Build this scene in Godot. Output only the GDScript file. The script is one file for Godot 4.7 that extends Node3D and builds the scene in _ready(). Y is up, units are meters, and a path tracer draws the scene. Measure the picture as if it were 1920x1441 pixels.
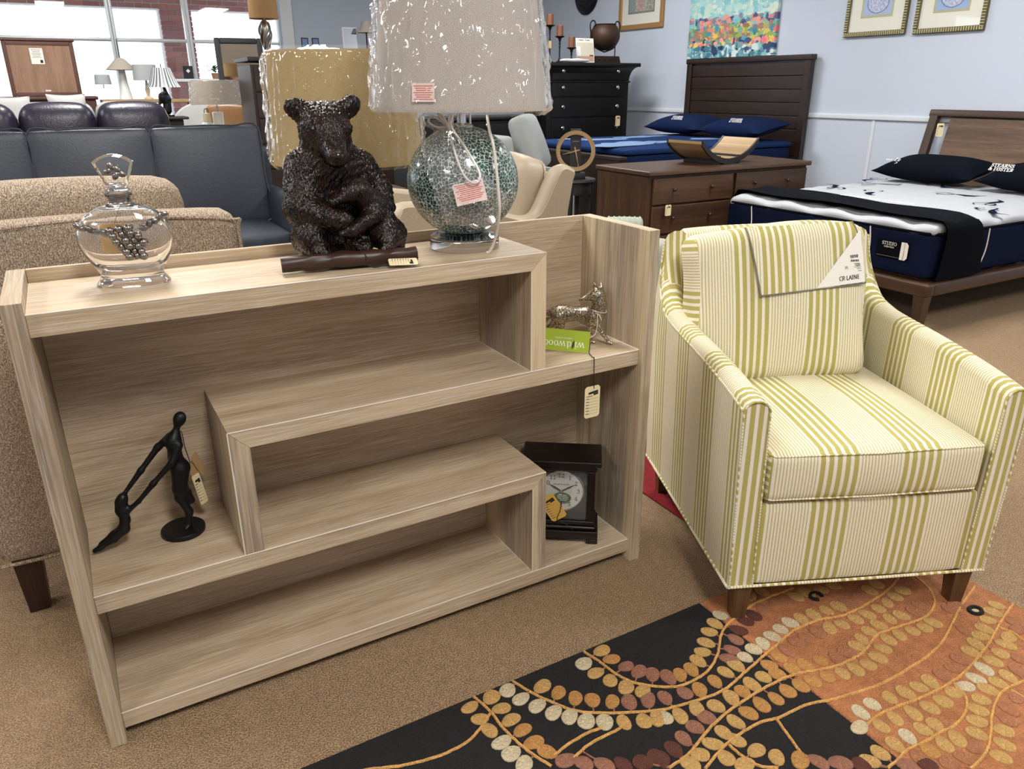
extends Node3D
# A furniture showroom: a stepped oak bookcase with ornaments, a striped armchair and a tufted rug in front,
# sofas, lamps, beds and chests behind. Metres, y up; the bookcase runs along x, its front edge lies at z = 0.

var M := {}
var taken := {}
var rng := RandomNumberGenerator.new()


const LAMP_X := [-3.1, 0.6, 4.3]
const LAMP_Z := [2.3, -1.5, -5.3]
const LAMP_ENERGY := 8.3


func _ready() -> void:
	rng.seed = 4242
	# ---- camera
	var cam := Camera3D.new()
	cam.name = "camera"
	cam.fov = 53.34
	cam.near = 0.05
	cam.far = 200.0
	cam.position = Vector3(0.1327, 1.30, 1.4869)
	cam.rotation = Vector3(-0.3712, -0.5165, -0.004)
	add_child(cam)
	cam.current = true
	# ---- daylight outside, exposure
	var env := Environment.new()
	var sky := Sky.new()
	var sm := ProceduralSkyMaterial.new()
	sm.sky_top_color = rgb(150, 190, 235)
	sm.sky_horizon_color = rgb(235, 242, 250)
	sm.ground_horizon_color = rgb(225, 225, 220)
	sm.ground_bottom_color = rgb(180, 178, 172)
	sm.energy_multiplier = 3.2
	sky.sky_material = sm
	env.background_mode = Environment.BG_SKY
	env.sky = sky
	env.tonemap_mode = Environment.TONE_MAPPER_LINEAR
	env.tonemap_exposure = 1.0
	env.sdfgi_enabled = true
	env.ssao_enabled = true
	env.ssil_enabled = true
	var we := WorldEnvironment.new()
	we.name = "environment"
	we.environment = env
	add_child(we)
	var sun := DirectionalLight3D.new()
	sun.name = "sun"
	sun.light_energy = 5.0
	sun.light_color = rgb(255, 246, 230)
	sun.light_angular_distance = 0.6
	sun.shadow_enabled = true
	sun.rotation = Vector3(deg_to_rad(-55), deg_to_rad(30), 0)
	add_child(sun)
	materials()
	troffers()
	room()
	outdoors()
	bookcase()
	striped_chair()
	rugs()
	seating()
	walnut_dresser()
	black_chests()
	clock_table()
	navy_bed()
	white_bed()
	pictures()
	teal_lamp()
	gold_lamp()
	bear()
	decanter()
	dog()
	mantel_clock()
	dancer_figure()
	far_left()


# ------------------------------------------------------------------ shape collector
class Sh:
	var v := PackedVector3Array()
	var t := PackedVector2Array()
	var x := PackedInt32Array()
	var crease := 0.7
	var smooth := false
	var uvf = null

	func vert(p: Vector3, uv := Vector2.ZERO) -> int:
		v.append(p)
		t.append(uv)
		return v.size() - 1

	# corners listed counter-clockwise seen from outside
	func tri(a: int, b: int, c: int) -> void:
		x.append(a); x.append(c); x.append(b)

	func quad(a: int, b: int, c: int, d: int) -> void:
		tri(a, b, c)
		tri(a, c, d)

	func face(pts: Array) -> void:
		var base := v.size()
		for p in pts:
			vert(p)
		for i in range(1, pts.size() - 1):
			tri(base, base + i, base + i + 1)

	func mesh() -> ArrayMesh:
		var arr := []
		arr.resize(Mesh.ARRAY_MAX)
		if smooth:
			var n := PackedVector3Array()
			n.resize(v.size())
			for i in range(0, x.size(), 3):
				var fn := (v[x[i + 2]] - v[x[i]]).cross(v[x[i + 1]] - v[x[i]])
				n[x[i]] += fn; n[x[i + 1]] += fn; n[x[i + 2]] += fn
			for i in n.size():
				n[i] = n[i].normalized()
			if uvf != null:
				for i in v.size():
					t[i] = uvf.call(v[i], n[i])
			arr[Mesh.ARRAY_VERTEX] = v
			arr[Mesh.ARRAY_NORMAL] = n
			arr[Mesh.ARRAY_TEX_UV] = t
			arr[Mesh.ARRAY_INDEX] = x
		else:
			var ids := PackedInt32Array()
			ids.resize(v.size())
			var seen := {}
			for i in v.size():
				var k := Vector3i((v[i] * 20000.0).round())
				if not seen.has(k):
					seen[k] = seen.size()
				ids[i] = seen[k]
			var around := []
			around.resize(seen.size())
			var fns := PackedVector3Array()
			for i in range(0, x.size(), 3):
				var fn := (v[x[i + 2]] - v[x[i]]).cross(v[x[i + 1]] - v[x[i]])
				fns.append(fn)
				for k in 3:
					var id := ids[x[i + k]]
					if around[id] == null:
						around[id] = PackedInt32Array()
					around[id].append(i / 3)
			var ov := PackedVector3Array()
			var on := PackedVector3Array()
			var ot := PackedVector2Array()
			for i in range(0, x.size(), 3):
				var fn := fns[i / 3]
				if fn.length_squared() < 1e-20:
					continue
				var un := fn.normalized()
				for k in 3:
					var at := x[i + k]
					var s := Vector3.ZERO
					for f in around[ids[at]]:
						if fns[f].normalized().dot(un) > crease:
							s += fns[f]
					s = s.normalized() if s.length_squared() > 1e-24 else un
					ov.append(v[at])
					on.append(s)
					ot.append(uvf.call(v[at], un) if uvf != null else t[at])
			arr[Mesh.ARRAY_VERTEX] = ov
			arr[Mesh.ARRAY_NORMAL] = on
			arr[Mesh.ARRAY_TEX_UV] = ot
		var m := ArrayMesh.new()
		m.add_surface_from_arrays(Mesh.PRIMITIVE_TRIANGLES, arr)
		return m


# ------------------------------------------------------------------ shapes
func box(s: Sh, c: Vector3, size: Vector3, bevel := 0.0, b := Basis()) -> Sh:
	var h := size * 0.5
	bevel = minf(bevel, minf(h.x, minf(h.y, h.z)) * 0.95)
	var ids := {}
	for sx in [-1, 1]:
		for sy in [-1, 1]:
			for sz in [-1, 1]:
				var q := Vector3(sx, sy, sz)
				for ax in 3:
					var p := q * h - q * bevel
					p[ax] = q[ax] * h[ax]
					ids[[sx, sy, sz, ax]] = s.vert(c + b * p)
	for ax in 3:
		var u := (ax + 1) % 3
		var w := (ax + 2) % 3
		for sg in [-1, 1]:
			var r := []
			for k in [[-1, -1], [1, -1], [1, 1], [-1, 1]]:
				var q := [0, 0, 0]
				q[ax] = sg; q[u] = k[0]; q[w] = k[1]
				r.append(ids[[q[0], q[1], q[2], ax]])
			if sg > 0:
				s.quad(r[0], r[1], r[2], r[3])
			else:
				s.quad(r[0], r[3], r[2], r[1])
		if bevel > 0.0:
			for su in [-1, 1]:
				for sw in [-1, 1]:
					# edge along ax between the faces u and w
					var q0 := [0, 0, 0]
					q0[ax] = -1; q0[u] = su; q0[w] = sw
					var q1 := q0.duplicate()
					q1[ax] = 1
					var a: int = ids[[q0[0], q0[1], q0[2], u]]
					var a2: int = ids[[q1[0], q1[1], q1[2], u]]
					var d: int = ids[[q0[0], q0[1], q0[2], w]]
					var d2: int = ids[[q1[0], q1[1], q1[2], w]]
					if su * sw > 0:
						s.quad(a, d, d2, a2)
					else:
						s.quad(a, a2, d2, d)
	if bevel > 0.0:
		for sx in [-1, 1]:
			for sy in [-1, 1]:
				for sz in [-1, 1]:
					var a: int = ids[[sx, sy, sz, 0]]
					var e: int = ids[[sx, sy, sz, 1]]
					var f: int = ids[[sx, sy, sz, 2]]
					if sx * sy * sz > 0:
						s.tri(a, e, f)
					else:
						s.tri(a, f, e)
	return s


func box2(s: Sh, lo: Vector3, hi: Vector3, bevel := 0.0) -> Sh:
	return box(s, (lo + hi) * 0.5, (hi - lo).abs(), bevel)


# a grid of points p[i][j]; outward side: (dp/di) x (dp/dj)
func grid(s: Sh, nu: int, nv: int, f: Callable, close_u := false, close_v := false, uvs := Vector2.ONE) -> Sh:
	var base := s.v.size()
	for i in nu:
		for j in nv:
			s.vert(f.call(i, j), Vector2(float(i) / (nu if close_u else nu - 1), float(j) / (nv if close_v else nv - 1)) * uvs)
	for i in (nu if close_u else nu - 1):
		for j in (nv if close_v else nv - 1):
			var i2 := (i + 1) % nu
			var j2 := (j + 1) % nv
			s.quad(base + i * nv + j, base + i2 * nv + j, base + i2 * nv + j2, base + i * nv + j2)
	return s


# profile: Vector2(radius, height) from bottom to top, outside on the right; uv u runs round, v up
func lathe(s: Sh, prof: Array, seg := 32, c := Vector3.ZERO, b := Basis(), squash := Vector2.ONE) -> Sh:
	var base := s.v.size()
	var n := prof.size()
	var run := 0.0
	for j in n:
		if j > 0:
			run += (prof[j] as Vector2).distance_to(prof[j - 1])
		for i in seg + 1:
			var a := TAU * i / seg
			s.vert(c + b * Vector3(sin(a) * prof[j].x * squash.x, prof[j].y, cos(a) * prof[j].x * squash.y), Vector2(float(i) / seg, run))
	for j in n - 1:
		for i in seg:
			var a := base + j * (seg + 1) + i
			var d := a + seg + 1
			if prof[j].x > 1e-6 and prof[j + 1].x > 1e-6:
				s.quad(a, a + 1, d + 1, d)
			elif prof[j].x > 1e-6:
				s.tri(a, a + 1, d)
			elif prof[j + 1].x > 1e-6:
				s.tri(a, d + 1, d)
	return s


func ball(s: Sh, c: Vector3, r: Vector3, seg := 16, rings := 9, b := Basis()) -> Sh:
	var pr := []
	for j in rings + 1:
		var a := -PI / 2 + PI * j / rings
		pr.append(Vector2(maxf(0.0, cos(a)), sin(a)))
	pr[0].x = 0.0
	pr[rings].x = 0.0
	return lathe(s, pr, seg, c, b * Basis.from_scale(r))


func tube(s: Sh, pts: Array, r, seg := 8, caps := true, closed := false) -> Sh:
	var n := pts.size()
	var base := s.v.size()
	var up := Vector3.UP
	var first: Vector3 = (pts[1] - pts[0]).normalized()
	if absf(first.dot(up)) > 0.9:
		up = Vector3.RIGHT
	var side := first.cross(up).normalized()
	var run := 0.0
	for i in n:
		var d: Vector3
		if closed:
			d = pts[(i + 1) % n] - pts[(i + n - 1) % n]
		else:
			d = pts[mini(i + 1, n - 1)] - pts[maxi(i - 1, 0)]
		d = d.normalized()
		side = (side - d * side.dot(d)).normalized()
		var o := side.cross(d).normalized()
		if i > 0:
			run += (pts[i] as Vector3).distance_to(pts[i - 1])
		var rr: float = r[i] if r is Array else r
		for k in seg:
			var a := TAU * k / seg
			s.vert(pts[i] + (side * cos(a) + o * sin(a)) * rr, Vector2(float(k) / seg, run))
	for i in (n if closed else n - 1):
		var i2 := (i + 1) % n
		for k in seg:
			var k2 := (k + 1) % seg
			s.quad(base + i * seg + k, base + i2 * seg + k, base + i2 * seg + k2, base + i * seg + k2)
	if caps and not closed:
		var a := s.vert(pts[0])
		var b := s.vert(pts[n - 1])
		for k in seg:
			var k2 := (k + 1) % seg
			s.tri(a, base + k, base + k2)
			s.tri(b, base + (n - 1) * seg + k2, base + (n - 1) * seg + k)
	return s


func curve(pts: Array, per := 6, closed := false) -> Array:
	var out := []
	var n := pts.size()
	for i in (n if closed else n - 1):
		var p0: Variant = pts[(i + n - 1) % n] if closed else pts[maxi(i - 1, 0)]
		var p1: Variant = pts[i]
		var p2: Variant = pts[(i + 1) % n]
		var p3: Variant = pts[(i + 2) % n] if closed else pts[mini(i + 2, n - 1)]
		for k in per:
			out.append(p1.cubic_interpolate(p2, p0, p3, float(k) / per))
	if not closed:
		out.append(pts[n - 1])
	return out


# polygon in the xy plane (counter-clockwise), from z0 (back) to z1 (front)
func prism(s: Sh, poly: Array, z0: float, z1: float, b := Basis(), o := Vector3.ZERO) -> Sh:
	var pk := PackedVector2Array(poly)
	var ar := 0.0
	for i in pk.size():
		ar += pk[i].cross(pk[(i + 1) % pk.size()])
	if ar < 0:
		pk.reverse()
	var tr := Geometry2D.triangulate_polygon(pk)
	var f := s.v.size()
	for p in pk:
		s.vert(o + b * Vector3(p.x, p.y, z1), Vector2(p.x, p.y))
	var k := s.v.size()
	for p in pk:
		s.vert(o + b * Vector3(p.x, p.y, z0), Vector2(p.x, p.y))
	for i in range(0, tr.size(), 3):
		var a := tr[i]
		var c := tr[i + 1]
		var d := tr[i + 2]
		if (pk[c] - pk[a]).cross(pk[d] - pk[a]) < 0:
			var w := c
			c = d
			d = w
		s.tri(f + a, f + c, f + d)
		s.tri(k + a, k + d, k + c)
	var n := pk.size()
	for i in n:
		var j := (i + 1) % n
		var e := s.v.size()
		s.vert(s.v[f + i], s.t[f + i]); s.vert(s.v[f + j], s.t[f + j]); s.vert(s.v[k + j], s.t[k + j]); s.vert(s.v[k + i], s.t[k + i])
		s.quad(e, e + 3, e + 2, e + 1)
	return s


# a stuffed block: rounded box, faces swollen by puff (per axis), n cells a side, bent by deform(p) -> p
func stuffed(s: Sh, c: Vector3, size: Vector3, r: float, puff := Vector3.ZERO, n := 10, deform = null) -> Sh:
	var h := size * 0.5
	r = minf(r, minf(h.x, minf(h.y, h.z)))
	for ax in 3:
		var u := (ax + 1) % 3
		var w := (ax + 2) % 3
		for sg in [-1.0, 1.0]:
			var base := s.v.size()
			for i in n + 1:
				for j in n + 1:
					# denser near the edges
					var a := -1.0 + 2.0 * i / n
					var e := -1.0 + 2.0 * j / n
					a = sin(a * PI * 0.5) * 0.55 + a * 0.45
					e = sin(e * PI * 0.5) * 0.55 + e * 0.45
					var q := Vector3.ZERO
					q[ax] = sg; q[u] = a; q[w] = e
					var p := q * h
					var core := p.clamp(-(h - Vector3.ONE * r), h - Vector3.ONE * r)
					var d := p - core
					p = core + (d.normalized() * r if d.length_squared() > 1e-12 else Vector3.ZERO)
					var g := p / h
					for k in 3:
						var k1 := (k + 1) % 3
						var k2 := (k + 2) % 3
						p[k] += puff[k] * g[k] * maxf(0.0, 1.0 - g[k1] * g[k1]) * maxf(0.0, 1.0 - g[k2] * g[k2])
					if deform != null:
						p = deform.call(p)
					s.vert(c + p, Vector2(a, e))
			for i in n:
				for j in n:
					var a := base + i * (n + 1) + j
					if sg > 0:
						s.quad(a, a + n + 1, a + n + 2, a + 1)
					else:
						s.quad(a, a + 1, a + n + 2, a + n + 1)
	return s


# ------------------------------------------------------------------ smooth bodies from bones (surface nets)
func cap(a: Vector3, b: Vector3, ra: float, rb: float, k := 0.02) -> Array:
	return [0, a, b, ra, rb, k]


func blob(c: Vector3, r: Vector3, k := 0.02, b := Basis()) -> Array:
	return [1, c, r, b.inverse(), 0.0, k]


func body(prims: Array, cell: float, grow := 0.012) -> Sh:
	var lo := Vector3.INF
	var hi := -Vector3.INF
	for p in prims:
		if p[0] == 0:
			var m := maxf(p[3], p[4])
			lo = lo.min((p[1] as Vector3).min(p[2]) - Vector3.ONE * m); hi = hi.max((p[1] as Vector3).max(p[2]) + Vector3.ONE * m)
		else:
			var m := maxf(p[2].x, maxf(p[2].y, p[2].z))
			lo = lo.min(p[1] - Vector3.ONE * m); hi = hi.max(p[1] + Vector3.ONE * m)
	lo -= Vector3.ONE * grow
	hi += Vector3.ONE * grow
	var B := 6
	var nb := Vector3i(((hi - lo) / (cell * B)).ceil())
	var n := nb * B + Vector3i.ONE
	var field := PackedFloat32Array()
	field.resize(n.x * n.y * n.z)
	field.fill(1e9)
	var blocks := []
	var reach := cell * B * 0.5 * 1.7321 + grow
	for bx in nb.x:
		for by in nb.y:
			for bz in nb.z:
				var c := lo + (Vector3(bx, by, bz) + Vector3.ONE * 0.5) * cell * B
				# bones near this block only
				var near := []
				var dm := 1e9
				for p in prims:
					var d := bone(p, c)
					if d < reach * 1.6:
						near.append(p)
					dm = minf(dm, d)
				if near.is_empty() or dm < -reach * 1.2:
					continue
				blocks.append(Vector3i(bx, by, bz) * B)
				for i in range(bx * B, bx * B + B + 1):
					for j in range(by * B, by * B + B + 1):
						for k in range(bz * B, bz * B + B + 1):
							var at := (i * n.y + j) * n.z + k
							if field[at] > 1e8:
								var q := lo + Vector3(i, j, k) * cell
								var d := 1e3
								for p in near:
									var e := bone(p, q)
									var kk: float = p[5]
									var hh := maxf(kk - absf(d - e), 0.0) / kk
									d = minf(d, e) - hh * hh * kk * 0.25
								field[at] = d
	var s := Sh.new()
	s.smooth = true
	var cells := {}
	for o in blocks:
		for i in range(o.x, o.x + B):
			for j in range(o.y, o.y + B):
				for k in range(o.z, o.z + B):
					var at := (i * n.y + j) * n.z + k
					var d0 := field[at]
					var inside := 0
					var val := PackedFloat32Array()
					for e in 8:
						var f := field[at + ((e & 1) * n.y + ((e >> 1) & 1)) * n.z + ((e >> 2) & 1)]
						val.append(f)
						if f < 0.0:
							inside += 1
					if inside == 0 or inside == 8:
						continue
					var sum := Vector3.ZERO
					var cnt := 0
					for e in 8:
						for bit in 3:
							var e2 := e | (1 << bit)
							if e2 != e and (val[e] < 0.0) != (val[e2] < 0.0):
								var q := Vector3(e & 1, (e >> 1) & 1, (e >> 2) & 1)
								q[bit] = val[e] / (val[e] - val[e2])
								sum += q
								cnt += 1
					cells[at] = s.vert(lo + (Vector3(i, j, k) + sum / cnt) * cell)
	var step := [n.y * n.z, n.z, 1]
	for at in cells:
		for ax in 3:
			var a := field[at]
			var b := field[at + step[ax]]
			if (a < 0.0) == (b < 0.0):
				continue
			var u: int = step[(ax + 1) % 3]
			var w: int = step[(ax + 2) % 3]
			if not (cells.has(at - u) and cells.has(at - w) and cells.has(at - u - w)):
				continue
			if a < 0.0:
				s.quad(cells[at - u - w], cells[at - w], cells[at], cells[at - u])
			else:
				s.quad(cells[at - u - w], cells[at - u], cells[at], cells[at - w])
	return s


func bone(p: Array, q: Vector3) -> float:
	if p[0] == 0:
		var a: Vector3 = p[1]
		var ba: Vector3 = p[2] - a
		var pa := q - a
		var h := clampf(pa.dot(ba) / maxf(ba.length_squared(), 1e-9), 0.0, 1.0)
		return (pa - ba * h).length() - lerpf(p[3], p[4], h)
	var r: Vector3 = p[2]
	var e: Vector3 = p[3] * (q - p[1])
	var k0 := (e / r).length()
	var k1 := (e / (r * r)).length()
	return k0 * (k0 - 1.0) / maxf(k1, 1e-6)


# push vertices of a smooth body along their normals
func ruffle(s: Sh, f: Callable) -> Sh:
	var n := PackedVector3Array()
	n.resize(s.v.size())
	for i in range(0, s.x.size(), 3):
		var fn := (s.v[s.x[i + 2]] - s.v[s.x[i]]).cross(s.v[s.x[i + 1]] - s.v[s.x[i]])
		for k in 3:
			n[s.x[i + k]] += fn
	for i in s.v.size():
		s.v[i] += n[i].normalized() * f.call(s.v[i])
	return s


# ------------------------------------------------------------------ objects
func numbered(called: String) -> String:
	var k: int = taken.get(called, 0)
	taken[called] = k + 1
	return called if k == 0 else "%s_%03d" % [called, k]


func thing(called: String, label: String, category: String, at := Vector3.ZERO, turn := 0.0, group := "") -> Node3D:
	var o := Node3D.new()
	o.name = numbered(called)
	add_child(o)
	o.position = at
	o.rotation.y = turn
	o.set_meta("label", label)
	o.set_meta("category", category)
	if group:
		o.set_meta("group", group)
	return o


func part(parent: Node, called: String, shape, mat: Material, at := Transform3D(), label := "") -> MeshInstance3D:
	var o := MeshInstance3D.new()
	o.name = called if parent != self else numbered(called)
	o.mesh = shape.mesh() if shape is Sh else shape
	o.material_override = mat
	o.transform = at
	parent.add_child(o, true)
	if label:
		o.set_meta("label", label)
	return o


func solo(called: String, shape, mat: Material, label: String, category: String, at := Transform3D(), group := "") -> MeshInstance3D:
	var o := part(self, called, shape, mat, at, label)
	o.set_meta("category", category)
	if group:
		o.set_meta("group", group)
	return o


func struct(called: String, shape, mat: Material, at := Transform3D()) -> MeshInstance3D:
	var o := part(self, called, shape, mat, at)
	o.set_meta("kind", "structure")
	return o


func copy_of(o: Node3D, at: Vector3, turn: float, label := "", group := "") -> Node3D:
	var c: Node3D = o.duplicate()
	c.name = numbered(String(o.name).rstrip("0123456789").trim_suffix("_"))
	add_child(c)
	c.position = at
	c.rotation.y = turn
	if label:
		c.set_meta("label", label)
	if group:
		c.set_meta("group", group)
	return c


func bx(size: Vector3, bevel := 0.0, c := Vector3.ZERO, grain := -1) -> Sh:
	var s := box(Sh.new(), c, size, bevel)
	if grain >= 0:
		s.uvf = wood_uv(grain)
	return s


func spot(p: Vector3, turn := 0.0) -> Transform3D:
	return Transform3D(Basis(Vector3.UP, turn), p)


# uv in metres, u along the grain; every piece starts at another place in the board
func wood_uv(g: int) -> Callable:
	var off := Vector2(rng.randf() * 5.0, rng.randf() * 5.0)
	return func(p: Vector3, n: Vector3) -> Vector2:
		var d := n.abs().max_axis_index()
		var o := [(d + 1) % 3, (d + 2) % 3]
		var a: int = g if g in o else o[0]
		var b: int = o[1] if o[0] == a else o[0]
		return Vector2(p[a], p[b]) + off


func flat_uv(s := 1.0) -> Callable:
	return func(p: Vector3, n: Vector3) -> Vector2:
		var d := n.abs().max_axis_index()
		if d == 0:
			return Vector2(p.z, p.y) * s
		if d == 1:
			return Vector2(p.x, p.z) * s
		return Vector2(p.x, p.y) * s


func words(parent: Node, called: String, txt: String, height: float, mat: Material, xf: Transform3D, serif := false, bold := false, thick := 0.0006) -> MeshInstance3D:
	var t := TextMesh.new()
	var f := SystemFont.new()
	f.font_names = PackedStringArray(["Droid Serif" if serif else "Droid Sans"])
	if bold:
		f.font_weight = 700
	t.font = f
	t.font_size = 32
	t.pixel_size = height / 23.0
	t.depth = thick
	t.curve_step = 2.0
	t.text = txt
	return part(parent, called, t, mat, xf)


# ------------------------------------------------------------------ materials and textures
func mat(called: String, color: Color, rough := 0.6, metal := 0.0, tex: Texture2D = null, scale := Vector3.ONE) -> StandardMaterial3D:
	var m := StandardMaterial3D.new()
	m.resource_name = called
	m.albedo_color = color
	m.roughness = rough
	m.metallic = metal
	if tex:
		m.albedo_texture = tex
		m.uv1_scale = scale
	M[called] = m
	return m


func rgb(r: float, g: float, b: float) -> Color:
	return Color(r / 255.0, g / 255.0, b / 255.0)


func picture(w: int, h: int, f: Callable) -> ImageTexture:
	var im := Image.create_empty(w, h, false, Image.FORMAT_RGB8)
	for y in h:
		for x in w:
			im.set_pixel(x, y, f.call(x, y))
	return ImageTexture.create_from_image(im)


func noise(sd: int, freq: float, oct := 3, kind := FastNoiseLite.TYPE_SIMPLEX_SMOOTH) -> FastNoiseLite:
	var n := FastNoiseLite.new()
	n.seed = sd
	n.frequency = freq
	n.noise_type = kind
	n.fractal_octaves = oct
	if oct == 1:
		n.fractal_type = FastNoiseLite.FRACTAL_NONE
	return n


# seamless grey noise, 0..1 per pixel
func seamless(size: int, sd: int, freq: float, oct := 3) -> PackedByteArray:
	var im := noise(sd, freq, oct).get_seamless_image(size, size)
	im.convert(Image.FORMAT_L8)
	return im.get_data()


func bumps(w: int, h: int, f: Callable, strength := 4.0) -> ImageTexture:
	var im := Image.create_empty(w, h, false, Image.FORMAT_RGBA8)
	for y in h:
		for x in w:
			var g: float = clampf(f.call(x, y), 0.0, 1.0)
			im.set_pixel(x, y, Color(g, g, g))
	im.bump_map_to_normal_map(strength)
	return ImageTexture.create_from_image(im)


func relief(m: StandardMaterial3D, tex: Texture2D, amount := 1.0) -> StandardMaterial3D:
	m.normal_enabled = true
	m.normal_texture = tex
	m.normal_scale = amount
	return m


func mix3(a: Color, b: Color, k: float) -> Color:
	return a.lerp(b, clampf(k, 0.0, 1.0))


# boards: u along the grain (1024 px = 2 m), v across (1024 px = 1 m); staves: mean width of glued strips in pixels, 0 = none
func board(sd: int, light: Color, dark: Color, pore: Color, pores := 0.5, staves := 0) -> ImageTexture:
	var a := noise(sd, 0.004, 3)
	var b := noise(sd + 1, 0.02, 2)
	var c := noise(sd + 2, 0.05, 2)
	var r := RandomNumberGenerator.new()
	r.seed = sd
	var tone := PackedFloat32Array()
	tone.resize(513)
	var y0 := 0
	while staves > 0 and y0 < 513:
		var wd := int(staves * r.randf_range(0.6, 1.4))
		var tv := r.randf_range(-0.45, 0.4)
		for y in range(y0, mini(513, y0 + wd)):
			tone[y] = tv
		y0 += wd
	# mirrored halves, so that the board repeats without a seam
	return picture(1024, 1024, func(px: int, py: int) -> Color:
		var x := absi(px - 512)
		var y := absi(py - 512)
		var k := 0.5 + a.get_noise_2d(x * 0.5, y * 3.0 + tone[y] * 900.0) * 0.55 + b.get_noise_2d(x * 0.25, y * 6.0) * 0.35 + tone[y]
		var p := c.get_noise_2d(x * 0.22, y * 13.0)
		var col := dark.lerp(light, clampf(k, 0.0, 1.0))
		return col.lerp(pore, clampf((p - 0.12) * 2.2, 0.0, 1.0) * pores))


func materials() -> void:
	# ---- woods
	var oak := board(11, rgb(204, 183, 152), rgb(160, 138, 110), rgb(222, 214, 202), 0.75)
	var stave := board(23, rgb(212, 190, 152), rgb(140, 125, 108), rgb(216, 208, 196), 0.6, 75)
	var walnut := board(37, rgb(122, 94, 70), rgb(80, 59, 45), rgb(56, 42, 33), 0.6, 130)
	var ash := board(41, rgb(255, 255, 255), rgb(170, 165, 160), rgb(130, 122, 115), 0.6)
	mat("oak", Color.WHITE, 0.5, 0.0, oak, Vector3(0.5, 1, 1))
	mat("stave", Color.WHITE, 0.5, 0.0, stave, Vector3(0.5, 1, 1))
	mat("walnut", rgb(190, 180, 172), 0.42, 0.0, walnut, Vector3(0.5, 1, 1))
	mat("walnut_panel", Color.WHITE, 0.5, 0.0, walnut, Vector3(0.5, 1, 1))
	mat("limewash", rgb(232, 224, 210), 0.6)
	mat("espresso", rgb(60, 45, 40), 0.42, 0.0, ash, Vector3(0.5, 1, 1))
	mat("black_wood", rgb(26, 24, 25), 0.35, 0.0, ash, Vector3(0.5, 1, 1))
	mat("clock_wood", rgb(32, 22, 22), 0.3, 0.0, ash, Vector3(0.5, 1, 1))
	mat("leg_wood", rgb(110, 80, 50), 0.35, 0.0, ash, Vector3(0.5, 1, 1))
	mat("dark_leg", rgb(62, 40, 34), 0.35, 0.0, ash, Vector3(0.5, 1, 1))
	mat("red_wood", rgb(100, 66, 56), 0.5, 0.0, ash, Vector3(0.5, 1, 1))
	mat("plywood", rgb(204, 178, 172), 0.6, 0.0, oak, Vector3(0.5, 1, 1))
	mat("pale_wood", rgb(196, 164, 118), 0.5, 0.0, ash, Vector3(0.5, 1, 1))
	# ---- plain surfaces
	var sp := seamless(256, 5, 0.08, 3)
	var orange_peel := bumps(256, 256, func(x: int, y: int) -> float: return sp[y * 256 + x] / 255.0, 1.5)
	relief(mat("wall_paint", rgb(198, 207, 222), 0.85), orange_peel, 0.35).uv1_scale = Vector3(4, 4, 4)
	M.wall_paint.uv1_triplanar = true
	mat("trim_paint", rgb(216, 222, 230), 0.5)
	mat("ceiling_white", rgb(235, 235, 232), 0.9)
	mat("white_paint", rgb(232, 234, 236), 0.45)
	mat("aluminium", rgb(206, 212, 214), 0.35, 0.6)
	# ---- carpet
	var c1 := seamless(512, 61, 0.22, 2)
	var c2 := seamless(512, 62, 0.03, 3)
	var ca := picture(512, 512, func(x: int, y: int) -> Color:
		var k := c1[y * 512 + x] / 255.0
		var b := c2[y * 512 + x] / 255.0
		return rgb(112, 90, 67).lerp(rgb(190, 161, 125), clampf((k - 0.5) * 1.9 + 0.5 + (b - 0.5) * 0.25, 0.0, 1.0)))
	var cn := bumps(512, 512, func(x: int, y: int) -> float: return c1[y * 512 + x] / 255.0, 5.0)
	relief(mat("carpet", Color.WHITE, 0.95, 0.0, ca, Vector3(2.0, 2.0, 1)), cn, 1.0)
	# ---- rug pile
	var pile := picture(256, 256, func(x: int, y: int) -> Color:
		var k := 0.86 + (c1[(y % 512) * 512 + x] / 255.0 - 0.5) * 0.22 + (c2[y * 512 + x] / 255.0 - 0.5) * 0.18
		return Color(k, k, k))
	var pn := bumps(256, 256, func(x: int, y: int) -> float: return c1[y * 512 + x] / 255.0, 3.0)
	for e in [["rug_black", rgb(26, 24, 25)], ["rug_orange", rgb(190, 124, 80)], ["rug_vine", rgb(232, 176, 100)], ["leaf_c", rgb(226, 208, 170)], ["leaf_y", rgb(216, 172, 104)], ["leaf_o", rgb(206, 150, 84)], ["leaf_m", rgb(170, 116, 92)], ["leaf_d", rgb(104, 58, 44)], ["leaf_p", rgb(186, 124, 86)], ["rug_red", rgb(150, 22, 34)]]:
		relief(mat(e[0], e[1], 0.95, 0.0, pile, Vector3(3, 3, 1)), pn, 0.8)
	# ---- striped linen: one repeat = 0.21 m across, five broad stripes then pinstripes
	var ln := noise(71, 0.05, 2)
	var stripe := picture(840, 420, func(x: int, y: int) -> Color:
		var mm := x * 0.25                       # 210 mm across
		var cream := rgb(234, 227, 210)
		var olive := rgb(180, 171, 98)
		var on := 0.0
		var d := fposmod(mm + 52.0, 210.0)       # broad group centred at 0
		if d < 104.0:
			var q := fposmod(d, 20.8)
			on = clampf(minf(q - 4.0, 16.8 - q) * 1.5, 0.0, 1.0)
		else:
			var q := fposmod(d - 104.0, 8.15)
			on = clampf(minf(q - 2.2, 6.2 - q) * 1.5, 0.0, 1.0) * 0.72
		var slub := ln.get_noise_2d(x * 0.25, y * 7.0) * 0.5 + ln.get_noise_2d(x * 6.0, y * 0.5 + 900.0) * 0.35
		var col := cream.lerp(olive, clampf(on - maxf(0.0, slub - 0.22) * 0.9, 0.0, 1.0))
		return col * (1.0 + slub * 0.09))
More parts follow.
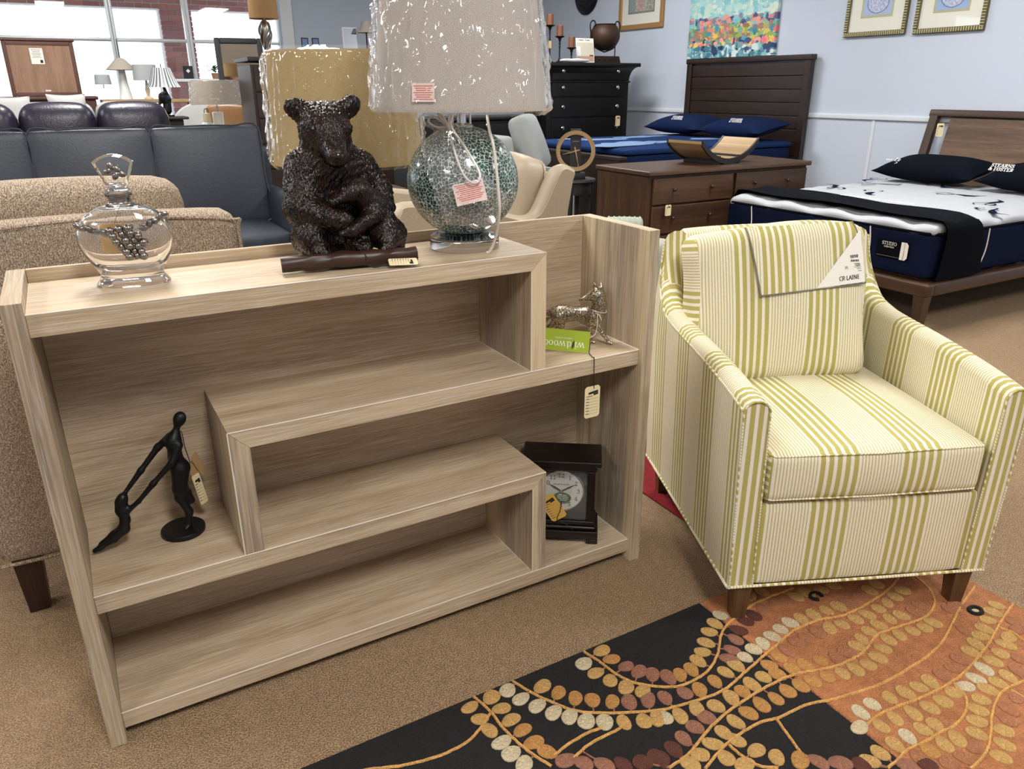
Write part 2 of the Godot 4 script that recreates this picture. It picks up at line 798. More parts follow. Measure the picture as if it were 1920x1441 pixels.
	var linen_bump := bumps(256, 256, func(x: int, y: int) -> float: return 0.5 + ln.get_noise_2d(x * 0.6, y * 9.0) * 0.3 + ln.get_noise_2d(x * 9.0 + 400.0, y * 0.6) * 0.3, 2.5)
	relief(mat("linen", Color.WHITE, 0.9, 0.0, stripe, Vector3(1, 1, 1)), linen_bump, 0.5)
	mat("serge", rgb(120, 118, 108), 0.9)
	# ---- tweed with upright ribs
	var tn := noise(81, 0.3, 2)
	var tn2 := noise(82, 0.05, 2)
	var tweed := picture(512, 512, func(x: int, y: int) -> Color:
		var k := 0.5 + tn.get_noise_2d(x * 0.9, y * 0.45) * 0.75 + tn2.get_noise_2d(x * 8.0, y * 0.6) * 0.5
		return rgb(112, 94, 78).lerp(rgb(216, 200, 178), clampf(k, 0.0, 1.0)))
	var tweed_n := bumps(512, 512, func(x: int, y: int) -> float: return 0.5 + tn.get_noise_2d(x * 0.9, y * 0.45) * 0.4 + tn2.get_noise_2d(x * 8.0, y * 0.6) * 0.3, 4.0)
	relief(mat("tweed", Color.WHITE, 0.95, 0.0, tweed, Vector3(2.4, 2.4, 1)), tweed_n, 1.0)
	# ---- leathers and cloths
	var hn := seamless(256, 91, 0.06, 4)
	var hide := bumps(256, 256, func(x: int, y: int) -> float: return hn[y * 256 + x] / 255.0, 2.0)
	for e in [["navy_leather", rgb(45, 51, 62), 0.48], ["plum_leather", rgb(42, 40, 56), 0.32], ["cream_leather", rgb(164, 149, 127), 0.5], ["tan_leather", rgb(140, 102, 64), 0.42]]:
		relief(mat(e[0], e[1], e[2]), hide, 0.35).uv1_triplanar = true
		M[e[0]].uv1_scale = Vector3(3, 3, 3)
	mat("navy_welt", rgb(44, 50, 62), 0.5)
	var wv := seamless(256, 95, 0.35, 2)
	var weave := bumps(256, 256, func(x: int, y: int) -> float: return wv[y * 256 + x] / 255.0, 3.0)
	var wvc := picture(256, 256, func(x: int, y: int) -> Color:
		var k := 0.8 + (wv[y * 256 + x] / 255.0 - 0.5) * 0.55
		return Color(k, k, k))
	for e in [["grey_weave", rgb(206, 212, 212)], ["beige_weave", rgb(200, 190, 176)], ["sage_weave", rgb(214, 222, 206)], ["white_weave", rgb(236, 236, 234)], ["navy_knit", rgb(28, 44, 84)], ["navy_cover", rgb(40, 66, 118)], ["sky_cover", rgb(150, 180, 224)], ["navy_side", rgb(22, 32, 62)], ["runner_cloth", rgb(14, 18, 27)], ["pillow_navy", rgb(15, 20, 33)], ["quilt_white", rgb(222, 226, 232)], ["burlap", rgb(226, 214, 196)], ["shade_linen", rgb(236, 226, 216)], ["shade_gold", rgb(232, 204, 140)], ["rattan", rgb(190, 152, 110)]]:
		relief(mat(e[0], e[1], 0.92, 0.0, wvc, Vector3(6, 6, 6)), weave, 0.6).uv1_triplanar = true
		M[e[0]].metallic_specular = 0.2
	for e in ["shade_linen", "shade_gold", "rattan"]:
		M[e].backlight_enabled = true
		M[e].backlight = Color(0.35, 0.3, 0.22)
	mat("piping_white", rgb(236, 232, 220), 0.7)
	# ---- metals, glass, plastic
	mat("chrome", rgb(225, 225, 228), 0.12, 1.0)
	mat("pewter", rgb(150, 146, 142), 0.28, 1.0)
	var sn := seamless(256, 99, 0.05, 4)
	var silver_tex := picture(256, 256, func(x: int, y: int) -> Color:
		var k := sn[y * 256 + x] / 255.0
		return rgb(104, 92, 76).lerp(rgb(238, 228, 208), clampf((k - 0.3) * 2.4, 0.0, 1.0)))
	var silver_n := bumps(256, 256, func(x: int, y: int) -> float: return sn[y * 256 + x] / 255.0, 4.0)
	relief(mat("silver_leaf", Color.WHITE, 0.26, 0.9, silver_tex, Vector3(14, 14, 14)), silver_n, 0.7).uv1_triplanar = true
	mat("black_iron", rgb(24, 25, 28), 0.42, 0.4)
	mat("gold_frame", rgb(176, 134, 84), 0.4, 0.3)
	mat("green_gold", rgb(186, 180, 140), 0.45, 0.2)
	mat("green_gold_base", rgb(96, 90, 56), 0.5, 0.2)
	var g := mat("glass", Color(1, 1, 1, 0.02), 0.0)
	g.transparency = BaseMaterial3D.TRANSPARENCY_ALPHA
	g.refraction_enabled = true
	g.refraction_scale = 0.05
	var pa := mat("pane", Color(0.96, 1.0, 0.99, 0.04), 0.02)
	pa.transparency = BaseMaterial3D.TRANSPARENCY_ALPHA
	var wr := mat("plastic_wrap", Color(1, 1, 1, 0.05), 0.04)
	wr.transparency = BaseMaterial3D.TRANSPARENCY_ALPHA
	wr.metallic_specular = 1.0
	var bg := mat("plastic_bag", Color(0.98, 0.97, 1.0, 0.06), 0.04)
	bg.transparency = BaseMaterial3D.TRANSPARENCY_ALPHA
	bg.metallic_specular = 1.0
	mat("clear_cord", rgb(226, 220, 208), 0.25)
	mat("mirror", rgb(225, 228, 230), 0.03, 1.0)
	# ---- carved resin of the bear
	var bn := noise(105, 0.02, 3)
	var resin := picture(512, 512, func(x: int, y: int) -> Color:
		var k := bn.get_noise_2d(x, y) * 0.9 + bn.get_noise_2d(x * 7.0, y * 1.2 + 400.0) * 0.4
		return rgb(15, 11, 10).lerp(rgb(72, 36, 24), clampf(k * 0.8 + 0.16, 0.0, 1.0)))
	var fur := bumps(512, 512, func(x: int, y: int) -> float: return 0.5 + bn.get_noise_2d(x * 6.0 + bn.get_noise_2d(x * 0.7, y * 0.7) * 60.0, y * 1.3) * 0.6, 6.0)
	relief(mat("bear_resin", Color.WHITE, 0.2, 0.0, resin, Vector3(4, 4, 4)), fur, 1.0).uv1_triplanar = true
	M.bear_resin.metallic_specular = 0.45
	mat("log_bark", rgb(70, 44, 34), 0.4, 0.0, ash, Vector3(0.5, 1, 1))
	# ---- crackled mosaic of the lamp globe
	var vo := noise(111, 0.045, 1, FastNoiseLite.TYPE_CELLULAR)
	vo.cellular_return_type = FastNoiseLite.RETURN_DISTANCE2_SUB
	vo.cellular_jitter = 1.0
	var vi := noise(111, 0.045, 1, FastNoiseLite.TYPE_CELLULAR)
	vi.cellular_return_type = FastNoiseLite.RETURN_CELL_VALUE
	var mosaic := picture(1400, 700, func(x: int, y: int) -> Color:
		var p := Vector3(cos(TAU * x / 1400.0), 0, sin(TAU * x / 1400.0)) * sin(PI * (y + 0.5) / 700.0)
		p.y = cos(PI * (y + 0.5) / 700.0)
		p *= 330.0
		var e := vo.get_noise_3dv(p) + 1.0
		var cv := vi.get_noise_3dv(p)
		var teal := rgb(12, 46, 45).lerp(rgb(30, 84, 80), clampf(cv * 0.5 + 0.5, 0.0, 1.0))
		return rgb(222, 226, 216).lerp(teal, clampf((e - 0.05) * 13.0, 0.0, 1.0)))
	var mo := mat("mosaic", Color.WHITE, 0.16, 0.0, mosaic)
	mo.clearcoat_enabled = true
	mo.clearcoat = 0.6
	# ---- small things
	mat("bear_nose", rgb(34, 22, 20), 0.2)
	mat("paper", rgb(240, 238, 230), 0.8)
	mat("tag_card", rgb(232, 216, 172), 0.8)
	mat("tag_yellow", rgb(234, 186, 88), 0.8)
	mat("manila", rgb(196, 160, 112), 0.8)
	mat("lime_card", rgb(158, 180, 44), 0.45)
	mat("ink", rgb(34, 34, 36), 0.8)
	mat("grey_ink", rgb(120, 116, 108), 0.8)
	mat("red_ink", rgb(206, 96, 88), 0.8)
	mat("pink_paper", rgb(236, 214, 206), 0.8)
	mat("white_ink", rgb(236, 236, 232), 0.7)
	mat("string_white", rgb(222, 216, 204), 0.7)
	mat("string_black", rgb(30, 26, 26), 0.7)
	mat("leaf_ink", rgb(30, 62, 24), 0.6)
	mat("dial", rgb(226, 226, 218), 0.5)
	mat("green_sticker", rgb(36, 92, 58), 0.5)
	mat("candle_wax", rgb(112, 70, 48), 0.5)
	mat("pot_iron", rgb(66, 46, 36), 0.55, 0.4)
	mat("foliage", rgb(60, 110, 60), 0.6)
	mat("clay", rgb(150, 120, 96), 0.8)
	mat("fiesta_dark", rgb(58, 54, 52), 0.6)
	mat("black_satin", rgb(30, 30, 33), 0.5)
	mat("concrete", rgb(205, 203, 196), 0.9)
	mat("mortar", rgb(200, 190, 184), 0.9)
	for k in 4:
		mat("brick_%d" % k, [rgb(166, 84, 76), rgb(150, 74, 68), rgb(178, 98, 88), rgb(160, 90, 92)][k], 0.9)
	mat("lamp_glass", Color(0.8, 0.88, 0.86, 0.25), 0.1).transparency = BaseMaterial3D.TRANSPARENCY_ALPHA
	mat("ceramic_white", rgb(226, 228, 224), 0.25)
	mat("ceramic_sand", rgb(200, 184, 150), 0.5)
	var em := mat("light_panel", rgb(255, 255, 255), 0.5)
	em.emission_enabled = true
	em.emission = rgb(255, 252, 244)
	em.emission_energy_multiplier = 3.0


# ------------------------------------------------------------------ the room
const WALL_X := 6.42
const FAR_Z := -9.5
const CEIL := 3.2


func room() -> void:
	var s := bx(Vector3(14.0, 0.2, 16.0), 0.0, Vector3(-0.5, -0.1, -2.0))
	s.uvf = flat_uv()
	struct("floor", s, M.carpet)
	struct("ceiling", bx(Vector3(14.0, 0.15, 16.0), 0.0, Vector3(-0.5, CEIL + 0.075, -2.0)), M.ceiling_white)
	struct("wall_right", bx(Vector3(0.2, CEIL, 16.0), 0.0, Vector3(WALL_X + 0.1, CEIL / 2, -2.0)), M.wall_paint)
	struct("wall_left", bx(Vector3(0.2, CEIL, 16.0), 0.0, Vector3(-7.4, CEIL / 2, -2.0)), M.wall_paint)
	struct("wall_front", bx(Vector3(14.0, CEIL, 0.2), 0.0, Vector3(-0.5, CEIL / 2, 5.9)), M.wall_paint)
	# far wall: solid from x = 2.95 to the corner, a low sill and a head over the shop windows
	var w := Sh.new()
	box2(w, Vector3(2.98, 0, FAR_Z - 0.2), Vector3(WALL_X + 0.2, CEIL, FAR_Z))
	box2(w, Vector3(-7.4, 0, FAR_Z - 0.2), Vector3(2.98, 0.55, FAR_Z))
	box2(w, Vector3(-7.4, 2.75, FAR_Z - 0.2), Vector3(2.98, CEIL, FAR_Z))
	struct("wall_back", w, M.wall_paint)
	# shop windows: frames, muntins and panes
	var xs := [-6.4, -4.55, -2.7, -0.87, 0.96, 1.81, 2.95]
	for i in 6:
		var x0: float = xs[i]
		var x1: float = xs[i + 1]
		var win := Node3D.new()
		win.name = "window_%d" % (i + 1)
		add_child(win)
		win.set_meta("kind", "structure")
		win.position = Vector3((x0 + x1) / 2, 0.55, FAR_Z - 0.1)
		var hw := (x1 - x0) / 2
		for e in [[-hw, -hw + 0.035], [hw - 0.035, hw]]:
			part(win, "jamb", box2(Sh.new(), Vector3(e[0], 0, -0.05), Vector3(e[1], 2.2, 0.05), 0.004), M.aluminium)
		for y in [[0.0, 0.05], [1.27, 1.31], [2.13, 2.2]]:
			part(win, "rail", box2(Sh.new(), Vector3(-hw + 0.035, y[0], -0.045), Vector3(hw - 0.035, y[1], 0.045), 0.004), M.aluminium)
		for y in [[0.05, 1.27], [1.31, 2.13]]:
			part(win, "pane", box2(Sh.new(), Vector3(-hw + 0.035, y[0], -0.004), Vector3(hw - 0.035, y[1], 0.004)), M.pane)
	struct("trim_1", box2(Sh.new(), Vector3(2.95, 0.0, FAR_Z), Vector3(3.10, CEIL, FAR_Z + 0.03), 0.004), M.white_paint)
	# wainscot on the right wall: cap rail, upright battens, baseboard
	struct("trim_2", box2(Sh.new(), Vector3(WALL_X - 0.02, 1.015, FAR_Z), Vector3(WALL_X, 1.055, 5.8), 0.004), M.trim_paint)
	var k := 3
	for z in [-6.75, -5.55, -4.33, -3.115, -1.9, -0.7, 0.5]:
		struct("trim_%d" % k, box2(Sh.new(), Vector3(WALL_X - 0.008, 0.1, z - 0.016), Vector3(WALL_X, 1.015, z + 0.016), 0.002), M.trim_paint)
		k += 1
	struct("baseboard_right", box2(Sh.new(), Vector3(WALL_X - 0.014, 0, FAR_Z), Vector3(WALL_X, 0.1, 5.8), 0.003), M.trim_paint)


func troffers() -> void:
	var k := 0
	for x in LAMP_X:
		for z in LAMP_Z:
			var t := thing("ceiling_light", "recessed fluorescent ceiling panel out of view above the showroom", "ceiling light", Vector3(x, CEIL - 0.012, z), 0.0, "fluorescent ceiling panels above the showroom")
			var fr := Sh.new()
			for e in [[-0.31, -0.61, 0.31, -0.59], [-0.31, 0.59, 0.31, 0.61], [-0.31, -0.59, -0.29, 0.59], [0.29, -0.59, 0.31, 0.59]]:
				box2(fr, Vector3(e[0], -0.012, e[1]), Vector3(e[2], 0.012, e[3]), 0.002)
			part(t, "frame", fr, M.white_paint)
			part(t, "diffuser", box2(Sh.new(), Vector3(-0.29, -0.004, -0.59), Vector3(0.29, 0.008, 0.59)), M.light_panel)
			var l := AreaLight3D.new()
			l.name = "panel_light"
			l.area_size = Vector2(0.58, 1.18)
			l.light_energy = LAMP_ENERGY
			l.light_color = rgb(255, 253, 250)
			l.area_range = 20.0
			l.area_attenuation = 2.0
			l.shadow_enabled = true
			l.position = Vector3(0, -0.02, 0)
			l.rotation.x = -PI / 2
			t.add_child(l)
			k += 1


func outdoors() -> void:
	struct("ground", bx(Vector3(80, 0.2, 50), 0.0, Vector3(0, -0.15, FAR_Z - 25.3)), M.concrete)
	# arcade: brick pier and brick beam in front of the shop windows, roof slab between beam and wall
	struct("arcade_roof", bx(Vector3(22, 0.2, 2.4), 0.0, Vector3(-2, 3.35, FAR_Z - 1.4)), M.ceiling_white)
	var bl := 0.203
	var bh := 0.0575
	var brick := box(Sh.new(), Vector3.ZERO, Vector3(bl, bh, 0.1), 0.004).mesh()
	var half := box(Sh.new(), Vector3.ZERO, Vector3(bl / 2 - 0.005, bh, 0.1), 0.004).mesh()
	var pier := thing("brick_pier", "red brick pier of the arcade outside the shop window", "pillar", Vector3(1.93, -0.05, FAR_Z - 1.9))
	part(pier, "core", bx(Vector3(0.40, 2.45, 0.4), 0.0, Vector3(0, 1.225, -0.06)), M.mortar)
	for c in 36:
		var y := 0.035 + c * 0.0677
		var xs := [-0.1065, 0.1065]
		if c % 2 == 1:
			xs = [-0.16, 0.0, 0.16]
		for i in xs.size():
			var whole: bool = c % 2 == 0 or i == 1
			part(pier, "brick", brick if whole else half, M["brick_%d" % rng.randi_range(0, 3)], spot(Vector3(xs[i], y, 0.11 + rng.randf() * 0.004)))
	var beam := thing("brick_beam", "red brick beam across the top of the shop windows outside", "beam", Vector3(0, 2.33, FAR_Z - 1.9))
	part(beam, "core", bx(Vector3(12.0, 0.9, 0.3), 0.0, Vector3(-1.0, 0.45, 0.0)), M.mortar)
	for c in 5:
		for i in 28:
			var x := -2.1 + i * 0.213 + (0.1065 if c % 2 else 0.0)
			part(beam, "brick", brick, M["brick_%d" % rng.randi_range(0, 3)], spot(Vector3(x, 0.033 + c * 0.0677, 0.11 + rng.randf() * 0.004)))
	# a shrub across the forecourt
	for e in [[Vector3(5.3, -0.05, -19.5), 1.45, "pale green shrub outside, seen through the window beside the brick pier"], [Vector3(-2.5, -0.05, -24.0), 1.3, "green shrub far across the forecourt left of the pier"]]:
		var sh := thing("shrub", e[2], "shrub", e[0])
		var lf := Sh.new()
		for i in 420:
			var d := Vector3(rng.randfn(), rng.randfn() * 0.7, rng.randfn()).normalized() * (0.35 + rng.randf() * 0.5)
			d.y += e[1] - 0.5
			var n := Vector3(rng.randfn(), rng.randfn(), rng.randfn()).normalized()
			var u := n.cross(Vector3.UP).normalized() * 0.09
			var w := n.cross(u).normalized() * 0.05
			lf.face([d - u, d - w, d + u, d + w])
		var fo := part(sh, "foliage", lf, M.foliage)
		fo.set_meta("kind", "stuff")
		part(sh, "stem", tube(Sh.new(), [Vector3.ZERO, Vector3(0.02, 0.5, 0), Vector3(0, 1.0, 0.03)], [0.05, 0.04, 0.02]), M.dark_leg)


# ------------------------------------------------------------------ bookcase
func bookcase() -> void:
	var W := 1.4056
	var H := 0.9653
	var D := 0.3036
	var T := 0.0328
	var S := 0.0408
	var y1 := 0.940
	var y2 := 0.650
	var y3 := 0.3617
	var y4 := 0.0674
	var xa := 1.0814
	var xb := 0.3248
	var xc := 1.089
	var f := -0.017
	var k := -D + 0.014
	var b := thing("stepped_bookcase", "low whitewashed oak bookcase with stepped shelves beside the striped armchair", "bookcase", Vector3.ZERO)
	for x in [0.0, W - T]:
		var s := box2(Sh.new(), Vector3(x, 0, -D), Vector3(x + T, H, 0), 0.0012)
		s.uvf = wood_uv(1)
		part(b, "side_panel", s, M.stave)
	var s := box2(Sh.new(), Vector3(T + 0.0005, 0.028, -D), Vector3(W - T - 0.0005, H, -D + 0.013), 0.001)
	s.uvf = wood_uv(0)
	part(b, "back_panel", s, M.oak)
	var slab := func(called: String, poly: Array, g: int, m: Material) -> void:
		var q := prism(Sh.new(), poly, k, f)
		q.uvf = wood_uv(g)
		q.crease = 0.9
		part(b, called, q, m)
	var e := 0.0006
	slab.call("shelf", [Vector2(T + e, y1 - S), Vector2(xa - S, y1 - S), Vector2(xa - e, y1 - e), Vector2(xa - e, y1), Vector2(T + e, y1)], 0, M.oak)
	slab.call("divider", [Vector2(xa - S, y2 + e), Vector2(xa, y2 + e), Vector2(xa, y1 - e * 2), Vector2(xa - S, y1 - S - e)], 1, M.stave)
	slab.call("shelf", [Vector2(xb + S, y2 - S), Vector2(W - T - e, y2 - S), Vector2(W - T - e, y2), Vector2(xb + e, y2), Vector2(xb + e, y2 - e)], 0, M.oak)
	slab.call("divider", [Vector2(xb, y3 + e), Vector2(xb + S, y3 + e), Vector2(xb + S, y2 - S - e), Vector2(xb, y2 - e * 2)], 1, M.stave)
	slab.call("shelf", [Vector2(T + e, y3 - S), Vector2(xc - S, y3 - S), Vector2(xc - e, y3 - e), Vector2(xc - e, y3), Vector2(T + e, y3)], 0, M.oak)
	slab.call("divider", [Vector2(xc - S, y4 + e), Vector2(xc, y4 + e), Vector2(xc, y3 - e * 2), Vector2(xc - S, y3 - S - e)], 1, M.stave)
	# white lime left along the front edges
	for q in [[[T, y1], [xa - 0.001, y1]], [[xb + 0.001, y2], [W - T, y2]], [[T, y3], [xc - 0.001, y3]], [[T, y4], [W - T, y4]], [[xa - S, y2], [xa - S, y1 - S]], [[xb, y3], [xb, y2]], [[xc - S, y4], [xc - S, y3 - S]]]:
		part(b, "limed_edge", tube(Sh.new(), [Vector3(q[0][0], q[0][1] - 0.0006, f - 0.0002), Vector3(q[1][0], q[1][1] - 0.0006, f - 0.0002)], 0.0013, 6), M.limewash)
	for q in [[xa - S, y2], [xc - S, y4], [W - T, y2], [W - T, y4]]:
		part(b, "limed_edge", tube(Sh.new(), [Vector3(q[0], q[1] + 0.0003, f - 0.001), Vector3(q[0], q[1] + 0.0003, k + 0.001)], 0.0009, 6), M.limewash)
	slab.call("shelf", [Vector2(T + e, y4 - S), Vector2(W - T - e, y4 - S), Vector2(W - T - e, y4), Vector2(T + e, y4)], 0, M.oak)


# ------------------------------------------------------------------ striped armchair (front at local z = 0)
func stripe_uv(kind: int, off := 0.0) -> Callable:
	# kind 0: stripes up and over, spaced along x; 1: spaced along z on the sides, along x in front
	return func(p: Vector3, n: Vector3) -> Vector2:
		var a := n.abs()
		if kind == 1:
			if a.z > 0.75:
				return Vector2((absf(p.x) - 0.312) / 0.21, p.y / 0.105)
			return Vector2((p.z + off) / 0.21, (p.y + p.x) / 0.105)
		if a.x > 0.75:
			return Vector2((p.y if kind == 0 else p.z) / 0.21, p.z / 0.105)
		return Vector2((p.x - off) / 0.21, (p.y - p.z) / 0.105)


func striped_chair() -> void:
	var c := thing("striped_armchair", "yellow and cream striped armchair with loose cushions on the leaf rug", "armchair", Vector3(1.7155, 0, 0.491), deg_to_rad(-23.47))
	var m: Material = M.linen
	var prof := [[0.0, 0.628], [-0.08, 0.640], [-0.20, 0.652], [-0.34, 0.661], [-0.48, 0.667], [-0.58, 0.675], [-0.65, 0.695], [-0.70, 0.735], [-0.735, 0.79], [-0.75, 0.84], [-0.757, 0.885]]
	for sd in [-1.0, 1.0]:
		# outline of the arm in side view, swept across its width with a rounded top
		var st := []
		for e in prof:
			st.append(Vector2(e[0], e[1]))
		st = curve(st, 4)
		var n := st.size()
		var sec := 18
		var s := Sh.new()
		var ring := func(i: int, j: int) -> Vector3:
			var z: float = st[i].x
			var y: float = st[i].y
			var up := clampf((-z - 0.6) / 0.16, 0.0, 1.0)
			var w := 0.032 + 0.004 * up
			var lean := 0.012 * clampf((y - 0.12) / 0.5, 0.0, 1.0)
			# section: up the outside, over, down the inside
			var q := Vector2.ZERO
			var u := float(j) / (sec - 1)
			if u < 0.35:
				q = Vector2(w, lerpf(0.12, y - w * 0.8, u / 0.35))
			elif u > 0.65:
				q = Vector2(-w, lerpf(y - w * 0.8, 0.12, (u - 0.65) / 0.35))
			else:
				var a := PI * (u - 0.35) / 0.3
				q = Vector2(cos(a) * w, y - w * 0.8 + sin(a) * w * 0.8)
			var hh := (q.y - 0.12) / 0.5
			return Vector3(sd * (0.312 + q.x * (1.0 - 0.06 * (1.0 - hh)) + 0.012 * clampf(hh, 0.0, 1.2) - 0.035 * up * clampf(hh - 0.9, 0.0, 1.0) / 0.6), q.y, z)
		if sd > 0:
			grid(s, n, sec, ring)
		else:
			grid(s, n, sec, func(i: int, j: int) -> Vector3: return ring.call(i, sec - 1 - j))
		# front panel and rear panel
		var fr := []
		var bk := []
		for j in sec:
			fr.append(ring.call(0, j))
			bk.append(ring.call(n - 1, j))
		if sd < 0:
			fr.reverse()
			bk.reverse()
		var cen: Vector3 = (fr[0] + fr[sec - 1]) * 0.5 + Vector3(0, 0.3, 0.004)
		for j in sec - 1:
			s.face([cen, fr[j], fr[j + 1]])
			s.face([Vector3(cen.x, 0.5, -0.76), bk[j + 1], bk[j]])
		s.face([cen, fr[sec - 1], fr[0]])
		s.uvf = stripe_uv(1, 0.02)
		s.crease = 0.5
		part(c, "arm", s, m)
		# welts: along the outer top edge, round the front panel, along the hem
		var wl := []
		for i in n:
			wl.append(ring.call(i, 6) + Vector3(sd * 0.001, 0.002, 0))
		var ws := tube(Sh.new(), wl, 0.0028, 6)
		var fw := []
		for j in sec:
			fw.append(ring.call(0, j) + Vector3(0, 0, 0.002))
		tube(ws, fw, 0.0024, 6)
		tube(ws, [Vector3(sd * 0.346, 0.122, 0.0), Vector3(sd * 0.346, 0.122, -0.40), Vector3(sd * 0.346, 0.122, -0.757)], 0.004, 6)
		ws.uvf = func(p: Vector3, _n: Vector3) -> Vector2: return Vector2((p.z + p.y) / 0.21, p.x)
		part(c, "welt", ws, m)
	# seat box with front border
	var s2 := stuffed(Sh.new(), Vector3(0, 0.237, -0.375), Vector3(0.575, 0.235, 0.742), 0.012, Vector3(0, 0, 0.004), 8)
	s2.uvf = stripe_uv(0, 0.105)
	part(c, "seat_box", s2, m)
	var hw := tube(Sh.new(), [Vector3(-0.345, 0.122, 0.001), Vector3(0, 0.122, 0.003), Vector3(0.345, 0.122, 0.001)], 0.004, 6)
	hw.uvf = func(p: Vector3, _n: Vector3) -> Vector2: return Vector2(p.x / 0.21, p.y)
	part(c, "welt", hw, m)
	# back
	var bkf := stuffed(Sh.new(), Vector3(0, 0.503, -0.735), Vector3(0.575, 0.76, 0.075), 0.032, Vector3(0, 0.012, 0.008), 12, func(p: Vector3) -> Vector3: return p + Vector3(0, 0, -0.05 * (p.y / 0.39)))
	bkf.uvf = stripe_uv(0, 0.105)
	part(c, "back_frame", bkf, m)
	# loose seat cushion
	var sc := stuffed(Sh.new(), Vector3(0, 0.424, -0.292), Vector3(0.555, 0.132, 0.59), 0.022, Vector3(0.006, 0.022, 0.008), 16)
	sc.uvf = stripe_uv(0, 0.105)
	var so := part(c, "seat_cushion", sc, m)
	var pip := Sh.new()
	for y in [0.482, 0.366]:
		tube(pip, [Vector3(-0.27, y, -0.2), Vector3(-0.272, y, -0.01), Vector3(-0.262, y, -0.001), Vector3(0, y, 0.007), Vector3(0.262, y, -0.001), Vector3(0.272, y, -0.01), Vector3(0.27, y, -0.2)], 0.0025, 6)
	pip.uvf = func(p: Vector3, _n: Vector3) -> Vector2: return Vector2((p.x - 0.105) / 0.21, p.y)
	part(so, "piping", pip, m)
	# loose back cushion, leaning on the back
	var tilt := Basis(Vector3.RIGHT, deg_to_rad(-12))
	var bc := stuffed(Sh.new(), Vector3.ZERO, Vector3(0.515, 0.445, 0.16), 0.04, Vector3(0.008, 0.012, 0.03), 18, func(p: Vector3) -> Vector3:
		var g := Vector2(p.x / 0.257, p.y / 0.222)
		return p + Vector3(0.004 * sin(p.y * 22.0), -0.010 * g.x * g.x * maxf(0.0, g.y) + 0.008 * sin(p.x * 9.0) * maxf(0.0, g.y), 0.004 * sin(p.x * 16.0 + p.y * 8.0)))
	bc.uvf = stripe_uv(0, 0.105)
	var xf := Transform3D(tilt * Basis(Vector3.BACK, deg_to_rad(1.2)), Vector3(-0.045, 0.696, -0.576))
	part(c, "back_cushion", bc, m, xf)
	# legs
	for e in [[-0.300, -0.03], [0.300, -0.03], [-0.300, -0.70], [0.300, -0.70]]:
		var l := Sh.new()
		var y0 := 0.0125 if e[1] > -0.2 else 0.0092
		grid(l, 2, 4, func(i: int, j: int) -> Vector3:
			var h := 0.024 if i == 1 else 0.017
			var q := [Vector2(-1, -1), Vector2(-1, 1), Vector2(1, 1), Vector2(1, -1)]
			return Vector3(e[0] + q[j].x * h, y0 if i == 0 else 0.125, e[1] + q[j].y * h), false, true)
		l.face([Vector3(e[0] - 0.017, y0, e[1] - 0.017), Vector3(e[0] + 0.017, y0, e[1] - 0.017), Vector3(e[0] + 0.017, y0, e[1] + 0.017), Vector3(e[0] - 0.017, y0, e[1] + 0.017)])
		l.uvf = wood_uv(1)
		part(c, "leg", l, M.leg_wood)
	# fabric sample hung over the back cushion: follows its front face
	var nrm := xf.basis
	var sw := thing("fabric_swatch", "striped fabric sample with white corner label over the armchair back cushion", "fabric sample", c.position, c.rotation.y)
	var lay := func(u: float, v: float, lift: float) -> Vector3:
		# u, v in cushion axes
		var gx := u / 0.257
		var gy := v / 0.222
		var z := 0.08 + 0.03 * maxf(0.0, 1.0 - gx * gx) * maxf(0.0, 1.0 - gy * gy)
		if v > 0.175:
			var q := clampf((v - 0.175) / 0.055, 0.0, 1.0)
			z -= 0.030 * (1.0 - sqrt(maxf(0.0, 1.0 - q * q)))
		return xf * Vector3(u, v, z + lift)
	var corner := [Vector2(-0.115, 0.222), Vector2(-0.085, 0.030), Vector2(0.238, 0.049), Vector2(0.205, 0.226)]
	var pt := func(i: float, j: float) -> Vector2: return (corner[0] as Vector2).lerp(corner[3], i).lerp((corner[1] as Vector2).lerp(corner[2], i), j)
	var cl := Sh.new()
	grid(cl, 15, 13, func(i: int, j: int) -> Vector3:
		var q: Vector2 = pt.call(i / 14.0, 1.0 - j / 12.0)
		return lay.call(q.x, q.y, 0.006 + 0.0015 * sin(i * 0.9)))
	grid(cl, 15, 13, func(i: int, j: int) -> Vector3:
		var q: Vector2 = pt.call(1.0 - i / 14.0, 1.0 - j / 12.0)
		return lay.call(q.x, q.y, 0.0045 + 0.0015 * sin((14 - i) * 0.9)))
	var inv := xf.affine_inverse()
	cl.uvf = func(p: Vector3, _n: Vector3) -> Vector2:
		var q := inv * p
		return Vector2((q.x + 0.03) / 0.21, q.y / 0.105)
	part(sw, "cloth", cl, M.linen)
	var ed := []
	for k in 13:
		ed.append(lay.call(pt.call(0.0, k / 12.0).x, pt.call(0.0, k / 12.0).y, 0.006))
	for k in 15:
		ed.append(lay.call(pt.call(k / 14.0, 1.0).x, pt.call(k / 14.0, 1.0).y, 0.0065))
	for k in 13:
		ed.append(lay.call(pt.call(1.0, 1.0 - k / 12.0).x, pt.call(1.0, 1.0 - k / 12.0).y, 0.006))
	part(sw, "serged_edge", tube(Sh.new(), ed, 0.0022, 6), M.serge, Transform3D(), "grey overlocked edge of the sample")
	# triangular label in its lower right corner
	var la := Sh.new()
	var tri := func(a: float, e: float) -> Vector3:
		# a along the bottom from the right corner, e up the right edge
		var p0 := Vector2(0.236, 0.053)
		var q := p0 + Vector2(-0.158, -0.010) * a + Vector2(-0.018, 0.148) * e
		return lay.call(q.x, q.y, 0.0085)
	var n2 := 8
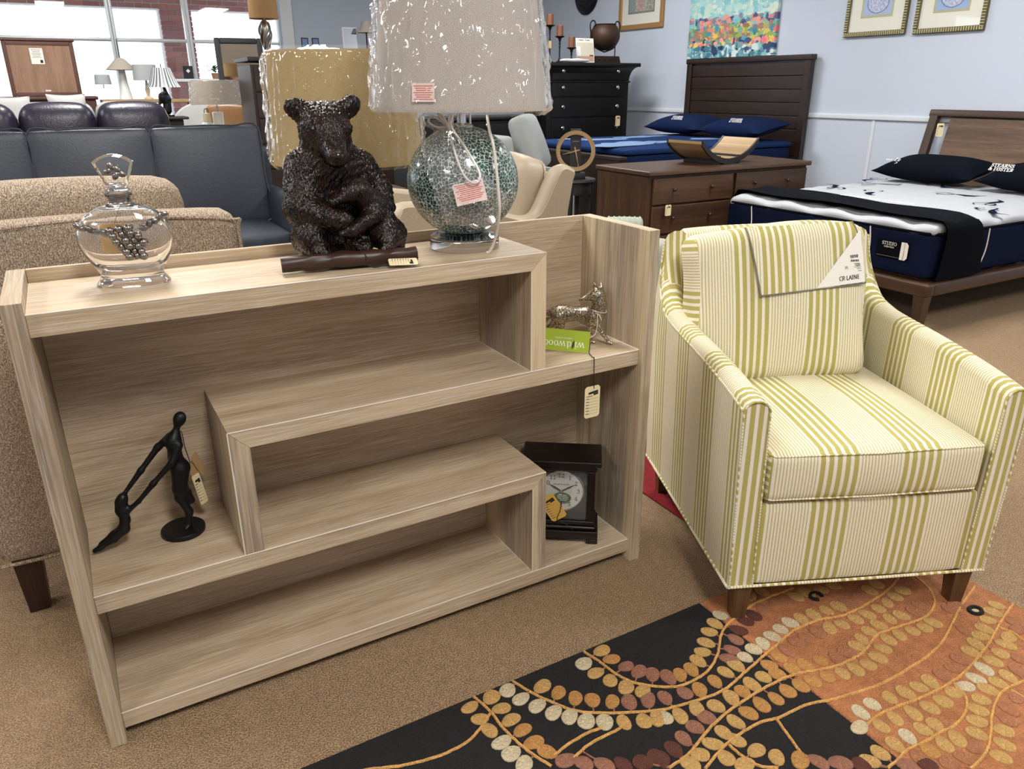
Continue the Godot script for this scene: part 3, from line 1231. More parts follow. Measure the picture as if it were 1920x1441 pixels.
	for i in n2:
		for j in n2 - i:
			la.face([tri.call(float(i) / n2, float(j) / n2), tri.call(float(i) / n2, float(j + 1) / n2), tri.call(float(i + 1) / n2, float(j) / n2)])
			if j < n2 - i - 1:
				la.face([tri.call(float(i + 1) / n2, float(j) / n2), tri.call(float(i) / n2, float(j + 1) / n2), tri.call(float(i + 1) / n2, float(j + 1) / n2)])
	var lab := part(sw, "label", la, M.paper)
	var put := func(txt: String, h: float, u: float, v: float, bold: bool, mt: Material) -> void:
		var o: Vector3 = lay.call(u, v, 0.0095)
		var ex: Vector3 = (lay.call(u + 0.01, v + 0.0006, 0.0095) - o).normalized()
		var ey: Vector3 = (lay.call(u, v + 0.01, 0.0095) - o).normalized()
		var ez := ex.cross(ey).normalized()
		words(lab, "lettering", txt, h, mt, Transform3D(Basis(ex, ez.cross(ex), ez), o), false, bold)
	put.call("CR LAINE", 0.0118, 0.182, 0.067, false, M.ink)
	put.call("1010", 0.0085, 0.197, 0.127, true, M.ink)
	put.call("35", 0.007, 0.172, 0.096, false, M.grey_ink)
	for e in [[0.189, 0.115, 0.003, 0.0055], [0.1935, 0.115, 0.0022, 0.0055], [0.1975, 0.115, 0.003, 0.0055], [0.202, 0.115, 0.0018, 0.0055], [0.206, 0.115, 0.003, 0.0055], [0.211, 0.115, 0.0024, 0.0055], [0.205, 0.106, 0.022, 0.0018], [0.207, 0.1015, 0.020, 0.0018], [0.203, 0.097, 0.03, 0.001], [0.213, 0.092, 0.012, 0.001], [0.216, 0.086, 0.012, 0.001]]:
		var o: Vector3 = lay.call(e[0], e[1], 0.0093)
		var ez: Vector3 = (nrm * Vector3(0, 0, 1)).normalized()
		part(lab, "print_line", bx(Vector3(e[2], e[3], 0.0004)), M.ink, Transform3D(nrm, o))


# ------------------------------------------------------------------ rugs
func rugs() -> void:
	var r := thing("leaf_rug", "tufted rug in black and orange blocks with vines and oval leaves", "rug", Vector3(0, 0, 0))
	var y := 0.012
	var b := box2(Sh.new(), Vector3(-0.72, 0.001, 0.256), Vector3(1.406, y, 2.3), 0.004)
	b.uvf = flat_uv()
	part(r, "black_block", b, M.rug_black)
	b = box2(Sh.new(), Vector3(1.4065, 0.001, 0.256), Vector3(2.128, y, 2.3), 0.004)
	b.uvf = flat_uv()
	part(r, "orange_block", b, M.rug_orange)
	var lines := []
	for v in VINES:
		var pts := []
		for i in range(0, v.size(), 2):
			var z: float = v[i + 1] / 1000.0
			pts.append(Vector3(v[i] / 1000.0, y + 0.0006, maxf(z, 0.262)))
		pts = curve(pts, 5)
		for p in pts.size():
			pts[p] += Vector3(rng.randf_range(-1, 1), 0, rng.randf_range(-1, 1)) * 0.0008
		lines.append_array(pts)
		var t := tube(Sh.new(), pts, 0.0034, 6)
		t.uvf = flat_uv()
		part(r, "vine", t, M.rug_vine)
	# leaves: low domes, each on a short stalk towards its vine
	var shapes := []
	for k in 5:
		var s := Sh.new()
		var wob := rng.randf() * TAU
		var prof := [[1.0, 0.0], [1.0, 0.0022], [0.9, 0.0034], [0.5, 0.0040]]
		grid(s, 4, 14, func(i: int, j: int) -> Vector3:
			var a := TAU * j / 14.0
			var q: float = prof[i][0] * (1.0 + 0.07 * sin(a * 2.0 + wob) + 0.04 * sin(a * 3.0 + k))
			return Vector3(cos(a) * 0.0225 * q, prof[i][1], sin(a) * 0.0172 * q), false, true)
		var top := []
		for j in 14:
			top.append(s.v[3 * 14 + j])
		var cc := s.vert(Vector3(0, 0.0041, 0))
		for j in 14:
			s.tri(cc, 3 * 14 + (j + 1) % 14, 3 * 14 + j)
		s.uvf = flat_uv()
		s.smooth = true
		shapes.append(s.mesh())
	var stalk_o := Sh.new()
	var stalk_b := Sh.new()
	for key in LEAVES:
		var list: Array = LEAVES[key]
		for i in range(0, list.size(), 2):
			var p := Vector3(list[i] / 1000.0, y - 0.0004, list[i + 1] / 1000.0)
			if p.z < 0.275 or p.x > 2.11:
				continue
			var best := Vector3.ZERO
			var bd := 1e9
			for q in lines:
				var d: float = p.distance_squared_to(q)
				if d < bd:
					bd = d
					best = q
			var dir := (best - p) * Vector3(1, 0, 1)
			var turn := atan2(-dir.z, dir.x) + rng.randf_range(-0.25, 0.25)
			var orange: bool = p.x > 1.407
			var m: Material = M["leaf_" + ("p" if key == "m" and orange else key)]
			var o := part(r, "leaf", shapes[rng.randi_range(0, 4)], m, Transform3D(Basis(Vector3.UP, turn) * Basis.from_scale(Vector3.ONE * rng.randf_range(0.92, 1.08)), p))
			if bd < 0.06 * 0.06 and bd > 0.012 * 0.012:
				tube(stalk_o if orange else stalk_b, [p + Vector3(0, 0.0012, 0) + dir.normalized() * 0.012, best], 0.0022, 5)
	stalk_o.uvf = flat_uv()
	stalk_b.uvf = flat_uv()
	part(r, "stalks", stalk_o, M.leaf_p).set_meta("kind", "stuff")
	part(r, "stalks", stalk_b, M.leaf_m).set_meta("kind", "stuff")
	# two black rings
	for e in [[1.694, 0.397, 5.1], [2.007, 0.647, TAU]]:
		var pts := []
		for k in 19:
			var a: float = 1.9 + e[2] * k / 18.0
			pts.append(Vector3(e[0] + cos(a) * 0.017, y + 0.0012, e[1] + sin(a) * 0.014))
		part(r, "ring", tube(Sh.new(), pts, 0.0058, 6), M.rug_black, Transform3D(), "black ring motif")
	part(r, "leaf", shapes[0], M.leaf_c, Transform3D(Basis.from_scale(Vector3.ONE * 0.45), Vector3(2.007, y, 0.647)))
	var red := box2(Sh.new(), Vector3(1.659, 0.001, -0.66), Vector3(2.35, 0.009, -0.02), 0.003)
	red.uvf = flat_uv()
	solo("red_rug", red, M.rug_red, "red rug showing under the striped armchair beside the bookcase", "rug")


# ------------------------------------------------------------------ ornaments on the bookcase
func price_tag(parent: Node, w: float, h: float, m: Material, xf: Transform3D, lines := true) -> MeshInstance3D:
	var c := minf(w, h) * 0.12
	var poly := [Vector2(-w / 2 + c, -h / 2), Vector2(w / 2 - c, -h / 2), Vector2(w / 2, -h / 2 + c), Vector2(w / 2, h / 2 - c), Vector2(w / 2 - c, h / 2), Vector2(-w / 2 + c, h / 2), Vector2(-w / 2, h / 2 - c), Vector2(-w / 2, -h / 2 + c)]
	var t := part(parent, "price_tag", prism(Sh.new(), poly, -0.0004, 0.0004), m, xf)
	if lines:
		var ink := Sh.new()
		box(ink, Vector3(w * 0.05, h * 0.30, 0.0006), Vector3(w * 0.62, h * 0.07, 0.0003), 0, Basis(Vector3.BACK, 0.12))
		box(ink, Vector3(w * 0.22, h * 0.24, 0.0006), Vector3(w * 0.3, h * 0.06, 0.0003), 0, Basis(Vector3.BACK, 0.12))
		box(ink, Vector3(-w * 0.2, h * 0.19, 0.0006), Vector3(w * 0.4, h * 0.018, 0.0003))
		part(t, "print", ink, M.ink)
		var ru := Sh.new()
		for k in 6:
			box(ru, Vector3(0.0, h * (0.10 - k * 0.095), 0.0006), Vector3(w * 0.78, h * 0.006, 0.0003))
			box(ru, Vector3(-w * 0.32, h * (0.115 - k * 0.095), 0.0006), Vector3(w * 0.2, h * 0.022, 0.0003))
		part(t, "ruled_lines", ru, M.grey_ink)
	return t


func decanter() -> void:
	var d := thing("glass_decanter", "clear glass decanter with pewter grapes and fan stopper on the bookcase", "decanter", Vector3(0.218, 0.9404, -0.176), deg_to_rad(-9))
	# half width and half depth over height
	var pr := [[0.0, 0.064, 0.036], [0.003, 0.067, 0.038], [0.008, 0.064, 0.036], [0.016, 0.057, 0.031], [0.024, 0.057, 0.030], [0.040, 0.066, 0.034], [0.062, 0.079, 0.039], [0.085, 0.086, 0.041], [0.104, 0.085, 0.041], [0.122, 0.077, 0.038], [0.138, 0.061, 0.032], [0.148, 0.042, 0.026], [0.153, 0.027, 0.021], [0.157, 0.020, 0.020], [0.168, 0.0185, 0.0185], [0.170, 0.024, 0.024], [0.174, 0.024, 0.024], [0.176, 0.020, 0.020]]
	var inner := [[0.150, 0.024, 0.018], [0.140, 0.053, 0.026], [0.124, 0.071, 0.033], [0.104, 0.080, 0.037], [0.085, 0.081, 0.037], [0.064, 0.073, 0.034], [0.044, 0.058, 0.028], [0.033, 0.045, 0.022], [0.030, 0.03, 0.016]]
	var pos := func(e: Array, j: int) -> Vector3:
		var a := TAU * j / 48.0
		var ex := 0.8 if e[0] < 0.15 else 1.0
		return Vector3(signf(sin(a)) * pow(absf(sin(a)), ex) * e[1], e[0], signf(cos(a)) * pow(absf(cos(a)), ex) * e[2])
	var g := Sh.new()
	var i0 := g.v.size()
	for e in pr:
		for j in 48:
			g.vert(pos.call(e, j))
	for i in pr.size() - 1:
		for j in 48:
			var j2 := (j + 1) % 48
			g.quad(i0 + i * 48 + j, i0 + i * 48 + j2, i0 + (i + 1) * 48 + j2, i0 + (i + 1) * 48 + j)
	var cb := g.vert(Vector3(0, 0.0, 0))
	var ct := g.vert(Vector3(0, 0.176, 0))
	var top := (pr.size() - 1) * 48
	for j in 48:
		g.tri(cb, i0 + (j + 1) % 48, i0 + j)
		g.tri(ct, top + j, top + (j + 1) % 48)
	var i1 := g.v.size()
	for e in inner:
		for j in 48:
			g.vert(pos.call(e, j))
	for i in inner.size() - 1:
		for j in 48:
			var j2 := (j + 1) % 48
			g.quad(i1 + i * 48 + j, i1 + i * 48 + j2, i1 + (i + 1) * 48 + j2, i1 + (i + 1) * 48 + j)
	var c1 := g.vert(Vector3(0, 0.152, 0))
	var c2 := g.vert(Vector3(0, 0.030, 0))
	for j in 48:
		g.tri(c1, i1 + (j + 1) % 48, i1 + j)
		g.tri(c2, i1 + (inner.size() - 1) * 48 + j, i1 + (inner.size() - 1) * 48 + (j + 1) % 48)
	g.crease = 0.5
	part(d, "bottle", g, M.glass)
	part(d, "neck_ring", lathe(Sh.new(), [Vector2(0.0205, 0.1545), Vector2(0.0215, 0.156), Vector2(0.0200, 0.158), Vector2(0.0195, 0.166), Vector2(0.021, 0.168)], 32), M.pewter, Transform3D(), "metal collar on the neck")
	# grapes and leaves on the front
	var gr := Sh.new()
	var gs := [[-0.022, 0.110], [-0.006, 0.112], [0.010, 0.113], [-0.018, 0.100], [-0.003, 0.102], [0.012, 0.103], [0.025, 0.099], [-0.014, 0.089], [0.002, 0.091], [0.017, 0.090], [-0.008, 0.079], [0.008, 0.080], [0.022, 0.079], [0.0, 0.069], [0.014, 0.069], [0.026, 0.069], [0.032, 0.085], [0.004, 0.060], [0.017, 0.060], [0.029, 0.060]]
	for q in gs:
		ball(gr, Vector3(q[0], q[1], 0.0405 + 0.004 * sin(q[0] * 300.0)), Vector3.ONE * rng.randf_range(0.0068, 0.0085), 12, 8)
	part(d, "grapes", gr, M.pewter, Transform3D(), "pewter bunch of grapes")
	var le := Sh.new()
	for e in [[-0.055, 0.112, -0.3, 0.034], [0.055, 0.122, 0.55, 0.036]]:
		var dir := Vector2(cos(e[2]), sin(e[2]))
		for k in 5:
			var o := Vector2(e[0], e[1]) + dir * (k - 2.0) * 0.011
			ball(le, Vector3(o.x, o.y, 0.036 - absf(o.x) * 0.16), Vector3(0.010, 0.006, 0.004), 8, 6, Basis(Vector3.BACK, e[2] + (0.5 if k % 2 else -0.5)))
	part(d, "leaves", le, M.pewter)
	# fan stopper
	var fan := []
	for k in 9:
		var a := deg_to_rad(40 + 100.0 * k / 8.0)
		fan.append(Vector2(cos(a) * 0.046, 0.1935 + 0.012 + sin(a) * 0.040))
	fan.append_array([Vector2(-0.019, 0.189), Vector2(0.019, 0.189)])
	var st := Sh.new()
	# bevelled slab: small front and back faces, full outline in the middle
	var cen := Vector2(0, 0.218)
	var rings := [[0.86, 0.011], [1.0, 0.004], [1.0, -0.004], [0.86, -0.011]]
	var nf := fan.size()
	grid(st, 4, nf, func(i: int, j: int) -> Vector3:
		var q: Vector2 = cen + (fan[j] - cen) * rings[3 - i][0]
		return Vector3(q.x, q.y, rings[3 - i][1]), false, true)
	var b0 := st.vert(Vector3(cen.x, cen.y, -0.011))
	var f0 := st.vert(Vector3(cen.x, cen.y, 0.011))
	for j in nf:
		var j2 := (j + 1) % nf
		st.tri(b0, j2, j)
		st.tri(f0, 3 * nf + j, 3 * nf + j2)
	st.crease = 0.95
	var stp := part(d, "stopper", st, M.glass)
	part(stp, "stopper_neck", lathe(Sh.new(), [Vector2(0.0, 0.1765), Vector2(0.018, 0.1765), Vector2(0.021, 0.180), Vector2(0.019, 0.184), Vector2(0.014, 0.1885), Vector2(0.0, 0.1885)], 24), M.glass)
	var sg := Sh.new()
	for e in [[-0.010, 0.215, 0.5], [0.006, 0.218, 2.2], [0.002, 0.206, 1.0], [-0.004, 0.224, 1.9], [0.013, 0.209, 2.8]]:
		ball(sg, Vector3(e[0], e[1], 0.013), Vector3(0.008, 0.0055, 0.003), 10, 6, Basis(Vector3.BACK, e[2]))
	part(stp, "stopper_leaf", sg, M.pewter)
	# price tag tied behind the bottle
	var tg := price_tag(d, 0.052, 0.062, M.tag_yellow, Transform3D(Basis(Vector3.UP, PI), Vector3(-0.026, 0.080, -0.048)))
	part(tg, "tag_string", tube(Sh.new(), curve([Vector3(0, 0.02, 0.001), Vector3(-0.012, 0.05, 0.004), Vector3(-0.02, 0.078, -0.014), Vector3(-0.021, 0.081, -0.028)], 5), 0.0006, 5), M.string_black)


func bear() -> void:
	var b := thing("carved_bear", "dark carved sitting bear hugging a cub behind a log, on bookcase", "statue", Vector3(0.652, 0.9403, -0.182), deg_to_rad(-8))
	var mother := [
		blob(Vector3(0.0, 0.105, -0.022), Vector3(0.082, 0.108, 0.076), 0.03),
		blob(Vector3(-0.004, 0.185, -0.008), Vector3(0.068, 0.062, 0.060), 0.03),
		blob(Vector3(0.002, 0.038, -0.02), Vector3(0.094, 0.042, 0.080), 0.03),
		cap(Vector3(-0.010, 0.205, 0.0), Vector3(-0.014, 0.255, 0.012), 0.054, 0.046, 0.028),
		blob(Vector3(-0.014, 0.274, 0.012), Vector3(0.052, 0.046, 0.050), 0.02),
		cap(Vector3(-0.042, 0.304, 0.006), Vector3(0.018, 0.306, 0.006), 0.017, 0.017, 0.018),
		cap(Vector3(-0.012, 0.260, 0.040), Vector3(-0.006, 0.222, 0.082), 0.033, 0.023, 0.020),
		blob(Vector3(-0.005, 0.217, 0.087), Vector3(0.018, 0.017, 0.013), 0.012),
		blob(Vector3(-0.061, 0.308, 0.004), Vector3(0.032, 0.022, 0.012), 0.009, Basis(Vector3.BACK, -0.45)),
		blob(Vector3(0.042, 0.313, 0.004), Vector3(0.028, 0.021, 0.012), 0.009, Basis(Vector3.BACK, 0.75)),
		cap(Vector3(-0.038, 0.272, 0.048), Vector3(-0.024, 0.266, 0.054), 0.012, 0.010, 0.010),
		cap(Vector3(0.012, 0.266, 0.055), Vector3(0.026, 0.272, 0.048), 0.010, 0.012, 0.010),
		# arm on the left, reaching across under the cub
		cap(Vector3(-0.064, 0.190, 0.0), Vector3(-0.080, 0.115, 0.040), 0.040, 0.037, 0.020),
		cap(Vector3(-0.080, 0.112, 0.042), Vector3(-0.006, 0.090, 0.088), 0.034, 0.024, 0.014),
		# arm on the right, round the cub's back
		cap(Vector3(0.056, 0.190, -0.002), Vector3(0.090, 0.138, 0.006), 0.036, 0.032, 0.018),
		cap(Vector3(0.090, 0.136, 0.008), Vector3(0.098, 0.108, 0.040), 0.029, 0.022, 0.012),
		# legs
		cap(Vector3(-0.062, 0.048, 0.01), Vector3(-0.070, 0.060, 0.058), 0.044, 0.033, 0.014),
		cap(Vector3(-0.068, 0.054, 0.064), Vector3(-0.054, 0.022, 0.086), 0.028, 0.020, 0.010),
		cap(Vector3(0.026, 0.040, 0.02), Vector3(0.030, 0.040, 0.066), 0.034, 0.027, 0.010),
		cap(Vector3(0.028, 0.038, 0.070), Vector3(0.036, 0.030, 0.094), 0.022, 0.016, 0.008),
	]
	var fn := noise(131, 20.0, 2)
	var tuft := func(p: Vector3) -> float:
		# hair locks: long streaks that fall and swirl
		var q := Vector3(p.x * 7.5 + sin(p.y * 45.0) * 0.10, p.y * 1.3, p.z * 7.5)
		var muz := clampf((p.z - 0.060) / 0.02, 0.0, 1.0) * clampf((p.y - 0.19) / 0.01, 0.0, 1.0)
		return (absf(fn.get_noise_3dv(q)) - 0.2) * 0.0056 * (1.0 - muz * 0.85)
	part(b, "mother_bear", ruffle(body(mother, 0.0031), tuft), M.bear_resin, spot(Vector3(-0.010, 0.008, 0)))
	for e in [[-0.046, 0.263], [0.004, 0.263]]:
		part(b, "eye", ball(Sh.new(), Vector3(e[0], e[1], 0.0600), Vector3(0.0055, 0.0040, 0.004), 10, 6), M.black_iron)
	part(b, "nose", ball(Sh.new(), Vector3(-0.015, 0.229, 0.1025), Vector3(0.012, 0.008, 0.005), 12, 8), M.bear_nose)
	var cub := [
		blob(Vector3(0.074, 0.085, 0.052), Vector3(0.038, 0.055, 0.036), 0.02),
		blob(Vector3(0.096, 0.052, 0.05), Vector3(0.042, 0.036, 0.038), 0.02),
		cap(Vector3(0.060, 0.120, 0.062), Vector3(0.036, 0.145, 0.070), 0.030, 0.028, 0.015),
		blob(Vector3(0.030, 0.150, 0.072), Vector3(0.031, 0.024, 0.026), 0.012),
		cap(Vector3(0.010, 0.142, 0.082), Vector3(-0.020, 0.130, 0.090), 0.016, 0.009, 0.012),
		cap(Vector3(0.046, 0.168, 0.066), Vector3(0.052, 0.178, 0.066), 0.010, 0.007, 0.006),
		cap(Vector3(0.062, 0.098, 0.085), Vector3(0.012, 0.072, 0.108), 0.019, 0.013, 0.012),
		cap(Vector3(0.012, 0.072, 0.108), Vector3(-0.012, 0.068, 0.110), 0.012, 0.007, 0.008),
		cap(Vector3(0.092, 0.050, 0.075), Vector3(0.084, 0.030, 0.094), 0.028, 0.018, 0.012),
		cap(Vector3(0.084, 0.026, 0.094), Vector3(0.074, 0.020, 0.104), 0.015, 0.011, 0.010),
		cap(Vector3(0.118, 0.048, 0.045), Vector3(0.116, 0.012, 0.056), 0.022, 0.015, 0.010),
	]
	part(b, "cub", ruffle(body(cub, 0.0032), func(p: Vector3) -> float: return tuft.call(p * 1.6) * 0.6), M.bear_resin, spot(Vector3(-0.010, 0.008, 0)))
	# log in front
	var lp := []
	var lr := []
	for k in 15:
		var u := k / 14.0
		lp.append(Vector3(-0.150 + 0.284 * u, 0.0215 + 0.0006 * sin(u * 20.0), 0.108 + 0.002 * sin(u * 9.0)))
		lr.append(0.0165 + 0.0012 * sin(u * 31.0))
	var lg := tube(Sh.new(), lp, lr, 14)
	var bn := noise(7, 60.0, 2)
	for i in lg.v.size():
		var q := lg.v[i]
		var ax := Vector3(q.x, 0.0215, 0.108)
		lg.v[i] = ax + (q - ax) * (1.0 + 0.16 * bn.get_noise_3d(q.x * 0.25, q.y * 2.0, q.z * 2.0))
	lg.uvf = func(p: Vector3, _n: Vector3) -> Vector2: return Vector2(p.x * 2.0, atan2(p.y - 0.0215, p.z - 0.108) * 0.045)
	part(b, "log", lg, M.log_bark)
	var tg := price_tag(b, 0.022, 0.062, M.tag_card, Transform3D(Basis(Vector3.RIGHT, deg_to_rad(-62)) * Basis(Vector3.BACK, deg_to_rad(-94)), Vector3(0.098, 0.0125, 0.137)))
	part(b, "tag_string", tube(Sh.new(), curve([Vector3(0.020, 0.034, 0.110), Vector3(0.022, 0.028, 0.124), Vector3(0.024, 0.012, 0.129), Vector3(0.036, 0.004, 0.131), Vector3(0.052, 0.006, 0.131), Vector3(0.070, 0.011, 0.134)], 5), 0.0011, 5), M.string_black)


func dog() -> void:
	# local x: the way the body points; head turned back to the left
	var d := thing("silver_fox", "small antiqued silver fox figurine on the bookcase's middle right shelf", "figurine", Vector3(1.275, 0.6503, -0.168), deg_to_rad(-47))
	var bones := [
		blob(Vector3(-0.035, 0.073, 0), Vector3(0.034, 0.023, 0.020), 0.015),
		cap(Vector3(-0.045, 0.075, 0), Vector3(0.045, 0.076, 0), 0.019, 0.021, 0.012),
		blob(Vector3(0.048, 0.072, 0), Vector3(0.026, 0.026, 0.020), 0.014),
		cap(Vector3(0.055, 0.082, 0), Vector3(0.062, 0.112, 0.004), 0.021, 0.017, 0.014),
		cap(Vector3(0.062, 0.110, 0.003), Vector3(0.060, 0.128, 0.004), 0.018, 0.016, 0.012),
		blob(Vector3(0.056, 0.136, 0.006), Vector3(0.020, 0.017, 0.017), 0.010),
		cap(Vector3(0.046, 0.133, 0.012), Vector3(0.014, 0.120, 0.022), 0.012, 0.0045, 0.010),
		cap(Vector3(0.054, 0.148, 0.014), Vector3(0.047, 0.171, 0.016), 0.0075, 0.002, 0.006),
		cap(Vector3(0.064, 0.148, -0.004), Vector3(0.062, 0.168, -0.006), 0.0075, 0.002, 0.006),
		# front legs: one stretched forward, one straight
		cap(Vector3(0.055, 0.062, 0.010), Vector3(0.076, 0.030, 0.012), 0.011, 0.006, 0.010),
		cap(Vector3(0.076, 0.030, 0.012), Vector3(0.094, 0.006, 0.013), 0.006, 0.0045, 0.005),
		cap(Vector3(0.094, 0.005, 0.013), Vector3(0.102, 0.004, 0.013), 0.0048, 0.004, 0.004),
		cap(Vector3(0.040, 0.060, 0.012), Vector3(0.040, 0.030, 0.014), 0.011, 0.0058, 0.010),
		cap(Vector3(0.040, 0.030, 0.014), Vector3(0.046, 0.006, 0.015), 0.0058, 0.0045, 0.005),
		cap(Vector3(0.046, 0.0045, 0.015), Vector3(0.055, 0.004, 0.015), 0.0046, 0.004, 0.004),
		# hind legs with hocks
		cap(Vector3(-0.048, 0.066, 0.011), Vector3(-0.040, 0.042, 0.013), 0.018, 0.010, 0.010),
		cap(Vector3(-0.040, 0.042, 0.013), Vector3(-0.058, 0.024, 0.013), 0.009, 0.0055, 0.006),
		cap(Vector3(-0.058, 0.024, 0.013), Vector3(-0.052, 0.006, 0.013), 0.0055, 0.0045, 0.005),
		cap(Vector3(-0.052, 0.0045, 0.013), Vector3(-0.044, 0.004, 0.013), 0.0046, 0.004, 0.004),
		cap(Vector3(-0.056, 0.066, -0.010), Vector3(-0.064, 0.042, -0.012), 0.017, 0.010, 0.010),
		cap(Vector3(-0.064, 0.042, -0.012), Vector3(-0.082, 0.026, -0.012), 0.009, 0.0055, 0.006),
		cap(Vector3(-0.082, 0.026, -0.012), Vector3(-0.080, 0.006, -0.012), 0.0055, 0.0045, 0.005),
		cap(Vector3(-0.080, 0.0045, -0.012), Vector3(-0.072, 0.004, -0.012), 0.0046, 0.004, 0.004),
		cap(Vector3(-0.066, 0.078, 0), Vector3(-0.092, 0.060, 0), 0.010, 0.014, 0.008),
		cap(Vector3(-0.092, 0.060, 0), Vector3(-0.108, 0.038, 0), 0.014, 0.005, 0.008),
	]
	var fn := noise(141, 70.0, 2)
	part(d, "body", ruffle(body(bones, 0.0027), func(p: Vector3) -> float: return fn.get_noise_3dv(p * Vector3(0.6, 1, 1)) * 0.0005), M.silver_leaf)
	var eye := Sh.new()
	ball(eye, Vector3(0.043, 0.139, 0.0215), Vector3.ONE * 0.0028, 8, 6)
	part(d, "eye", eye, M.black_iron)
	# white cord round the neck and down to the tags
	var nk := []
	for k in 13:
		var a := TAU * k / 12.0
		nk.append(Vector3(0.060 + cos(a) * 0.022, 0.092 - cos(a) * 0.005, 0.002 + sin(a) * 0.023))
	var co := tube(Sh.new(), nk, 0.0011, 6)
	tube(co, curve([Vector3(0.062, 0.088, 0.026), Vector3(0.064, 0.060, 0.032), Vector3(0.060, 0.034, 0.034), Vector3(0.044, 0.022, 0.036), Vector3(0.032, 0.026, 0.038)], 5), 0.0011, 6)
	tube(co, curve([Vector3(0.062, 0.088, 0.026), Vector3(0.070, 0.082, 0.030), Vector3(0.074, 0.072, 0.030)], 4), 0.0010, 6)
	part(d, "cord", co, M.string_white)
	# lime brand card standing on its long edge, printed side upside down
	var card := thing("lime_card", "lime green brand card hanging upside down in front of the silver fox", "tag", Vector3(1.192, 0.6505, -0.098), deg_to_rad(-35))
	var lean := Transform3D(Basis(Vector3.RIGHT, deg_to_rad(-14)) * Basis(Vector3.BACK, deg_to_rad(-4)), Vector3(0, 0.0325, 0))
	var pc := part(card, "card", bx(Vector3(0.128, 0.056, 0.0008)), M.lime_card, lean)
	words(pc, "lettering", "wi", 0.0165, M.white_ink, Transform3D(Basis(Vector3.BACK, PI), Vector3(0.0395, -0.010, 0.0006)), true)
	words(pc, "lettering", "dwood", 0.0165, M.white_ink, Transform3D(Basis(Vector3.BACK, PI), Vector3(-0.019, -0.010, 0.0006)), true)
	part(pc, "leaf_emblem", prism(Sh.new(), [Vector2(0, -0.012), Vector2(0.0035, -0.003), Vector2(0.002, 0.006), Vector2(0, 0.013), Vector2(-0.003, 0.005), Vector2(-0.003, -0.004)], 0.0, 0.0005), M.leaf_ink, Transform3D(Basis(Vector3.BACK, -0.15), Vector3(0.0225, -0.010, 0.0005)))
	words(pc, "lettering", "LAMPS & ACCENTS", 0.0036, M.white_ink, Transform3D(Basis(Vector3.BACK, PI), Vector3(-0.004, 0.006, 0.0006)), true)
	# price tag on a black string over the shelf edge
	var tg := thing("hanging_price_tag", "cream price tag hanging on black string below the fox's shelf", "price tag", Vector3(1.2235, 0.534, -0.0115))
	price_tag(tg, 0.048, 0.088, M.tag_card, Transform3D(Basis(Vector3.UP, 0.0) * Basis(Vector3.BACK, deg_to_rad(0)), Vector3.ZERO))
	part(tg, "string", tube(Sh.new(), curve([Vector3(0.004, 0.036, 0.001), Vector3(0.003, 0.06, 0.0005), Vector3(0.003, 0.1165, -0.002), Vector3(0.004, 0.1185, -0.010), Vector3(0.018, 0.1172, -0.045), Vector3(0.04, 0.1172, -0.075), Vector3(0.052, 0.125, -0.090)], 5), 0.0011, 5), M.string_black)


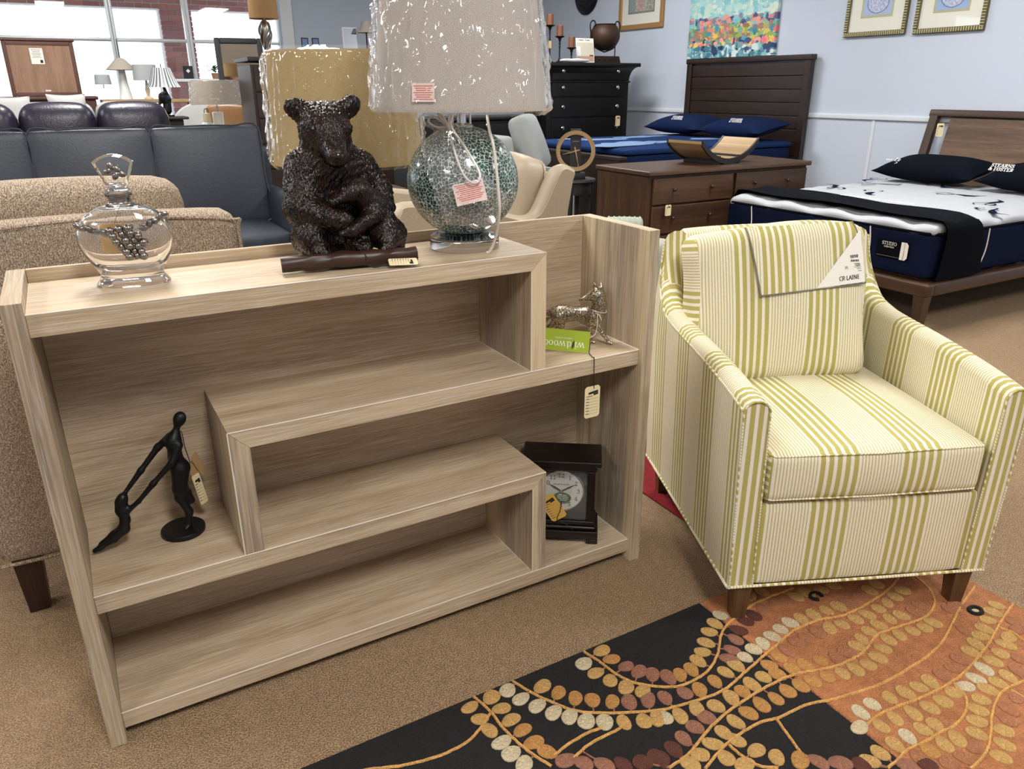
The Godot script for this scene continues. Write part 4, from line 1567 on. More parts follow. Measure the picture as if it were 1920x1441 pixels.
func mantel_clock() -> void:
	var c := thing("mantel_clock", "black wooden mantel clock with round white dial on lowest shelf", "clock", Vector3(1.2235, 0.0676, -0.1455), deg_to_rad(-35.5))
	var w: Material = M.clock_wood
	var bo := func(called: String, lo: Vector3, hi: Vector3, bv := 0.002) -> MeshInstance3D:
		var s := box2(Sh.new(), lo, hi, bv)
		s.uvf = wood_uv(0)
		return part(c, called, s, w)
	bo.call("top", Vector3(-0.112, 0.248, -0.062), Vector3(0.112, 0.264, 0.062), 0.003)
	bo.call("cornice", Vector3(-0.100, 0.228, -0.052), Vector3(0.100, 0.248, 0.052), 0.004)
	for sx in [-1.0, 1.0]:
		for z in [-0.044, 0.030]:
			bo.call("post", Vector3(minf(sx * 0.074, sx * 0.096), 0.070, z), Vector3(maxf(sx * 0.074, sx * 0.096), 0.228, z + 0.020))
		bo.call("foot", Vector3(minf(sx * 0.075, sx * 0.108), 0.0, -0.058), Vector3(maxf(sx * 0.075, sx * 0.108), 0.014, 0.058))
		part(c, "side_glass", bx(Vector3(0.002, 0.158, 0.052), 0.0, Vector3(sx * 0.090, 0.149, 0.003)), M.pane)
	bo.call("base", Vector3(-0.108, 0.014, -0.058), Vector3(0.108, 0.040, 0.058), 0.003)
	bo.call("plinth", Vector3(-0.102, 0.040, -0.053), Vector3(0.102, 0.056, 0.053), 0.006)
	bo.call("sill", Vector3(-0.097, 0.056, -0.050), Vector3(0.097, 0.070, 0.050), 0.003)
	bo.call("back_board", Vector3(-0.074, 0.070, 0.010), Vector3(0.074, 0.228, 0.020))
	var turn := Basis(Vector3.RIGHT, PI / 2)
	var cy := 0.152
	var dl := part(c, "dial", lathe(Sh.new(), [Vector2(0.062, 0), Vector2(0.062, 0.003), Vector2(0.0, 0.003)], 48), M.dial, Transform3D(turn, Vector3(0, cy, 0.021)))
	part(c, "bezel", lathe(Sh.new(), [Vector2(0.066, 0), Vector2(0.067, 0.003), Vector2(0.065, 0.006), Vector2(0.062, 0.004), Vector2(0.062, 0)], 48), M.chrome, Transform3D(turn, Vector3(0, cy, 0.0205)))
	for k in 12:
		var a := TAU * (k + 1) / 12.0
		words(c, "numeral", str(k + 1), 0.0125, M.ink, Transform3D(Basis(), Vector3(sin(a) * 0.049, cy + cos(a) * 0.049, 0.0245)), true)
		part(c, "minute_mark", bx(Vector3(0.0014, 0.0014, 0.0004)), M.ink, Transform3D(Basis(), Vector3(sin(a) * 0.0585, cy + cos(a) * 0.0585, 0.0243)))
	for e in [["HOWARD", -0.013], ["MILLER", 0.013]]:
		words(c, "lettering", e[0], 0.0030, M.ink, Transform3D(Basis(), Vector3(e[1], cy + 0.021, 0.0244)), true)
	part(c, "emblem", bx(Vector3(0.0024, 0.0024, 0.0006)), M.ink, Transform3D(Basis(Vector3.BACK, PI / 4), Vector3(0, cy + 0.021, 0.0244)))
	for e in [[deg_to_rad(60), 0.046, 0.0030, "minute_hand"], [deg_to_rad(-58), 0.040, 0.0040, "hour_hand"]]:
		var h := Sh.new()
		prism(h, [Vector2(-e[2] * 0.5, -0.006), Vector2(e[2] * 0.5, -0.006), Vector2(e[2] * 0.7, e[1] * 0.6), Vector2(0, e[1]), Vector2(-e[2] * 0.7, e[1] * 0.6)], 0.0, 0.0008)
		part(c, e[3], h, M.ink, Transform3D(Basis(Vector3.BACK, -e[0]), Vector3(0, cy, 0.0265 if e[1] > 0.045 else 0.0255)))
	part(c, "hub", lathe(Sh.new(), [Vector2(0.005, 0), Vector2(0.005, 0.002), Vector2(0.0, 0.003)], 16), M.gold_frame, Transform3D(turn, Vector3(0, cy, 0.0275)))
	var ov := lathe(Sh.new(), [Vector2(1, 0), Vector2(1, 0.0006), Vector2(0, 0.0006)], 32)
	var stk := part(c, "sticker", ov, M.green_sticker, Transform3D(Basis(Vector3.BACK, -0.12) * turn * Basis.from_scale(Vector3(0.025, 1, 0.0165)), Vector3(0.004, cy - 0.018, 0.0300)))
	# four lines too small to read
	for e in [[-0.006, 0.0085, 0.010, 0.0030], [0.007, 0.0085, 0.012, 0.0018], [-0.009, 0.0030, 0.012, 0.0020], [0.007, 0.0030, 0.018, 0.0020], [-0.008, -0.0028, 0.012, 0.0020], [0.008, -0.0028, 0.016, 0.0020], [-0.002, -0.0085, 0.010, 0.0018], [0.008, -0.0085, 0.008, 0.0018]]:
		part(c, "sticker_print", bx(Vector3(e[2], e[3], 0.0004)), M.white_ink, Transform3D(Basis(Vector3.BACK, -0.12), Vector3(0.004 + e[0], cy - 0.018 + e[1] - e[0] * 0.12, 0.0308)))
	# glass door, price tag taped on it
	part(c, "door_glass", bx(Vector3(0.148, 0.158, 0.0015), 0.0, Vector3(0, 0.149, 0.040)), M.pane)
	price_tag(c, 0.048, 0.082, M.tag_yellow, Transform3D(Basis(Vector3.BACK, deg_to_rad(32)), Vector3(-0.022, 0.113, 0.0545)))
	part(c, "tag_string", tube(Sh.new(), curve([Vector3(0.002, 0.136, 0.056), Vector3(0.0, 0.11, 0.058), Vector3(-0.008, 0.078, 0.058), Vector3(0.018, 0.064, 0.060), Vector3(0.036, 0.048, 0.061)], 5), 0.0011, 5), M.string_black)


func dancer_figure() -> void:
	var d := thing("iron_figurine", "black iron figurine of an adult swinging a child, on a shelf", "figurine", Vector3(0.224, 0.3620, -0.186), deg_to_rad(2))
	part(d, "base", lathe(Sh.new(), [Vector2(0, 0), Vector2(0.046, 0), Vector2(0.047, 0.002), Vector2(0.047, 0.010), Vector2(0.045, 0.012), Vector2(0, 0.012)], 40), M.black_iron)
	var o := Vector3(0.224, 0.362, -0.2)
	var q := func(x: float, y: float, z := 0.0) -> Vector3: return Vector3(x - 0.224, y - 0.362, z)
	var bones := [
		blob(q.call(0.256, 0.633), Vector3(0.0135, 0.017, 0.013), 0.006, Basis(Vector3.BACK, -0.4)),
		cap(q.call(0.250, 0.622), q.call(0.243, 0.603), 0.007, 0.006, 0.006),
		cap(q.call(0.243, 0.603), q.call(0.235, 0.585), 0.008, 0.013, 0.008),
		cap(q.call(0.236, 0.586), q.call(0.234, 0.548), 0.0165, 0.0135, 0.012),
		cap(q.call(0.234, 0.546), q.call(0.240, 0.520), 0.012, 0.0165, 0.012),
		cap(q.call(0.240, 0.518), q.call(0.232, 0.470), 0.0205, 0.0155, 0.010),
		# standing leg and the one lifted behind
		cap(q.call(0.232, 0.470), q.call(0.229, 0.448), 0.014, 0.0105, 0.008),
		cap(q.call(0.229, 0.448), q.call(0.242, 0.410, 0.004), 0.0105, 0.0085, 0.008),
		cap(q.call(0.242, 0.410, 0.004), q.call(0.236, 0.376, 0.006), 0.0085, 0.0065, 0.006),
		cap(q.call(0.236, 0.376, 0.006), q.call(0.228, 0.374, 0.014), 0.007, 0.005, 0.005),
		cap(q.call(0.238, 0.47, -0.008), q.call(0.246, 0.45, -0.014), 0.012, 0.009, 0.008),
		cap(q.call(0.246, 0.45, -0.014), q.call(0.251, 0.428, -0.012), 0.0085, 0.009, 0.006),
		# arms
		cap(q.call(0.232, 0.592, -0.012), q.call(0.205, 0.572, -0.016), 0.009, 0.0075, 0.008),
		cap(q.call(0.205, 0.572, -0.016), q.call(0.163, 0.528, -0.012), 0.0072, 0.0058, 0.006),
		cap(q.call(0.163, 0.528, -0.012), q.call(0.122, 0.484, -0.008), 0.0068, 0.0045, 0.006),
		cap(q.call(0.244, 0.578, 0.014), q.call(0.224, 0.545, 0.02), 0.0085, 0.007, 0.008),
		cap(q.call(0.224, 0.545, 0.02), q.call(0.180, 0.505, 0.018), 0.0068, 0.0056, 0.006),
		cap(q.call(0.180, 0.505, 0.018), q.call(0.146, 0.470, 0.014), 0.0066, 0.0048, 0.006),
		cap(q.call(0.146, 0.470, 0.014), q.call(0.124, 0.452, 0.008), 0.005, 0.006, 0.005),
		# child
		blob(q.call(0.118, 0.480), Vector3(0.0105, 0.012, 0.0105), 0.006),
		cap(q.call(0.112, 0.470), q.call(0.112, 0.452), 0.012, 0.013, 0.010),
		cap(q.call(0.112, 0.452), q.call(0.114, 0.428), 0.012, 0.0095, 0.008),
		cap(q.call(0.114, 0.428), q.call(0.108, 0.408), 0.0095, 0.0115, 0.008),
		cap(q.call(0.108, 0.408, 0.004), q.call(0.086, 0.392, 0.006), 0.010, 0.0075, 0.008),
		cap(q.call(0.108, 0.406, -0.005), q.call(0.086, 0.396, -0.007), 0.010, 0.0075, 0.008),
		cap(q.call(0.086, 0.392, 0.006), q.call(0.056, 0.378, 0.005), 0.0072, 0.0045, 0.006),
		cap(q.call(0.086, 0.396, -0.007), q.call(0.058, 0.382, -0.006), 0.0072, 0.0045, 0.006),
		cap(q.call(0.056, 0.378, 0.003), q.call(0.045, 0.374, 0.002), 0.006, 0.0055, 0.006),
	]
	part(d, "figures", body(bones, 0.003), M.black_iron)
	var t := thing("figurine_tags", "buff cardboard tags tied to the black iron figurine", "price tag", Vector3(0.250, 0.480, -0.205))
	price_tag(t, 0.026, 0.085, M.manila, Transform3D(Basis(Vector3.UP, 0.9) * Basis(Vector3.BACK, 0.28), Vector3(0.021, -0.004, -0.012)), false)
	price_tag(t, 0.020, 0.08, M.tag_card, Transform3D(Basis(Vector3.UP, 0.5) * Basis(Vector3.BACK, 0.16), Vector3(0.024, -0.032, 0.0)), true)
	price_tag(t, 0.024, 0.07, M.manila, Transform3D(Basis(Vector3.UP, 0.9) * Basis(Vector3.BACK, 0.5), Vector3(0.032, 0.022, -0.02)), false)
	part(t, "string", tube(Sh.new(), curve([Vector3(-0.012, 0.128, 0.024), Vector3(0.004, 0.126, 0.022), Vector3(0.006, 0.09, 0.020), Vector3(0.010, 0.06, 0.006), Vector3(0.014, 0.032, -0.004)], 5), 0.0010, 5), M.string_black)


# ------------------------------------------------------------------ lamps
# drum shade: linen sleeve, rims; wrap: crumpled clear film round it
func shade(parent: Node, called: String, r0: float, r1: float, y0: float, y1: float, m: Material, sd: int, wrapped := true, seg := 64) -> MeshInstance3D:
	var s := lathe(Sh.new(), [Vector2(r0 - 0.002, y0), Vector2(r0, y0), Vector2(r0, y0 + 0.008), Vector2(lerpf(r0, r1, 0.5), (y0 + y1) / 2), Vector2(r1, y1 - 0.008), Vector2(r1, y1), Vector2(r1 - 0.002, y1), Vector2(lerpf(r0, r1, 0.5) - 0.002, (y0 + y1) / 2), Vector2(r0 - 0.002, y0)], seg)
	var o := part(parent, called, s, m)
	if wrapped:
		part(o, "plastic_wrap", film(r0, r1, y0, y1, sd, seg), M.plastic_wrap, Transform3D(), "crumpled clear plastic wrap")
	return o


func film(r0: float, r1: float, y0: float, y1: float, sd: int, seg := 64) -> Sh:
	var a := noise(sd, 3.2, 2)
	var b := noise(sd + 1, 9.0, 1)
	var nu := seg * 3
	var nv := 70
	var g := Sh.new()
	g.smooth = true
	grid(g, nu, nv, func(i: int, j: int) -> Vector3:
		var t := -0.03 + 1.06 * j / (nv - 1)
		var ang := TAU * i / nu
		var r := lerpf(r0, r1, clampf(t, 0.0, 1.0)) + 0.0055
		var p := Vector3(sin(ang), t * 0.8, cos(ang))
		# folds run mostly up and down, some slant
		var f := absf(a.get_noise_3d(p.x * 1.6, p.y * 0.30, p.z * 1.6))
		var f2 := absf(b.get_noise_3d(p.x + p.y * 0.12, p.y * 0.30, p.z - p.y * 0.25))
		r += (0.010 * pow(1.0 - f, 7.0) + 0.0065 * pow(1.0 - f2, 6.0)) * (1.0 - smoothstep(0.9, 1.0, t) * 0.8)
		if t < 0.02:
			r -= (0.02 - t) * 0.35
		if t > 0.99:
			r -= (t - 0.99) * 0.5
		return Vector3(sin(ang) * r, lerpf(y0, y1, t), cos(ang) * r), true, false)
	return g


func teal_lamp() -> void:
	var l := thing("mosaic_lamp", "table lamp with teal crackle glass globe and plastic wrapped white shade", "table lamp", Vector3(0.944, 0.9403, -0.170), deg_to_rad(-26))
	part(l, "base", lathe(Sh.new(), [Vector2(0, 0), Vector2(0.081, 0), Vector2(0.083, 0.002), Vector2(0.083, 0.024), Vector2(0.081, 0.026), Vector2(0, 0.026)], 56), M.glass, Transform3D(), "clear acrylic disc base")
	part(l, "collar", lathe(Sh.new(), [Vector2(0, 0.0265), Vector2(0.080, 0.0265), Vector2(0.081, 0.0285), Vector2(0.066, 0.030), Vector2(0.060, 0.036), Vector2(0.0, 0.036)], 48), M.chrome)
	var gp := []
	var gl := Sh.new()
	var rings := 40
	for j in rings + 1:
		var a := -PI / 2 + PI * j / rings
		gp.append(Vector2(maxf(cos(a) * 0.1295, 0.0), 0.154 + sin(a) * 0.124))
	lathe(gl, gp, 72)
	for i in gl.v.size():
		gl.t[i].y = clampf(acos(clampf((gl.v[i].y - 0.154) / 0.124, -1, 1)) / PI, 0.002, 0.998)
	gl.crease = -1.0
	part(l, "globe", gl, M.mosaic)
	part(l, "neck", lathe(Sh.new(), [Vector2(0.026, 0.272), Vector2(0.027, 0.278), Vector2(0.022, 0.281), Vector2(0.011, 0.283), Vector2(0.010, 0.305), Vector2(0.014, 0.309), Vector2(0.014, 0.33), Vector2(0.009, 0.36), Vector2(0.0, 0.362)], 24), M.chrome)
	var rods := Sh.new()
	for x in [-0.02, 0.02]:
		tube(rods, [Vector3(x, 0.28, 0), Vector3(x, 0.34, 0)], 0.0025, 8)
	part(l, "rods", rods, M.chrome)
	var sh := shade(l, "shade", 0.193, 0.160, 0.310, 0.63, M.shade_linen, 301)
	# warning label under the film
	var lb := part(sh, "label", bx(Vector3(0.050, 0.036, 0.0006)), M.pink_paper, Transform3D(Basis(Vector3.UP, -0.40) * Basis(Vector3.RIGHT, -0.1), Vector3(-0.076, 0.349, 0.1785)))
	for k in 7:
		part(lb, "print_line", bx(Vector3(0.043 - 0.006 * (k % 3), 0.0016, 0.0003)), M.red_ink, Transform3D(Basis(), Vector3(0, 0.0125 - k * 0.0042, 0.0005)))
	# flex hanging from the shade over the globe
	part(l, "cord", tube(Sh.new(), curve([Vector3(0.056, 0.300, 0.075), Vector3(0.060, 0.270, 0.112), Vector3(0.068, 0.235, 0.128), Vector3(0.076, 0.150, 0.140), Vector3(0.078, 0.100, 0.136), Vector3(0.070, 0.040, 0.105), Vector3(0.058, 0.008, 0.092), Vector3(0.050, 0.0035, 0.090)], 6), 0.0034, 8), M.clear_cord, Transform3D(), "clear plastic flex")
	# bag of spare parts tied to the neck
	var bag := thing("parts_bag", "clear plastic bag with red label tied to the teal lamp's neck", "plastic bag", Vector3(0.944, 0.9403, -0.170), deg_to_rad(-26))
	var nn := noise(171, 16.0, 2)
	var n2 := noise(172, 40.0, 2)
	var lefts := [Vector2(-0.105, 0.288), Vector2(-0.062, 0.268), Vector2(-0.088, 0.240), Vector2(-0.080, 0.190), Vector2(-0.066, 0.150), Vector2(-0.052, 0.100), Vector2(-0.038, 0.072)]
	var rights := [Vector2(-0.010, 0.294), Vector2(-0.020, 0.280), Vector2(0.004, 0.248), Vector2(0.034, 0.200), Vector2(0.072, 0.160), Vector2(0.100, 0.118), Vector2(0.058, 0.062)]
	lefts = curve(lefts, 9)
	rights = curve(rights, 9)
	var rows := lefts.size()
	var cols := 44
	var depth := func(x: float, y: float) -> float:
		var q := 0.137 * 0.137 - x * x - (y - 0.154) * (y - 0.154)
		return sqrt(maxf(q, 0.0016))
	var sheet := func(i: int, j: int, front: float) -> Vector3:
		var u := float(i) / (cols - 1)
		var q: Vector2 = (lefts[j] as Vector2).lerp(rights[j], u)
		var bulge := sin(u * PI) * sin(clampf((j - 2.0) / (rows - 2.0), 0.0, 1.0) * PI)
		var z: float = depth.call(q.x, q.y)
		var wr := 0.016 * (absf(nn.get_noise_2d(q.x * 3.0, q.y * 1.3)) - 0.2) + 0.007 * absf(n2.get_noise_2d(q.x, q.y))
		return Vector3(q.x, q.y, z + (0.004 if front < 0.5 else 0.012 + 0.012 * bulge + wr))
	var bs := Sh.new()
	grid(bs, cols, rows, func(i: int, j: int) -> Vector3: return sheet.call(i, rows - 1 - j, 1.0))
	grid(bs, cols, rows, func(i: int, j: int) -> Vector3: return sheet.call(i, j, 0.0))
	part(bag, "film", bs, M.plastic_bag)
	var card := part(bag, "label", bx(Vector3(0.068, 0.047, 0.0008)), M.pink_paper, Transform3D(Basis(Vector3.RIGHT, -0.35) * Basis(Vector3.BACK, 0.22), Vector3(0.014, 0.146, 0.1440)))
	for k in 9:
		part(card, "print_line", bx(Vector3(0.060 - 0.007 * (k % 3), 0.0019, 0.0003)), M.red_ink, Transform3D(Basis(), Vector3(0, 0.019 - k * 0.0042, 0.0006)))
	var cords := Sh.new()
	tube(cords, curve([Vector3(-0.030, 0.277, 0.045), Vector3(-0.062, 0.300, 0.060), Vector3(-0.072, 0.288, 0.066), Vector3(-0.052, 0.276, 0.062), Vector3(-0.030, 0.277, 0.052)], 6), 0.0026, 6)
	tube(cords, curve([Vector3(-0.030, 0.277, 0.050), Vector3(-0.052, 0.306, 0.062), Vector3(-0.040, 0.300, 0.066), Vector3(-0.028, 0.272, 0.062)], 6), 0.0026, 6)
	tube(cords, curve([Vector3(-0.026, 0.302, 0.03), Vector3(-0.027, 0.277, 0.052), Vector3(-0.014, 0.222, 0.126), Vector3(0.004, 0.180, 0.146), Vector3(0.026, 0.166, 0.149), Vector3(0.036, 0.186, 0.141), Vector3(0.008, 0.236, 0.118), Vector3(-0.022, 0.276, 0.056), Vector3(-0.018, 0.302, 0.03)], 6), 0.0026, 6)
	part(bag, "tie_cord", cords, M.clear_cord)
	var bits := Sh.new()
	lathe(bits, [Vector2(0, 0), Vector2(0.006, 0), Vector2(0.007, 0.012), Vector2(0.003, 0.02), Vector2(0, 0.022)], 12, Vector3(0.030, 0.066, 0.112), Basis(Vector3.BACK, 1.2))
	lathe(bits, [Vector2(0, 0), Vector2(0.010, 0), Vector2(0.010, 0.006), Vector2(0, 0.007)], 16, Vector3(0.060, 0.080, 0.110), Basis(Vector3.RIGHT, 1.1))
	part(bag, "hardware", bits, M.chrome)


func gold_lamp() -> void:
	var p := Vector3(0.852, 0, -0.72)
	var t := thing("lamp_table", "round dark wooden lamp table hidden behind the bookcase", "side table", p)
	part(t, "top", lathe(Sh.new(), [Vector2(0, 0.60), Vector2(0.235, 0.60), Vector2(0.24, 0.605), Vector2(0.24, 0.62), Vector2(0.235, 0.625), Vector2(0, 0.625)], 40), M.dark_leg)
	part(t, "column", lathe(Sh.new(), [Vector2(0.05, 0.05), Vector2(0.025, 0.12), Vector2(0.035, 0.3), Vector2(0.02, 0.5), Vector2(0.05, 0.60)], 20), M.dark_leg)
	part(t, "foot", lathe(Sh.new(), [Vector2(0, 0), Vector2(0.17, 0), Vector2(0.17, 0.02), Vector2(0.06, 0.05), Vector2(0, 0.05)], 32), M.dark_leg)
	var l := thing("gold_shade_lamp", "table lamp with golden drum shade in plastic behind the carved bear", "table lamp", p + Vector3(0, 0.6255, 0), 0.3)
	part(l, "base", lathe(Sh.new(), [Vector2(0, 0), Vector2(0.07, 0), Vector2(0.07, 0.015), Vector2(0.03, 0.03), Vector2(0.075, 0.14), Vector2(0.085, 0.22), Vector2(0.06, 0.32), Vector2(0.02, 0.37), Vector2(0.012, 0.40), Vector2(0.012, 0.5), Vector2(0, 0.5)], 32), M.ceramic_sand)
	shade(l, "shade", 0.207, 0.199, 0.475, 0.765, M.shade_gold, 341)


# ------------------------------------------------------------------ seating behind the bookcase
func slab(s: Sh, c: Vector3, size: Vector3, r: float, puff := Vector3.ZERO, n := 10, uv := true) -> Sh:
	stuffed(s, c, size, r, puff, n)
	s.crease = 0.4
	if uv:
		s.uvf = flat_uv()
	return s


func taper_leg(y1: float, a: float, b: float) -> ArrayMesh:
	var s := Sh.new()
	grid(s, 2, 4, func(i: int, j: int) -> Vector3:
		var h := a if i == 1 else b
		var q := [Vector2(-1, -1), Vector2(-1, 1), Vector2(1, 1), Vector2(1, -1)]
		return Vector3(q[j].x * h, 0.0 if i == 0 else y1, q[j].y * h), false, true)
	s.face([Vector3(-b, 0, -b), Vector3(b, 0, -b), Vector3(b, 0, b), Vector3(-b, 0, b)])
	s.uvf = wood_uv(1)
	return s.mesh()


func tweed_chair() -> void:
	var c := thing("tweed_armchair", "grey brown tweed armchair seen from behind, left of the bookcase", "armchair", Vector3(0.155, 0, -0.575))
	var m: Material = M.tweed
	part(c, "back", slab(Sh.new(), Vector3(0, 0.585, -0.065), Vector3(0.70, 0.845, 0.13), 0.045, Vector3(0.01, 0.012, 0.012), 12), m)
	part(c, "back_cushion", slab(Sh.new(), Vector3(-0.055, 0.80, -0.20), Vector3(0.60, 0.56, 0.15), 0.06, Vector3(0, 0.014, 0.02), 12), m)
	part(c, "seat", slab(Sh.new(), Vector3(0, 0.29, -0.44), Vector3(0.54, 0.26, 0.62), 0.03), m)
	part(c, "seat_cushion", slab(Sh.new(), Vector3(0, 0.475, -0.46), Vector3(0.53, 0.13, 0.58), 0.045, Vector3(0, 0.02, 0)), m)
	for x in [-0.305, 0.305]:
		part(c, "arm", slab(Sh.new(), Vector3(x, 0.42, -0.44), Vector3(0.088, 0.52, 0.63), 0.04), m)
	var w := Sh.new()
	tube(w, curve([Vector3(-0.345, 0.20, -0.002), Vector3(-0.346, 0.60, -0.002), Vector3(-0.345, 0.945, -0.008), Vector3(-0.322, 0.988, -0.010), Vector3(0, 1.012, -0.010), Vector3(0.322, 0.988, -0.010), Vector3(0.345, 0.945, -0.008), Vector3(0.346, 0.60, -0.002), Vector3(0.345, 0.20, -0.002)], 6), 0.005, 6)
	tube(w, [Vector3(-0.345, 0.166, -0.01), Vector3(0, 0.165, 0.001), Vector3(0.345, 0.166, -0.01)], 0.005, 6)
	w.uvf = flat_uv()
	part(c, "welt", w, m)
	var lg := taper_leg(0.19, 0.034, 0.024)
	for e in [[-0.285, -0.055], [0.285, -0.055], [-0.285, -0.70], [0.285, -0.70]]:
		part(c, "leg", lg, M.dark_leg, spot(Vector3(e[0], 0.0, e[1])))


func navy_sofa() -> void:
	var c := thing("navy_sofa", "blue grey leather sofa with three piped back cushions, facing the bookcase", "sofa", Vector3(0.36, 0, -3.62))
	var m: Material = M.navy_leather
	part(c, "frame", slab(Sh.new(), Vector3(0, 0.24, -0.05), Vector3(2.02, 0.26, 0.86), 0.03), m)
	part(c, "back", slab(Sh.new(), Vector3(0, 0.55, -0.42), Vector3(2.02, 0.78, 0.16), 0.05), m)
	for x in [-0.69, -0.045, 0.60]:
		part(c, "seat_cushion", slab(Sh.new(), Vector3(x, 0.425, 0.08), Vector3(0.636, 0.13, 0.70), 0.035, Vector3(0, 0.02, 0.005)), m)
		var bc := part(c, "back_cushion", slab(Sh.new(), Vector3.ZERO, Vector3(0.648, 0.60, 0.17), 0.028, Vector3(0.008, 0.016, 0.035), 14), m, Transform3D(Basis(Vector3.RIGHT, deg_to_rad(-9)), Vector3(x, 0.765, -0.25)))
		var loop := curve([Vector3(-0.317, 0.292, 0.075), Vector3(-0.16, 0.303, 0.078), Vector3(0, 0.307, 0.079), Vector3(0.16, 0.303, 0.078), Vector3(0.317, 0.292, 0.075), Vector3(0.323, 0, 0.078), Vector3(0.317, -0.292, 0.075), Vector3(0, -0.296, 0.075), Vector3(-0.317, -0.292, 0.075), Vector3(-0.323, 0, 0.078)], 5, true)
		part(bc, "piping", tube(Sh.new(), loop, 0.0055, 6, false, true), M.navy_welt)
	for x in [-1.06, 0.98]:
		part(c, "arm", slab(Sh.new(), Vector3(x, 0.39, 0.0), Vector3(0.11, 0.58, 0.92), 0.045, Vector3(0.01, 0.01, 0)), m)
	for e in [[-1.0, 0.36], [0.93, 0.36], [-1.0, -0.44], [0.93, -0.44]]:
		part(c, "leg", taper_leg(0.12, 0.03, 0.022), M.dark_leg, spot(Vector3(e[0], 0, e[1])))


func sofa_back(called: String, label: String, at: Vector3, m: Material, xs: Array, top: float, arm_x: float, turned: bool, hump := 0.0) -> Node3D:
	# a sofa whose back rises to top; xs: edges of its back sections
	var c := thing(called, label, "sofa", at)
	var w: float = xs[xs.size() - 1] - xs[0]
	var mid: float = (xs[0] + xs[xs.size() - 1]) / 2
	var f := -1.0 if turned else 1.0
	part(c, "base", slab(Sh.new(), Vector3(mid, 0.26, f * 0.35), Vector3(w, 0.34, 0.78), 0.04), m)
	for i in xs.size() - 1:
		var ww: float = xs[i + 1] - xs[i] - 0.012
		var x: float = (xs[i] + xs[i + 1]) / 2
		part(c, "back_section", stuffed(Sh.new(), Vector3(x, top / 2 + 0.06, 0), Vector3(ww, top - 0.12, 0.24), 0.10, Vector3(0.012, hump, 0.035), 14), m)
		part(c, "seat_cushion", slab(Sh.new(), Vector3(x, 0.475, f * 0.45), Vector3(ww, 0.13, 0.62), 0.05, Vector3(0, 0.02, 0)), m)
	for sx in [-1.0, 1.0]:
		part(c, "arm", slab(Sh.new(), Vector3(mid + sx * (w / 2 + arm_x / 2), 0.40, f * 0.32), Vector3(arm_x, 0.64, 0.88), 0.06), m)
	for e in [[-1.0, -0.02], [1.0, -0.02], [-1.0, 0.68], [1.0, 0.68]]:
		part(c, "foot", taper_leg(0.10, 0.03, 0.025), M.dark_leg, spot(Vector3(mid + e[0] * (w / 2 - 0.04), 0, f * e[1])))
	return c


func cushion_pillow(s: Sh, size: Vector3, n := 16) -> Sh:
	# a soft pillow: full in the middle, thin at its seams, points at the corners
	var h := size * 0.5
	for sg in [-1.0, 1.0]:
		var f := func(i: int, j: int) -> Vector3:
			var a := -1.0 + 2.0 * i / n
			var b := -1.0 + 2.0 * j / n
			var e := pow(maxf(0.0, 1.0 - pow(absf(a), 3.0)), 0.6) * pow(maxf(0.0, 1.0 - pow(absf(b), 3.0)), 0.6)
			var pull := 1.0 - 0.07 * (1.0 - b * b) * absf(a) - 0.0
			var pul2 := 1.0 - 0.09 * (1.0 - a * a) * absf(b)
			return Vector3(a * h.x * pull, sg * h.y * e, b * h.z * pul2)
		if sg > 0:
			grid(s, n + 1, n + 1, func(i: int, j: int) -> Vector3: return f.call(j, i))
		else:
			grid(s, n + 1, n + 1, f)
	s.crease = 0.2
	s.uvf = flat_uv()
	return s


